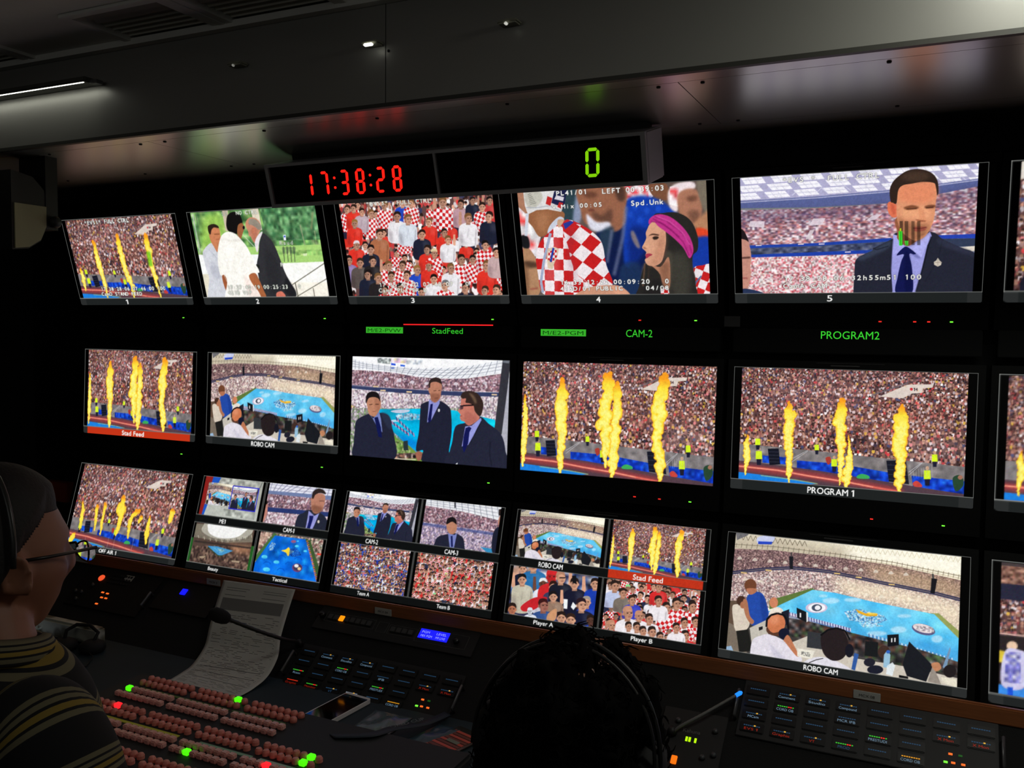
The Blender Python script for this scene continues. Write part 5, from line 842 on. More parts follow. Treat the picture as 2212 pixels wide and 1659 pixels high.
def tile(p, fn, **k):
    fn(p, std(p), **k)
def quad4(p, cells):
    """four tiles with label bars"""
    W, H = p.W, p.H; p.a[:] = C255((14, 16, 16)); oh = p.oh; bar = .075*oh; ch = (oh-bar)/2-1
    for i, (fn, lab, red, mtr) in enumerate(cells):
        cx, cy = i % 2, i//2; x0, x1 = cx*W*.5+.8, (cx+1)*W*.5-.8; y0 = cy*(ch+bar+1); y1 = y0+ch
        p.rect = (0, 0, W, H); p.quad([(0, 0), (W, 0), (W, H), (0, H)], (0, 0, W, H)); p.poly([(x0, y0), (x1, y0), (x1, y1), (x0, y1)], (3, 3, 3)); m = .04*(x1-x0); R = (x0+m, y0+1, x1-m*1.2, y1-1); fn(p, R)
        p.quad([(0, 0), (W, 0), (W, H), (0, H)], (0, 0, W, H))
        if mtr:
            for a, b in (((x0, x0+m)), ((x1-m*1.2, x1))): p.poly([(a, y0+ch*.4), (b, y0+ch*.4), (b, y1), (a, y1)], (34, 92, 36))
        if red: p.poly([(x0+m, y1), (x1-m*.8, y1), (x1-m*.8, y1+bar), (x0+m, y1+bar)], (190, 50, 26))
        p.outline(x0, y0, x1, y1, w=1); hh = bar*.62 if cy == 0 else (H-oh)*.55; tw = hh*.66*len(lab); c = x0+(x1-x0)*.44; yb = y1+bar*.85 if cy == 0 else oh+(H-oh)*.72; p.text(lab, (c-tw/2, yb), (c+tw/2, yb), hh, (240, 240, 238))
RED, WH = (214, 44, 44), (238, 232, 236)
PA = [(240, 240, 246), (225, 110, 110), (30, 50, 150), (34, 60, 170), (40, 44, 80), (235, 235, 240), (30, 34, 60), (210, 60, 60), (60, 90, 190), (230, 230, 240)]
PB = ['c', 'c', 'c', RED, WH, RED, (40, 44, 70), 'c', (235, 230, 235)]
def team_a(p, r): sea(p, r, PA, 1.6, 3, up=.35)
def team_b(p, r): sea(p, r, PB, 2.4, 4, up=.3)
def player_b(p, r):
    sea(p, r, PB, 3.6, 9, up=.25)
    p.quad([(1310, 1249.5), (1510.3, 1277.8), (1500.8, 1393.4), (1299.7, 1357.6)], r, (1080, 1080, 4.608)); g = p.rng
    for x, y, q, sh, sk in ((1130, 860, 52, (190, 200, 230), 0), (1210, 930, 46, (120, 110, 100), 0), (1560, 870, 44, RED, 0), (1300, 1000, 46, (50, 60, 190), 0), (1740, 1040, 56, 'c', 0), (1640, 1080, 52, 'c', 0), (1900, 1070, 52, 'c', 0), (1560, 1010, 48, WH, 0), (1260, 1130, 62, WH, 1), (1370, 1160, 50, WH, 1), (1470, 1190, 50, WH, 0), (1930, 1220, 46, 'c', 0), (1820, 1230, 46, 'c', 0), (1270, 1260, 42, WH, 0), (1350, 1270, 46, WH, 0), (1410, 1310, 46, (180, 160, 160), 0), (1500, 1320, 52, WH, 0), (1580, 1370, 46, (40, 40, 46), 0), (1830, 1360, 50, RED, 0), (1740, 1280, 46, WH, 0), (1100, 1250, 50, 'c', 1)):
        p.person(x, y, q, sh, hair=(196, 140, 112) if sk else (44, 32, 28), skin=(206, 150, 122), face=1, ln=4)
def suit_far(p, r):
    p.quad([(2190, 345), (2600, 320), (2580, 626), (2175, 629)], r); p.crowd([(2150, 300), (2700, 300), (2700, 640), (2150, 640)], 10, STAND, 8, 12); p.poly([(2150, 300), (2700, 300), (2700, 360), (2150, 385)], (225, 215, 205)); p.sp([(2208, 560), (2240, 500), (2330, 470), (2420, 500), (2450, 640), (2200, 640)], (30, 30, 44)); p.ell(2330, 430, 34, 48, (190, 130, 100)); p.ell(2330, 395, 36, 24, (40, 30, 28))
PICS = {
 (0, 0): (lambda p: flames_d(p, std(p)), '1', 0, .43), (0, 1): (lambda p: plaza(p, (.033*p.W, 1.5, .945*p.W, p.oh-1)), '2', 0, .42), (0, 2): (lambda p: fans3(p, std(p)), '3', 0, .42), (0, 3): (lambda p: fan_woman(p, std(p)), '4', 0, .415), (0, 4): (lambda p: suitman(p, std(p)), '5', 0, .41), (0, 5): (lambda p: suit_far(p, std(p)), '6', 0, .4),
 (1, 0): (lambda p: flames_b(p, std(p), 1.15), 'Stad Feed', 1, .46), (1, 1): (lambda p: robo(p, std(p), 1.4), 'ROBO CAM', 0, .45), (1, 2): (lambda p: presenters(p, (3, 1, p.W-3, p.H-1)), None, 0, 0), (1, 3): (lambda p: flames_b(p, (2, 2, p.W-2, p.H-1)), None, 0, 0), (1, 4): (lambda p: flames_a(p, std(p)), 'PROGRAM 1', 0, .44), (1, 5): (lambda p: flames_a(p, std(p), 30), 'PROGRAM', 0, .44),
 (2, 0): (lambda p: flames_c(p, std(p)), 'OFF AIR 1', 0, .42),
 (2, 1): (lambda p: quad4(p, [(me1, 'ME1', 0, 0), (cam1, 'CAM-1', 0, 0), (beauty, 'Beauty', 0, 1), (tactical, 'Tactical', 0, 0)]), '', 0, 0),
 (2, 2): (lambda p: quad4(p, [(lambda q, r: presenters(q, r, 1.4), 'CAM-2', 0, 0), (cam3, 'CAM-3', 0, 0), (team_a, 'Team A', 0, 0), (team_b, 'Team B', 0, 0)]), '', 0, 0),
 (2, 3): (lambda p: quad4(p, [(lambda q, r: robo(q, r, 1.4), 'ROBO CAM', 0, 0), (lambda q, r: flames_b(q, r, 1.15), 'Stad Feed', 1, 0), (player_a, 'Player A', 0, 0), (player_b, 'Player B', 0, 0)]), '', 0, 0),
 (2, 4): (lambda p: robo(p, std(p)), 'ROBO CAM', 0, .44), (2, 5): (lambda p: dancers(p, std(p)), 'CAM', 0, .44)}
LAB = [['wall monitor 1 in the top row, showing yellow flames before a stand', 'wall monitor 2 in the top row, showing three men before green trees', 'wall monitor 3 in the top row, showing fans in red and white checks', 'wall monitor 4 in the top row, showing a woman in a magenta headband', 'wall monitor 5 in the top row, showing a suited man in a stadium', 'top row wall monitor cut off at the right edge of the photo'],
 ['middle row monitor with red Stad Feed bar under four flames', 'small middle row monitor of the stadium overview labelled ROBO CAM', 'middle row monitor showing three men in dark suits', 'middle row monitor filled edge to edge with tall flames, under the CAM-2 display', 'middle row monitor labelled PROGRAM 1 showing flames', 'middle row monitor cut off at the right edge of the photo'],
 ['bottom row monitor labelled OFF AIR 1 beside the glasses wearer', 'bottom row monitor split into ME1, CAM-1, Beauty and Tactical', 'bottom row monitor split into CAM-2, CAM-3, Team A and Team B', 'bottom row monitor split into ROBO CAM, Stad Feed, Player A and Player B', 'large bottom row monitor labelled ROBO CAM showing the blue pitch', 'bottom row monitor cut off at the right edge, showing blue dressed dancers']]
BEZ = mat('monitor_bezel', (12, 13, 13), .6, spec=.12); GLED = mat('led_green', (90, 255, 60), emit=(120, 255, 60), es=1.2); RLED = mat('led_red', (255, 40, 30), emit=(255, 50, 40), es=.9); DLED = mat('led_off', (30, 30, 32), .4)
LEDS = {(0, 4): [(.308, 'r'), (.376, 'r'), (.403, 'r')], (0, 3): [(.31, 'r')], (1, 3): [(.31, 'r'), (.372, 'r')], (1, 4): [(.306, 'r')]}
def monitor(r, k):
    y0, z0, ti, h = ROWS[r]; x = X0+k*PITCH+COLX[k]+PW/2; o = empty('monitor', (x, y0, z0+1.6), (ti, 0, 0), label=LAB[r][k], cat='monitor', group='monitors of the wall')
    a, t, bt = PW/2, .017, PH+(.058 if r < 2 else .010); b = MB(); F = -.0005
    b.box((-a-.014, F, 0), (a+.014, .006, t)); b.box((-a-.014, F, -bt), (a+.014, .006, -PH)); b.box((-a-.014, F, -PH), (-a, .006, 0)); b.box((a, F, -PH), (a+.014, .006, 0)); b.box((-a-.014, .006, -bt), (a+.014, .04, t))
    b.build('bezel', BEZ, o); fn, lab, red, ctr = PICS[(r, k)]; p = canvas(r, k); fn(p); p.grain(r*7+k)
    if lab: finish(p, lab, red, ctr)
    screen_mesh(p, 'screen', o).location = (0, 0, 0)
    for dx, c in LEDS.get((r, k), [])+[(.446, 'g')]:
        if r == 2: continue
        MB().box((-.003, -.002, -.0011), (.003, 0, .0011), M=Tm((dx-a, F, -PH-.041))).build('status_led', GLED if c == 'g' else RLED, o)
    MB().box((-.03, -.0015, 0), (.03, 0, .003), M=Tm((-.01, F, .006))).build('maker_plate', mat('dull_plate', (44, 44, 44), .5), o)
    MB().box((-.07, -.0012, 0), (.07, 0, .001), M=Tm((0, F, .0125))).build('top_seam', mat('dull_seam', (40, 40, 40), .4), o)
    return o
for r in range(3):
    for k in range(6): monitor(r, k)
# rack structure behind the monitors
b = MB(); b.box((-2.9, 2.126, .9), (1.4, 2.1295, 2.03)); b.build('monitor_rack', BEZ, label='black rack panel behind the rows of monitors', cat='rack')
# under-monitor text displays
GTXT = mat('led_text', (60, 255, 60), emit=(52, 190, 44), es=1)
def tally(k, parts):
    x = X0+k*PITCH+COLX[k]+PW/2; o = empty('label_display', (x, 2.075, 1.585), label=['', '', 'green label display reading StadFeed with a red tally line above', 'green label display reading CAM-2 below monitor 4', 'green label display reading PROGRAM2 below monitor 5'][k] if 1 < k < 5 else ['unlit label display below monitor 1', 'unlit label display below monitor 2', 0, 0, 0, 'label display at the right edge of the photo'][k], cat='display', group='label displays under the top row')
    MB().box((-.255, 0, -.03), (.255, .03, .026), bev=.002).build('display_case', BEZ, o)
    for kind, a, b_, z0, z1, s in parts:
        a -= x; b_ -= x
        if kind == 'inv':
            m = MB(); m.box((a, -.001, z0), (b_, 0, z1)); m.build('lit_field', mat('led_field', (60, 200, 50), emit=(52, 168, 40), es=1), o)
            MB().text(s, (a+b_)/2, z0+.003, z1-z0-.007, -.0015, (b_-a)*.9).build('display_text', mat('led_gap', (4, 22, 4), emit=(12, 60, 10), es=1), o)
        elif kind == 'txt': MB().text(s, (a+b_)/2, z0, z1-z0, -.001, b_-a).build('display_text', GTXT, o)
        else: MB().box((a, -.001, z0), (b_, 0, z1)).build('tally_bar', mat('tally_red', (255, 30, 30), emit=(255, 36, 40), es=1), o)
tally(0, []); tally(1, []); tally(5, [])
tally(2, [('inv', -1.445, -1.324, .003, .02, 'M/E2-PVW'), ('txt', -1.231, -1.137, .004, .019, 'StadFeed'), ('bar', -1.322, -1.048, .026, .029, '')])
tally(3, [('inv', -.912, -.79, .002, .019, 'M/E2-PGM'), ('txt', -.686, -.62, .002, .02, 'CAM-2')]); tally(4, [('txt', -.236, -.116, .004, .021, 'PROGRAM2')])
MB().box((-.018, -.002, -.012), (.018, 0, .012), M=Tm((-.43, 2.07, 1.626))).build('wall_label', mat('dull_plate'), label='small dark label plate between monitors 4 and 5', cat='label')
# ---------------------------------------------------------------- clock
o = empty('wall_clock', (-1.0365, 1.75, 2.001), (.2934, 0, 0), label='wide double digital clock, red 17:38:28 and green 0, under the soffit', cat='clock')
HW, HH = .4885, .106; FR = mat('clock_frame', (205, 205, 205), .45, .0); b = MB()
b.box((-HW, 0, -.007), (HW, .012, 0)); b.box((-HW, 0, -HH), (HW, .012, -HH+.009)); b.box((-HW, 0, -HH+.009), (-HW+.01, .012, -.007)); b.box((HW-.01, 0, -HH+.009), (HW, .012, -.007)); b.box((-.006, 0, -HH+.009), (.0, .012, -.007))
b.box((-HW, .012, -HH), (HW, .125, 0), bev=.003); b.build('case', FR, o)
MB().box((-HW+.01, .006, -HH+.009), (HW-.01, .0121, -.007)).build('window', mat('clock_window', (6, 6, 6), .25, spec=.2), o)
b = MB(); b.box((-HW+.02, .09, -.004), (HW-.02, .12, .03)); b.build('mounting_bar', BLACK, o)
SEG = {'0': 'abcdef', '1': 'bc', '7': 'abc', '3': 'abgcd', '8': 'abcdefg', '2': 'abged'}
def digit(ch, cx, z1, z0, w, m):
    t = .0066; s = .02; hw = w/2; zm = (z0+z1)/2; b = MB(); g = .0012
    def seg(x0, za, x1, zb):
        d = np.array([x1-x0, zb-za]); L = np.hypot(*d); u = d/L; n = np.array([-u[1], u[0]])*t/2; p0 = np.array([x0, za])+u*g; p1 = np.array([x1, zb])-u*g
        q = [p0, p0+u*t/2+n, p1-u*t/2+n, p1, p1-u*t/2-n, p0+u*t/2-n]; sk = lambda p: (p[0]+(p[1]-zm)*.08, p[1])
        b.prism([sk(v) for v in q], .0045, .006)
    P = {'a': (cx-hw, z1, cx+hw, z1), 'b': (cx+hw, z1, cx+hw, zm), 'c': (cx+hw, zm, cx+hw, z0), 'd': (cx-hw, z0, cx+hw, z0), 'e': (cx-hw, zm, cx-hw, z0), 'f': (cx-hw, z1, cx-hw, zm), 'g': (cx-hw, zm, cx+hw, zm)}
    for k in SEG[ch]: seg(*P[k])
    b.build('digit', m, o)
RD = mat('digit_red', (255, 30, 20), emit=(255, 34, 22), es=1.0); GD = mat('digit_green', (140, 230, 10), emit=(128, 205, 8), es=1)
for ch, x in (('1', -1.404), ('7', -1.356), ('3', -1.297), ('8', -1.251), ('2', -1.194), ('8', -1.148)): digit(ch, x+1.0365+(0 if ch != '1' else .0), -.030, -.083, .0185, RD)
digit('0', -.666+1.0365, -.027, -.08, .024, GD)
for x in (-1.325, -1.222):
    b = MB()
    for z in (-.044, -.067): b.lathe([(.0032, 0), (.0032, .0015)], 10, Tm((x+1.0365+(z+.055)*.08, .006, z), math.pi/2))
    b.build('colon', RD, o)
# ---------------------------------------------------------------- console
WOOD = bpy.data.materials.new('brown_wood'); WOOD.use_nodes = True; nt = WOOD.node_tree; bs = nt.nodes['Principled BSDF']; tc = nt.nodes.new('ShaderNodeTexCoord'); mp = nt.nodes.new('ShaderNodeMapping'); mp.inputs['Scale'].default_value = (3, 60, 60); nz = nt.nodes.new('ShaderNodeTexNoise'); cr = nt.nodes.new('ShaderNodeValToRGB')
cr.color_ramp.elements[0].color = (*lin((124, 72, 40)), 1); cr.color_ramp.elements[1].color = (*lin((172, 104, 60)), 1); nt.links.new(tc.outputs['Object'], mp.inputs[0]); nt.links.new(mp.outputs[0], nz.inputs['Vector']); nt.links.new(nz.outputs['Fac'], cr.inputs[0]); nt.links.new(cr.outputs[0], bs.inputs['Base Color']); bs.inputs['Roughness'].default_value = .5
desk = empty('console_desk', (-.7, 1.6, 0), label='long dark production console with sloped front under the monitors', cat='desk')
Mi = Matrix.Translation((.7, -1.6, 0)); MAT_D = mat('desk_top', (22, 42, 50), .75, noise=.25, nscale=9)
MB().box((-2.95, 1.08, .66), (1.5, 1.80, .71), M=Mi, bev=.004).build('desk_top', MAT_D, desk)
b = MB(); sl = [(1.733, .70), (1.93, .85), (1.937, .85), (1.937, .62), (1.733, .62)]
b.prism(sl, -2.95, 1.5, M=Mi, ax='yz'); b.build('sloped_front', CARPET, desk)
MB().box((-2.95, 1.925, .849), (1.5, 1.937, .884), M=Mi, bev=.003).build('wood_trim', WOOD, desk)
b = MB()
for x in (-2.9, -1.5, 0, 1.4): b.box((x, 1.15, 0), (x+.05, 1.9, .66), M=Mi)
b.build('leg_panel', BLACK, desk)
SA = math.atan2(.15, .197)                       # slope of the console front
def pan(name, x, s, **k):                        # Empty on the slope, local x along, local y up the slope, z out
    c, n = math.cos(SA), math.sin(SA); off = .002
    return empty(name, (x, 1.93-s*c-n*off, .85-s*n+c*off), (SA, 0, 0), **k)
KEY = mat('key_cap', (18, 18, 19), .35); NAMEC = mat('key_name', (150, 190, 220), emit=(120, 160, 190), es=.7)
KC = {'b': (44, 84, 120), 'g': (60, 190, 50), 'r': (220, 50, 24), 'y': (220, 150, 30), 'w': (140, 150, 165)}
def flat(b, st, x, y, h, w=None, z=.0, mi=0, al='c'): b.text(st, 0, 0, h, 0, w, al, M=Tm((x, y, z), -math.pi/2), mi=mi)
def key(root, x, y, col, name, ncol=None, dot=0):
    b = MB(); b.box((x-.024, y-.011, 0), (x+.024, y+.011, .006), bev=.0015); k = b.build('key', KEY, root)
    b = MB(); m = mat('dash_'+col, KC[col], emit=KC[col], es={'b': .4}.get(col, .8))
    for i in range(8): b.box((x-.0165+i*.0042, y+.0015, .006), (x-.0135+i*.0042, y+.0035, .0065), 1 if (i in (5, 6) and col == 'g') else 0)
    b.build('level_bar', [m, RLED], k)
    if dot: MB().box((x+.004, y+.002, .006), (x+.0075, y+.0045, .0068)).build('marker', mat('marker_yellow', (255, 210, 60), emit=(230, 170, 60), es=.8), k)
    if name: b = MB(); flat(b, name, x-.001, y-.0075, .0055, min(.034, .0055*len(name)), .0066); b.build('key_name', mat('kn_'+(ncol or 'w'), KC.get(ncol or 'w', (180, 200, 220)), emit=(120, 160, 190) if not ncol else KC[ncol], es=.5 if ncol != 'r' else .2), k)
def intercom(x0, s0, names, lab, leds):
    root = pan('intercom_panel', x0+.21, s0+.042, label=lab, cat='intercom panel', group='intercom key panels')
    MB().box((-.24, -.065, 0), (.24, .065, .003), bev=.001).build('faceplate', DARK, root)
    for s in (-1, 1): MB().tube([(s*.247, -.03, .001), (s*.247, -.03, .018), (s*.247, .03, .018), (s*.247, .03, .001)], .0035, 8).build('handle', mat('handle_grey', (90, 90, 92), .4, .5), root)
    for r, row in enumerate(names):
        for c, q in enumerate(row):
            if q is not None: key(root, -.21+c*.06, .042-r*.0285, *q)
    for x, y, c in leds: MB().box((x-.0035, y-.0018, .003), (x+.0035, y+.0018, .0045)).build('indicator_light', {'o': mat('led_orange', (255, 120, 40), emit=(255, 110, 40), es=1), 'g': GLED, 'd': mat('led_dim', (30, 90, 30), emit=(20, 70, 20), es=1)}[c], root)
    return root
B = ('b', '')
names1 = [[B, ('b', 'Comment', None, 1), ('b', 'Studio', None, 1), ('b', 'Compound', None, 1), B, B, B, B],
 [B, B, ('g', 'CORD OB'), B, ('b', 'IFB'), B, ('b', 'X Mon', 'r', 1), ('b', 'X Mon', 'r', 1)],
 [('g', 'Rcam'), B, B, B, ('g', 'PRESTUDI'), B, None, None], [('r', 'Graphic', 'r'), ('g', 'Monitor', 'r'), ('b', 'VT', 'b', 1), ('w', '', None, 1), B, ('y', 'CORD OB'), None, None]]
names2 = [[B, ('b', 'Comment', None, 1), ('b', 'Studio', None, 1), ('b', 'Compound', None, 1), B, B, B, B],
 [B, ('g', 'CORD OB'), B, ('b', 'MCR IFB'), B, B, ('b', 'X Mon', 'r', 1), ('b', 'X Mon', 'r', 1)],
 [('b', 'MCam', None, 1), B, B, B, ('g', 'PRESTUDI'), B, None, None], [('b', 'EVS 1', 'r', 1), ('b', 'Graphic', 'r', 1), ('b', 'VT', 'r', 1), ('g', 'PROD', 'b'), B, ('y', 'CORD OB'), None, None]]
LD = [(.158, -.017, 'o'), (.175, -.017, 'd'), (.15, -.035, 'g'), (.163, -.034, 'o'), (.18, -.034, 'o')]
intercom(-1.434, .147, names1, 'intercom panel of small lit keys behind the phone and packets', LD); intercom(-.32, .027, names2, 'intercom panel of small lit keys in the lower right, below the ROBO CAM monitor', LD)
# audio monitor unit with amber button and blue window
u = pan('audio_unit', -1.235, .035, label='rack audio unit with amber button and blue display window above the intercom keys', cat='rack unit')
MB().box((-.24, -.04, 0), (.24, .034, .003), bev=.001).build('faceplate', DARK, u)
for i in range(8):
    lit = i == 2; MB().box((-.206+i*.0175, -.008, .003), (-.191+i*.0175, .008, .007), bev=.0012).build('button', mat('button_amber', (255, 170, 30), emit=(255, 150, 10), es=1) if lit else mat('button_grey', (60, 60, 60), .5), u, label='lit amber button' if lit else None)
for i in range(4): MB().box((-.008+i*.0175, -.012, .003), (.007+i*.0175, .003, .007), bev=.0012).build('button', mat('button_grey'), u)
for (x0, x1, y0, y1) in ((-.215, -.06, -.014, .014), (-.015, .068, -.018, .009), (.07, .215, -.024, .014), (-.05, -.02, -.018, .012)):
    b = MB(); t = .0006
    for q in (((x0, y0, .003), (x1, y0+t, .0034)), ((x0, y1-t, .003), (x1, y1, .0034)), ((x0, y0, .003), (x0+t, y1, .0034)), ((x1-t, y0, .003), (x1, y1, .0034))): b.box(*q)
    b.build('panel_outline', mat('outline_grey', (90, 90, 88), .5), u)
wd = MB().box((.076, -.013, .003), (.16, .014, .0042)).build('display_window', mat('lcd_blue', (20, 20, 255), emit=(26, 30, 250), es=1), u)
b = MB(); flat(b, 'PGM      LEVEL', .118, .002, .0065, .07, .0046); flat(b, 'MIX PGM    M1 LIVE', .118, -.009, .0065, .07, .0046); b.build('display_text', mat('lcd_text', (170, 180, 255), emit=(150, 160, 255), es=1), wd)
MB().lathe([(.008, .003), (.0075, .012)], 16, Tm((.185, -.005, 0))).build('rotary_knob', KEY, u); MB().lathe([(.009, .003), (.008, .014)], 16, Tm((-.225, .0, 0))).build('rotary_knob', KEY, u)
# rack units to the left
u = pan('control_unit', -2.2, .075, label='dark control unit with orange lights beside the seated man in glasses', cat='rack unit')
MB().box((-.16, -.075, 0), (.14, .065, .003), bev=.001).build('faceplate', DARK, u); OR = mat('led_orange')
b = MB().lathe([(.011, .003), (.01, .006)], 14, Tm((-.092, .03, 0))).build('round_button', mat('lit_orange_red', (255, 80, 30), emit=(235, 84, 44), es=1), u)
for x, y in ((-.043, -.017), (-.022, -.018), (-.032, -.034), (-.014, -.034), (-.032, -.057)): MB().box((x-.005, y-.0022, .003), (x+.005, y+.0022, .0045)).build('indicator_light', OR, u)
b = MB()
for i in range(8):
    for j in range(3): b.box((-.06+i*.011, .045-j*.013, .003), (-.053+i*.011, .052-j*.013, .005))
b.build('small_button', mat('button_dark', (40, 40, 40), .5), u); MB().box((-.005, .036, .003), (.028, .055, .0036)).build('label', mat('grey_label', (190, 190, 184), .6), u)
for x, y in ((-.12, -.03), (-.12, -.055), (-.145, -.03), (-.10, .0)): MB().lathe([(.006, .003), (.005, .011)], 12, Tm((x, y, 0))).build('rotary_knob', mat('knob_grey', (60, 62, 64), .35), u)
u = pan('switch_panel', -1.93, .06, label='blank panel with a single square blue lit switch', cat='rack unit')
MB().box((-.11, -.05, 0), (.11, .05, .003), bev=.001).build('faceplate', DARK, u); MB().box((-.035, .008, .003), (-.014, .028, .007), bev=.0015).build('lit_switch', mat('switch_blue', (20, 20, 255), emit=(20, 24, 255), es=1.1), u)
MB().tube([(-.125, -.01, .001), (-.125, -.01, .016), (-.125, -.055, .016), (-.125, -.055, .001)], .004, 8).build('handle', mat('handle_grey'), u)
u = pan('control_unit', -.45, .15, label='small control unit with a green level readout, right of the curly head', cat='rack unit')
MB().box((-.055, -.085, 0), (.08, .05, .003), bev=.001).build('faceplate', DARK, u)
for x in (.005, .0115, .0235): MB().box((x-.0022, -.021, .003), (x+.0022, -.011, .004)).build('level_light', mat('led_lime', (190, 255, 20), emit=(190, 255, 10), es=1), u)
b = MB(); flat(b, 'Kahuna', .012, -.001, .008, .036, .0034); b.build('lettering', mat('dull_letter', (110, 110, 112), .5), u); MB().box((-.016, -.076, .003), (-.004, -.058, .007), bev=.001).build('lit_button', mat('button_orange', (255, 130, 20), emit=(235, 112, 14), es=1), u)
for x, y in ((.06, .012), (.066, -.04), (.045, -.05), (-.02, .02)): MB().lathe([(.006, .003), (.005, .01)], 12, Tm((x, y, 0))).build('rotary_knob', mat('knob_grey'), u)
# label plates along the trim
for x, t, lab in ((-2.42, 'MCR 1', 'pale label plate on the wood trim by the orange lights'), (-1.87, 'MCR 3', 'pale label plate on the wood trim just left of the paper'), (-1.285, 'MCX 04', 'pale label plate on the wood trim above the amber button unit'), (-.675, 'MCX 06', 'pale label plate on the wood trim beside the curly head'), (-.107, 'MCX 08', 'pale label plate on the wood trim below the large ROBO CAM')):
    o = empty('label_plate', (x, 1.9245, .862), label=lab, cat='label'); MB().box((-.026, -.002, -.009), (.026, 0, .009), bev=.0008).build('plate', mat('grey_label'), o); MB().text(t, 0, -.003, .0055, -.0025, .03).build('lettering', mat('ink', (50, 50, 50), .7), o)
# ---------------------------------------------------------------- vision switcher
sw = empty('vision_switcher', (-1.3, 1.38, .71), label='vision mixer desk with rows of pinkish square buttons, a few lit green or red', cat='mixer')
MB().box((-.47, -.28, 0), (.47, .195, .024), bev=.006).build('console_body', mat('mixer_body', (27, 33, 36), .7, noise=.1), sw)
BM = MB(); BM.box((-.0078, -.0072, 0), (.0078, .0072, .011), bev=.0022); bme = BM.build('t', mat('button_pink', (222, 176, 166), .35, spec=.6, emit=(170, 100, 90), es=.035)); bmesh_ = bme.data; bpy.data.objects.remove(bme)
BM2 = MB(); BM2.lathe([(.0078, 0), (.0078, .007), (.0055, .011), (.001, .012)], 12); b2 = BM2.build('t', mat('button_rose', (216, 140, 126), .3, spec=.6, emit=(180, 84, 70), es=.035)); bm2 = b2.data; bpy.data.objects.remove(b2)
def lit(me, m): q = me.copy(); q.materials.clear(); q.materials.append(m); return q
GR = lit(bmesh_, mat('button_green', (60, 255, 20), emit=(78, 235, 14), es=1.1)); RB = lit(bmesh_, mat('button_red', (255, 40, 40), emit=(255, 36, 44), es=1.1))
RWS = [(1.549, 3, bm2), (1.523, 3, bm2), (1.483, 3, bmesh_), (1.452, 3, bmesh_), (1.402, 4, bm2), (1.376, 4, bm2), (1.334, 4, bmesh_), (1.306, 4, bmesh_), (1.252, 4, bm2), (1.228, 4, bm2), (1.186, 4, bmesh_), (1.156, 4, bmesh_)]
LIT = {(2, 0): GR, (0, 14): GR, (4, 3): RB, (7, 18): GR, (4, 30): GR, (5, 30): GR, (6, 27): RB}; n = 0; rest = []
for ri, (y, ng, me) in enumerate(RWS):
    for i in range(ng*8):
        x = -1.709+(i//8)*.163+(i % 8)*.0188
        m = LIT.get((ri, i), me)
        if n < 100 or m in (GR, RB):
            if n < 100 or m in (GR, RB):
                o = bpy.data.objects.new('button', m); COL.objects.link(o); o.parent = sw; o.location = (x+1.3, y-1.38, .024); n += 1
                if m is GR: o['label'] = 'lit green button'
                if m is RB: o['label'] = 'lit red button'
        else: rest.append((x, y, m))
for nm, src in (('button_field', bmesh_), ('round_button_field', bm2)):
    b = MB(); V_ = [v.co.copy() for v in src.vertices]; F_ = [tuple(p.vertices) for p in src.polygons]
    for x, y, m in rest:
        if m is src: b.add([v+Vector((x+1.3, y-1.38, .024)) for v in V_], F_)
    b.build(nm, src.materials[0], sw, kind='stuff')
for x0, x1, y, c, k in ((-1.69, -1.42, 1.503, (60, 96, 30), 'g'), (-1.41, -1.26, 1.505, (50, 84, 30), 'g'), (-1.71, -1.67, 1.358, (190, 190, 50), 'y'), (-1.64, -1.42, 1.356, (176, 176, 50), 'y'), (-1.36, -1.22, 1.355, (120, 160, 130), 'm'), (-1.2, -1.06, 1.355, (140, 180, 160), 'm')):
    MB().box((x0+1.3, y-1.38-.004, .024), (x1+1.3, y-1.38+.004, .0255)).build('name_strip', mat('strip_'+k+str(c[0]), c, .5, emit=c, es=.05), sw)
# ---------------------------------------------------------------- paper
L = [(-1.712, 1.607, .7135), (-1.722, 1.66, .714), (-1.727, 1.70, .7205), (-1.745, 1.76, .746), (-1.765, 1.8, .787), (-1.785, 1.845, .832), (-1.799, 1.89, .886)]; R_ = [(-1.486, 1.607, .7135), (-1.488, 1.66, .714), (-1.490, 1.715, .726), (-1.5, 1.765, .757), (-1.52, 1.8, .794), (-1.538, 1.85, .843), (-1.547, 1.892, .893)]
def crv(P, n):
    P = np.array(P); t = np.linspace(0, len(P)-1, n); out = []
    for q in t:
        i = min(int(q), len(P)-2); f = q-i; a, b, c, d = P[max(i-1, 0)], P[i], P[i+1], P[min(i+2, len(P)-1)]
        out.append(.5*((2*b)+(c-a)*f+(2*a-5*b+4*c-d)*f*f+(3*b-a-3*c+d)*f**3))
    return np.array(out)
nn, mm = 60, 24; LL, RR = crv(L, nn), crv(R_, nn); g = MB(); vv = [tuple(LL[i]*(1-j/mm)+RR[i]*(j/mm)) for i in range(nn) for j in range(mm+1)]
g.add(vv, [(i*(mm+1)+j, i*(mm+1)+j+1, (i+1)*(mm+1)+j+1, (i+1)*(mm+1)+j) for i in range(nn-1) for j in range(mm)], 0, 1)
PAP = mat('paper', (205, 205, 198), .8); pg = g.build('printed_sheet', PAP, label='long printed schedule sheet curling up from the desk against the console', cat='paper'); md = pg.modifiers.new('s', 'SOLIDIFY'); md.thickness = .0006
def onpaper(u, v, lift=.0009):
    q = v*(nn-1); i = min(int(q), nn-2); f = q-i; a = LL[i]*(1-f)+LL[i+1]*f; b = RR[i]*(1-f)+RR[i+1]*f; p = a*(1-u)+b*u; t = LL[i+1]-LL[i]; w = RR[i]-LL[i]; nrm = np.cross(w, t); nrm /= np.linalg.norm(nrm)
    return tuple(p+nrm*lift)
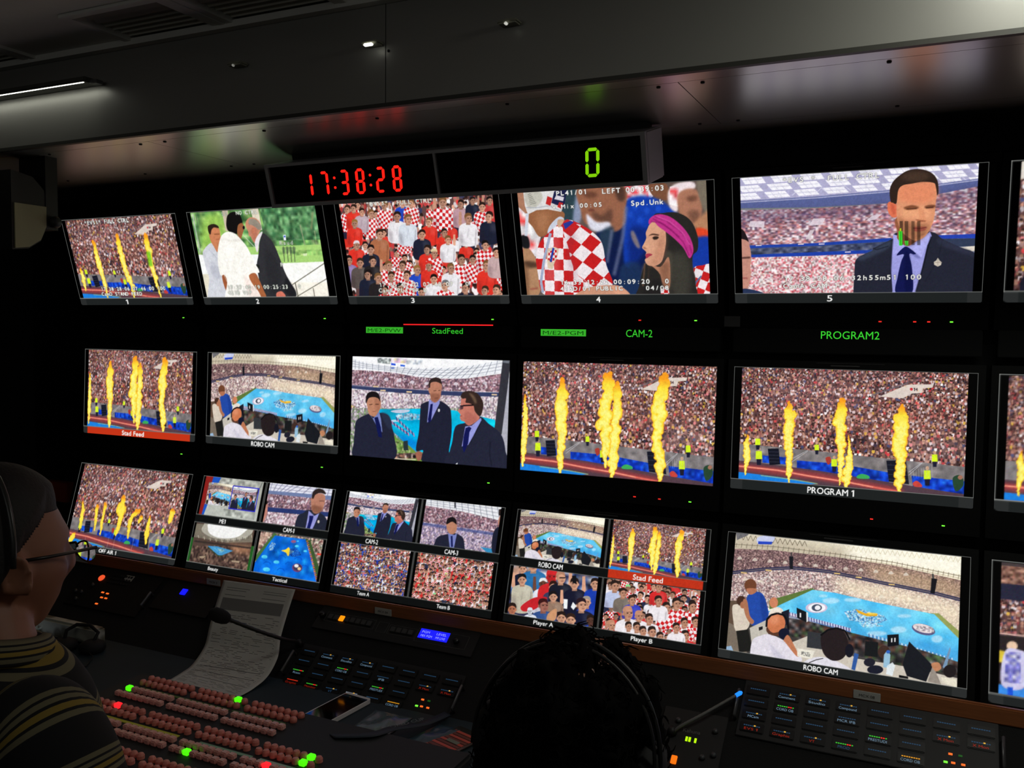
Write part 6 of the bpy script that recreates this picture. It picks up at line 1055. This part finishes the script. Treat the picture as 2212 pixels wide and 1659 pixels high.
def strip_on(b, u0, u1, v0, v1, mi=0):
    k = max(1, int((v1-v0)*60)); vs = [onpaper(u, v0+(v1-v0)*j/k) for j in range(k+1) for u in (u0, u1)]
    b.add(vs, [(2*j, 2*j+1, 2*j+3, 2*j+2) for j in range(k)], mi)
b = MB(); rg = random.Random(4); strip_on(b, .07, .92, .80, .88, 1)
v = .78
while v > .04:
    u = .06
    while u < .92:
        l = rg.uniform(.02, .14)
        if rg.random() < .55: strip_on(b, u, min(u+l, .93), v-.0035, v)
        u += l+rg.uniform(.01, .07)
    v -= .0135
for v in (.93, .945, .90): strip_on(b, .08, .35+rg.random()*.1, v-.003, v); strip_on(b, .6, .92, v-.003, v)
for v in (.34, .26, .16): strip_on(b, .1, .9, v-.006, v, 1)
b.build('print', [mat('print_ink', (120, 120, 118), .8), mat('print_shade', (128, 128, 126), .8)], pg)
# ---------------------------------------------------------------- gooseneck microphones
def goose(base, pts, head, lab, rr, led=None, c=BLACK):
    o = empty('gooseneck_microphone', base, label=lab, cat='microphone'); P = [Vector(p)-Vector(base) for p in [base]+pts]; Q = crv([tuple(p) for p in P], 40)
    b = MB(); R2 = [rr*(1+.12*(i % 2)) for i in range(40)]; b.tube([tuple(q) for q in Q], R2, 10); b.build('neck', c, o)
    d = Vector(Q[-1])-Vector(Q[-3]); q = d.to_track_quat('Z', 'Y').to_matrix().to_4x4(); M = Matrix.Translation(Vector(Q[-1])) @ q
    if led: b = MB(); b.lathe([(.004, 0), (.0045, .012), (.002, .016)], 12, M); b.build('blue_light', led, o)
    else: b = MB(); b.lathe([(.004, -.01), (.012, -.004), (.016, .006), (.0175, .02), (.016, .034), (.009, .044), (.001, .047)], 18, M); b.build('foam_cap', mat('mic_foam', (12, 12, 12), .95, bump=.8, nscale=300), o)
    MB().lathe([(.011, 0), (.009, .01), (.005, .016)], 14).build('socket', BLACK, o)
goose((-1.478, 1.822, .772), [(-1.462, 1.79, .795), (-1.45, 1.73, .822), (-1.475, 1.66, .862), (-1.515, 1.60, .903)], 0, 'black gooseneck microphone with foam cap in front of the curled paper', .0045)
goose((-.478, 1.80, .755), [(-.46, 1.80, .775), (-.42, 1.82, .80), (-.36, 1.865, .836)], 0, 'thin grey stalk tipped with a blue light above the Kahuna unit'.replace('Kahuna', 'green readout'), .003, mat('led_blue', (20, 120, 255), emit=(30, 130, 255), es=1.3), mat('stalk_grey', (110, 110, 108), .5))
# ---------------------------------------------------------------- things on the desk
ph = empty('smartphone', (-1.233, 1.648, .7115), (0, 0, math.radians(-5)), label='white framed smartphone lying face up beside the mixer', cat='phone')
Rr = lambda w, h, r: [(cx+r*math.cos(t), cy+r*math.sin(t)) for cx, cy, t0 in ((w-r, h-r, 0), (-w+r, h-r, 90), (-w+r, -h+r, 180), (w-r, -h+r, 270)) for t in [math.radians(t0+k*18) for k in range(6)]]
MB().prism(Rr(.0385, .086, .009), 0, .009, ax='xy').build('case', mat('phone_white', (225, 225, 225), .35), ph)
MB().prism(Rr(.035, .074, .003), .009, .0094, M=Tm((0, .002, 0)), ax='xy').build('screen', mat('phone_glass', (6, 7, 7), .08), ph)
MB().lathe([(.0045, .009), (.0045, .0092)], 16, Tm((0, -.0755, 0))).build('home_button', mat('phone_grey', (150, 150, 150), .4), ph)
def crumple(name, pts, h, m, seed, parent=None, n=16, z=.711, **k):
    rg = np.random.default_rng(seed); P = np.array(pts); c = P.mean(0); v = []; f = []
    for i in range(n+1):
        for j in range(n+1):
            a, b = i/n, j/n; q = (P[0]*(1-a)+P[1]*a)*(1-b)+(P[3]*(1-a)+P[2]*a)*b; e = min(a, b, 1-a, 1-b)*4
            v.append((q[0], q[1], z+min(1, e)*h*(.5+.5*math.sin(7*a+seed)*math.cos(6*b+seed)+.35*rg.random())+.001))
    for i in range(n):
        for j in range(n): f.append((i*(n+1)+j, i*(n+1)+j+1, (i+1)*(n+1)+j+1, (i+1)*(n+1)+j))
    b = MB(); b.add(v, f, 0, 1); o = b.build(name, m, parent, **k); s = o.modifiers.new('s', 'SOLIDIFY'); s.thickness = .0008; s.offset = -1; return o
crumple('plastic_packet', [(-1.15, 1.575), (-1.055, 1.58), (-1.055, 1.70), (-1.155, 1.70)], .012, mat('clear_film', (80, 98, 104), .25, spec=.8), 3, label='crinkled dark plastic packet right of the phone', cat='packet')
b = MB(); P = crv([(-1.13, 1.50, .7375), (-1.06, 1.54, .739), (-1.04, 1.60, .733), (-1.0, 1.66, .728), (-.985, 1.74, .722)], 30); wv = Vector((.012, -.007, .001))
b.add([q for p in P for q in (tuple(Vector(p)-wv), tuple(Vector(p)+wv))], [(2*i, 2*i+1, 2*i+3, 2*i+2) for i in range(29)], 0, 1); ly = b.build('lanyard', mat('lanyard_blue', (20, 38, 52), .6), label='dark blue lanyard strap with grey lettering across the packet', cat='lanyard'); s_ = ly.modifiers.new('s', 'SOLIDIFY'); s_.thickness = .0012
b = MB(); b.text('WORLD CUP', 0, 0, .013, 0, .10, M=Tm((-1.028, 1.625, .7325), -math.pi/2, 0, math.radians(58))); b.build('lettering', mat('lany_text', (110, 120, 120), .6), ly)
crumple('plastic_packet', [(-1.01, 1.60), (-.955, 1.58), (-.915, 1.70), (-.985, 1.70)], .008, mat('film_blue', (50, 76, 90), .3), 8, label='second small dark packet between the lanyard and the badge', cat='packet')
bd = empty('badge_pouch', (-.915, 1.635, .712), (0, 0, math.radians(-16)), label='clear pouch with a red and brown card, nearest the curly head', cat='badge')
MB().prism(Rr(.042, .066, .006), 0, .003, ax='xy').build('pouch', mat('pouch_film', (36, 44, 40), .2), bd)
b = MB()
for i in range(9): b.box((-.034, -.05+i*.011, .003), (.034, -.0415+i*.011, .0036), i % 2)
b.build('card', [mat('card_red', (210, 84, 62), .5), mat('card_brown', (120, 56, 36), .5)], bd); MB().box((-.014, -.006, .0036), (.02, .006, .0042)).build('card_label', mat('card_label', (120, 130, 112), .5), bd)
b = MB(); b.tube([(-.02, -.06, .004), (-.014, -.075, .006), (-.002, -.072, .004)], .0015, 6); b.tube([(.02, .066, .004), (.034, .075, .008), (.04, .062, .004)], .0015, 6); b.build('clip', mat('clip_metal', (170, 175, 170), .3, .8), bd)
# headset on patterned cloth at the left
def pat(name, a, b_, sc):
    m = bpy.data.materials.new(name); m.use_nodes = True; nt = m.node_tree; v = nt.nodes.new('ShaderNodeTexVoronoi'); v.inputs['Scale'].default_value = sc; tc = nt.nodes.new('ShaderNodeTexCoord'); r = nt.nodes.new('ShaderNodeValToRGB'); r.color_ramp.elements[0].position = .3; r.color_ramp.elements[0].color = (*lin(a), 1); r.color_ramp.elements[1].position = .5; r.color_ramp.elements[1].color = (*lin(b_), 1)
    nt.links.new(tc.outputs['Object'], v.inputs['Vector']); nt.links.new(v.outputs['Distance'], r.inputs[0]); nt.links.new(r.outputs[0], nt.nodes['Principled BSDF'].inputs['Base Color']); return m
MB().box((-.13, -.012, 0), (.13, .02, .05), M=Tm((-2.2, 1.70, .711)), bev=.006).build('tissue_box', pat('box_pattern', (110, 104, 84), (190, 190, 176), 22), label='low patterned box against the console behind the black headset', cat='box')
hs = empty('headset', (-2.10, 1.65, .712), (0, 0, .3), label='black headset lying on the desk before the patterned box', cat='headset')
for x in (-.04, .045): MB().lathe([(.03, 0), (.035, .008), (.034, .02), (.02, .028), (.001, .029)], 20, Tm((x, 0, 0))).build('ear_cup', RUBBER, hs)
MB().tube([(-.04, 0, .02), (-.045, .02, .045), (-.02, .03, .06), (.02, .03, .06), (.05, .02, .045), (.045, 0, .02)], .005, 8).build('headband', RUBBER, hs)
MB().tube([(.04, -.02, .01), (.08, -.05, .004), (.10, -.11, .002), (.02, -.16, .002), (-.04, -.2, .002)], .0018, 6).build('cable', RUBBER, hs)
cp = empty('mug', (-2.345, 1.69, .711), label='pale mug on the desk beside the patterned box', cat='mug'); MB().lathe([(.03, 0), (.033, .005), (.034, .06), (.031, .06), (.03, .008), (.001, .008)], 24, cap=0).build('body', mat('mug_white', (215, 220, 210), .35), cp); MB().tube([(.033, 0, .05), (.052, 0, .044), (.053, 0, .022), (.033, 0, .014)], .004, 8).build('handle', mat('mug_white'), cp)
sd = empty('small_display', (-2.295, 1.64, .711), (0, 0, .3), label='tiny bright white display peeking out behind the collar of the seated man', cat='display'); MB().box((-.03, -.012, 0), (.03, .018, .004), bev=.001).build('case', BLACK, sd); MB().box((-.026, -.009, .004), (.026, .015, .0045)).build('lit_screen', mat('display_white', (220, 230, 245), emit=(200, 214, 232), es=1), sd)
MB().box((-.062, 0, -.034), (.062, .036, .034), M=Tm((-2.765, 2.092, 1.02)), bev=.003).build('wall_box', mat('dull_red', (150, 58, 40), .5), label='dull red box on the front wall beyond the forehead of the seated man', cat='box')
# ---------------------------------------------------------------- people
def head_shape(b, M, ears=1, s=1., nose=1.):
    nu, nv = 56, 44; v = []; G = lambda x, c, w: math.exp(-((x-c)/w)**2)
    for i in range(nv+1):
        el = math.pi*(i/nv-.5)
        for j in range(nu):
            az = 2*math.pi*j/nu; x = .077*math.cos(el)*math.sin(az); y = .097*math.cos(el)*math.cos(az); z = .118*math.sin(el)
            fr = max(0, math.cos(az)*math.cos(el))
            if z < -.01: t = min(1, (-.01-z)/.105); x *= 1-.38*t**1.4; y = y*(1-.12*t) if y > 0 else y*(1-.5*t)
            if z < -.03 and y > 0: y += .018*min(1, (-.03-z)/.06)*fr
            if y > 0:
                nz = max(0, min(1, (z+.034)/.05)) if z > -.034 else 0; nose_l = (G(z, -.024, .02)*1.1+G(z, .0, .022)*.55)*G(x, 0, .013)
                y += .021*nose_l*nose+.006*G(z, .03, .014)*G(abs(x), .026, .026)-.011*G(z, .006, .014)*G(abs(x), .031, .015)+.005*G(z, -.02, .022)*G(abs(x), .045, .02)
                y += .005*G(z, -.056, .007)*G(x, 0, .024)+.004*G(z, -.067, .006)*G(x, 0, .02)-.003*G(z, -.0615, .003)*G(x, 0, .022)+.009*G(z, -.095, .016)*G(x, 0, .026)
            v.append(M @ Vector((x*s, y*s, z*s)))
    f = [(i*nu+j, i*nu+(j+1) % nu, (i+1)*nu+(j+1) % nu, (i+1)*nu+j) for i in range(nv) for j in range(nu)]
    b.add(v, f, 0, 1)
    if ears:
        for sx in (-1, 1):
            E = M @ Tm((sx*.078*s, -.008*s, -.008*s), .18, 0, sx*-.45)
            b.lathe([(.001, -.006), (.014, -.005), (.017, 0), (.014, .006), (.001, .007)], 14, E @ Matrix.Diagonal((.9, 1, 1, 1)) @ Matrix.Rotation(math.pi/2, 4, 'Y') @ Matrix.Diagonal((1.7, 1.05, 1, 1)))
            t = [E @ Vector((sx*.008, .017*math.cos(a), .029*math.sin(a)-.001)) for a in [math.radians(q) for q in range(-70, 235, 25)]]; b.tube(t, .0042, 8)
def loft(b, secs, n=28, mi=0):
    v = []; f = []
    for (cx, cy, cz, rx, ry, rz, tilt) in secs:
        for i in range(n):
            a = 2*math.pi*i/n; c, q = math.cos(a), math.sin(a); x = rx*math.copysign(abs(c)**.8, c); y = ry*math.copysign(abs(q)**.85, q)
            v.append((cx+x*math.cos(rz)-y*math.sin(rz), cy+x*math.sin(rz)+y*math.cos(rz), cz+y*tilt))
    m = len(secs); f = [(k*n+i, k*n+(i+1) % n, (k+1)*n+(i+1) % n, (k+1)*n+i) for k in range(m-1) for i in range(n)]+[tuple(range(n))[::-1], tuple(range((m-1)*n, m*n))]
    b.add(v, f, mi, 1)
def hand(b, w, d, n, s=1.):
    """palm with five bent fingers: w wrist, d finger direction, n back-of-hand normal"""
    w, d, n = Vector(w), Vector(d).normalized(), Vector(n).normalized(); r = d.cross(n).normalized()
    b.tube([w, w+d*.03, w+d*.075], [.026, .036, .034], 12)
    for i, (o, L) in enumerate(((-.028, .068), (-.009, .078), (.010, .074), (.028, .058))):
        p = w+d*.075+r*o*s; b.tube([p-d*.02, p+d*L*.4, p+d*L*.7-n*.012, p+d*L*.9-n*.03], [.0095, .009, .008, .0065], 8)
    q = w+d*.02-r*.026*s; b.tube([q, q-r*.022*s+d*.025, q-r*.034*s+d*.05-n*.01, q-r*.036*s+d*.066-n*.016], [.013, .011, .010, .0075], 8)
def body(name, root, m, H, rz, hz, neck, sh, reach, hm, s=1.):
    """one continuous body: head, neck, torso, arms and hands, legs"""
    b = MB(); head_shape(b, Tm(H, *hm), s=s)
    nx, ny, nz = neck; b.tube([(H[0], H[1]-.02, H[2]-.05), (nx, ny, nz), (nx, ny-.01, nz-.06)], [.055, .056, .07], 16)
    loft(b, [(nx, ny-.01, nz-.02, .07, .06, rz, 0), (nx, ny-.01, nz-.07, .165, .085, rz, 0), (nx, ny-.02, nz-.14, .18, .105, rz, 0), (nx, ny-.04, nz-.3, .165, .11, rz, 0), (nx, ny-.06, nz-.46, .15, .11, rz, 0), (nx, ny-.06, .52, .17, .13, rz, 0), (nx, ny-.05, .44, .15, .12, rz, 0)])
    c, q = math.cos(rz), math.sin(rz)
    for sx in (-1, 1):
        L = lambda x, y, z: (nx+x*sx*c-y*q, ny+x*sx*q+y*c, z)
        S0 = L(.15, -.015, nz-.095); E = L(.235, .03, nz-.36); W_ = L(.15, .2, .752)
        b.tube([S0, L(.20, .0, nz-.2), E, L(.2, .1, (E[2]+W_[2])/2), W_], [.054, .05, .04, .04, .026], 12)
        hand(b, W_, (-.15*sx*c, .9, -.05), (0, 0, 1), sx)
        hp = L(.09, 0, .5); kn = L(.13, .42, .52); an = L(.13, .46, .09); b.tube([hp, kn], [.085, .06], 12); b.tube([kn, L(.13, .45, .3), an], [.06, .056, .04], 12)
        b.box((-.045, -.08, 0), (.045, .19, .085), M=Tm((an[0], an[1], 0)), bev=.02)
    o = b.build(name, m, root); r = o.modifiers.new('r', 'REMESH'); r.mode = 'VOXEL'; r.voxel_size = .006; r.use_smooth_shade = True; sm = o.modifiers.new('s', 'SMOOTH'); sm.factor = .5; sm.iterations = 2; return o
def skin_mat(name, col):
    m = mat(name, col, .5, noise=.12, nscale=30, bump=.15); b = m.node_tree.nodes['Principled BSDF']; b.inputs['Subsurface Weight'].default_value = .1; b.inputs['Subsurface Radius'].default_value = (.01, .004, .002); return m
# ---- seated man with glasses at the left
H1 = Vector((-1.15, .775, 1.28)); N1 = (-1.107, .745, 1.165)
p1 = empty('person', (-1.107, .75, 0), label='seated person in glasses, headset and black striped polo, seen from behind at the left', cat='person'); RZ1 = -.2
def rel(p, root): p.parent = root; p.matrix_parent_inverse = Matrix.Translation(root.location).inverted(); return p
HM1 = (-.06, 0, -.14)
rel(body('body', None, skin_mat('skin', (150, 100, 76)), H1, RZ1, 0, N1, 0, 1, HM1), p1)
STR = bpy.data.materials.new('striped_polo'); STR.use_nodes = True; nt = STR.node_tree; bs = nt.nodes['Principled BSDF']; bs.inputs['Roughness'].default_value = .9
tc = nt.nodes.new('ShaderNodeVertexColor'); tc.layer_name = 'band'; sp = nt.nodes.new('ShaderNodeSeparateColor'); nt.links.new(tc.outputs[0], sp.inputs[0]); r = nt.nodes.new('ShaderNodeValToRGB'); r.color_ramp.interpolation = 'CONSTANT'
fr = nt.nodes.new('ShaderNodeMath'); fr.operation = 'FRACT'; mu = nt.nodes.new('ShaderNodeMath'); mu.operation = 'MULTIPLY'; mu.inputs[1].default_value = 20; nt.links.new(sp.outputs[0], mu.inputs[0]); nt.links.new(mu.outputs[0], fr.inputs[0]); nt.links.new(fr.outputs[0], r.inputs[0])
K, G1, Y1 = (.004, .004, .005, 1), (*lin((112, 106, 80)), 1), (*lin((140, 118, 48)), 1); els = [(0, K), (.52, G1), (.60, K), (.64, G1), (.70, K), (.74, Y1), (.82, K), (.86, G1), (.94, K)]
r.color_ramp.elements[0].color = K; r.color_ramp.elements[1].position = .52; r.color_ramp.elements[1].color = G1
for q, c in els[2:]: e = r.color_ramp.elements.new(q); e.color = c
nt.links.new(r.outputs[0], bs.inputs['Base Color'])
def banded(o, fn):
    me = o.data; at = me.color_attributes.new('band', 'FLOAT_COLOR', 'POINT')
    for i, v in enumerate(me.vertices): t = fn(v.co); at.data[i].color = (t, t, t, 1)
c1, q1 = math.cos(RZ1), math.sin(RZ1)
nx, ny, nz = N1; b = MB(); rows = []
sec = [(.015, .066, .064), (.008, .078, .07), (-.003, .115, .082), (-.015, .15, .09), (-.035, .18, .098), (-.07, .198, .107), (-.13, .195, .118), (-.2, .19, .124), (-.3, .18, .126), (-.4, .172, .128), (-.5, .17, .13), (-.62, .185, .145), (-.70, .19, .15)]
fin = []
for a, b_ in zip(sec[:-1], sec[1:]):
    for k in range(3): fin.append(tuple(np.array(a)*(1-k/3)+np.array(b_)*(k/3)))
fin.append(sec[-1]); loft(b, [(nx, ny-.012-.05*max(0, -dz-.05), nz+dz, rx, ry, RZ1, .12) for dz, rx, ry in fin], 64)
o = rel(b.build('polo_shirt', STR), p1); banded(o, lambda v: (nz+.05-v.z)/1.0+.012*math.sin(v.x*9))
sb = o.modifiers.new('d', 'SUBSURF'); sb.levels = 1; sb.render_levels = 1
for sx in (-1, 1):
    L = lambda x, y, z: (nx+x*sx*c1-y*q1, ny+x*sx*q1+y*c1, z)
    P = crv([L(.10, -.01, nz-.055), L(.165, -.012, nz-.062), L(.204, -.005, nz-.13), L(.226, .01, nz-.23), L(.236, .02, nz-.30)], 40); b = MB(); rad = list(np.interp(np.linspace(0, 1, 40), [0, .15, .4, .75, 1], [.05, .064, .07, .066, .068])); b.tube([tuple(p) for p in P], rad, 32, cap=0)
    o = rel(b.build('sleeve', STR), p1); PP = P
    banded(o, lambda v: float(np.argmin(((PP-np.array(v))**2).sum(1)))/39*.31+.01); s_ = o.modifiers.new('t', 'SOLIDIFY'); s_.thickness = .003
b = MB(); P = [(nx+.066*math.cos(a)*1.0, ny-.004+.062*math.sin(a), nz+.012+.012*math.sin(a*1)*-1) for a in np.linspace(math.radians(125), math.radians(415), 40)]
v = [q for p in P for q in (p, (nx+(p[0]-nx)*.94, ny+(p[1]-ny)*.94, p[2]+.022), (nx+(p[0]-nx)*1.12, ny+(p[1]-ny)*1.12, p[2]+.018), (nx+(p[0]-nx)*1.35, ny+(p[1]-ny)*1.35, p[2]-.004))]
b.add(v, [(4*i+k, 4*i+k+1, 4*i+k+5, 4*i+k+4) for i in range(39) for k in range(3)], 0, 1); o = rel(b.build('collar', STR), p1); me = o.data; at = me.color_attributes.new('band', 'FLOAT_COLOR', 'POINT')
for i in range(len(me.vertices)): t = [.01, .026, .03, .049][i % 4]; at.data[i].color = (t, t, t, 1)
s_ = o.modifiers.new('t', 'SOLIDIFY'); s_.thickness = .003
HAIR = mat('dark_hair', (26, 22, 20), .7, bump=.5, nscale=200)
MH = Tm(H1, *HM1)
def cap_hair(b, M, off, zline, g=0.):
    """hair shell over the skull: front hairline and nape"""
    nu, nv = 200, 120; v = []; ok = []; rg = random.Random(2)
    for i in range(nv+1):
        el = math.pi*(i/nv-.5)
        for j in range(nu):
            az = 2*math.pi*j/nu; x = .077*math.cos(el)*math.sin(az); y = .097*math.cos(el)*math.cos(az); z = .118*math.sin(el)
            if z < -.01: t = min(1, (-.01-z)/.105); x *= 1-.38*t**1.4; y = y*(1-.5*t) if y < 0 else y
            lim = zline+(.075 if y > .04 else (.075*max(0, (y+.035)/.075)))-(0 if y > 0 else .055*min(1, -y/.05))
            e = off*min(1, max(0, (z-lim)/.02)); k = 1+(e+g*rg.random())/.09; v.append(M @ Vector((x*k, y*k, z*k))); ok.append(z > lim-.004)
    b.add(v, [q for q in [(i*nu+j, i*nu+(j+1) % nu, (i+1)*nu+(j+1) % nu, (i+1)*nu+j) for i in range(nv) for j in range(nu)] if all(ok[t] for t in q)], 0, 1)
b = MB(); cap_hair(b, MH, .012, -.005); o = rel(b.build('hair', HAIR), p1); s_ = o.modifiers.new('t', 'SOLIDIFY'); s_.thickness = .006
def worn(name, fn, m, root, **k): b = MB(); fn(b); return rel(b.build(name, m, **k), root)
T = lambda p: MH @ Vector(p)
gm = mat('glasses_frame', (24, 20, 18), .35)
g = worn('glasses', lambda b: [b.tube([T((s*.083, -.01, .012)), T((s*.082, .03, .012)), T((s*.074, .104, .014))], .0024, 8) for s in (-1, 1)]+[b.tube([T((s*.04+.026*math.cos(a)*1., .110-.012*abs(math.cos(a)) if s*math.cos(a) > 0 else .110, .003+.014*math.sin(a))) for a in np.linspace(0, 2*math.pi, 22)], .0014, 6) for s in (-1, 1)]+[b.tube([T((-.014, .113, .006)), T((0, .117, .009)), T((.014, .113, .006))], .002, 6)], gm, p1)
b = MB()
for s in (-1, 1):
    c = [T((s*.04+.0245*math.cos(a), .109, .003+.0135*math.sin(a))) for a in np.linspace(0, 2*math.pi, 20, endpoint=False)]; b.add(c, [tuple(range(20))])
lens = bpy.data.materials.new('lens_glass'); lens.use_nodes = True; lb = lens.node_tree.nodes['Principled BSDF']; lb.inputs['Transmission Weight'].default_value = 1; lb.inputs['Roughness'].default_value = .02; lb.inputs['IOR'].default_value = 1.1
rel(b.build('lens', lens), p1)
worn('headset_band', lambda b: b.tube([T((.092*math.sin(a), -.02+.0*a, .012+.122*math.cos(a))) for a in np.linspace(-1.75, 1.62, 26)], .0038, 8), mat('band_dark', (46, 46, 44), .3), p1)
# ---- person with curly hair, centre
H2 = Vector((-.37, .955, 1.122)); N2 = (-.37, .905, 1.0)
p2 = empty('person', (-.37, .92, 0), label='person with a mop of dark hair and headset, seen from behind in the centre', cat='person'); HM2 = (-.2, 0.06, 0)
rel(body('body', None, skin_mat('skin', (150, 100, 76)), H2, 0, 0, N2, 0, 1, HM2), p2)
b = MB(); loft(b, [(N2[0], N2[1]-.01-.04*k, N2[2]-.0-dz, rx, ry, 0, .1) for k, (dz, rx, ry) in enumerate(((.0, .075, .07), (.03, .13, .09), (.06, .19, .105), (.12, .205, .12), (.25, .195, .125), (.4, .185, .13), (.52, .19, .145)))], 48)
rel(b.build('sweater', mat('black_knit', (14, 14, 15), .9, bump=.4, nscale=250)), p2)
for sx in (-1, 1): worn('sleeve', lambda b: b.tube([(N2[0]+sx*.13, N2[1]-.02, N2[2]-.08), (N2[0]+sx*.2, N2[1]-.01, N2[2]-.13), (N2[0]+sx*.235, N2[1]+.03, N2[2]-.30), (N2[0]+sx*.19, N2[1]+.11, .73), (N2[0]+sx*.16, N2[1]+.17, .75)], [.06, .066, .056, .05, .04], 18), mat('black_knit'), p2)
MH2 = Tm(H2, *HM2); rg = random.Random(11); b = MB(); nu, nv = 90, 60; v = []
from mathutils import noise as NZ
for i in range(nv+1):
    el = math.pi*(i/nv-.5)
    for j in range(nu):
        az = 2*math.pi*j/nu; d = Vector((math.cos(el)*math.sin(az), math.cos(el)*math.cos(az), math.sin(el)))
        k = 1+.16*NZ.noise(d*3.1+Vector((3, 1, 7)))+.10*NZ.noise(d*8)+.05*NZ.noise(d*24)
        if d.y > .55 and d.z < .25: k *= .72
        x, y, z = d.x*.104*k*(1-.12*max(0, d.z)), d.y*.112*k-.012, d.z*.121*k
        if z < -.05: x *= .8; z = -.05+(z+.05)*.5
        v.append(MH2 @ Vector((x, y, z)))
b.add(v, [(i*nu+j, i*nu+(j+1) % nu, (i+1)*nu+(j+1) % nu, (i+1)*nu+j) for i in range(nv) for j in range(nu)], 0, 1)
for i in range(900):                                # loose curls
    el = math.asin(rg.uniform(-.3, 1)); az = rg.uniform(0, 6.283); d = Vector((math.cos(el)*math.sin(az), math.cos(el)*math.cos(az), math.sin(el)))
    if d.y > .6 and d.z < .3: continue
    k = 1+.16*NZ.noise(d*3.1+Vector((3, 1, 7)))+.10*NZ.noise(d*8); p = Vector((d.x*.101*k*(1-.12*max(0, d.z)), d.y*.109*k-.012, d.z*.118*k)); t = d.cross(Vector((rg.uniform(-1, 1), rg.uniform(-1, 1), rg.uniform(-1, 1)))).normalized(); P = []
    for q in range(6): a = q*.9; P.append(MH2 @ (p+d*(-.002+.0022*q)+t*.007*math.sin(a)+d.cross(t)*.007*math.cos(a)))
    b.tube(P, [.0012, .0012, .001, .001, .0008, .0004], 4, cap=0)
rel(b.build('hair', mat('black_hair', (7, 6, 6), .9, spec=.08)), p2)
T2 = lambda p: MH2 @ Vector(p)
worn('headset_band', lambda b: [b.tube([T2((.112*math.sin(a), -.03, -.008+.126*math.cos(a))) for a in np.linspace(-1.7, 1.7, 34)], .003, 8), b.tube([T2((.110*math.sin(a), -.045, -.008+.122*math.cos(a))) for a in np.linspace(-1.7, 1.7, 34)], .0022, 8)], mat('band_steel', (34, 34, 33), .45, .3), p2)
for sx in (-1, 1): worn('ear_cup', lambda b: b.lathe([(.02, 0), (.036, .004), (.04, .016), (.034, .03), (.012, .036)], 22, MH2 @ Tm((sx*.078, -.015, -.012)) @ Matrix.Rotation(sx*math.pi/2, 4, 'Y')), RUBBER, p2)
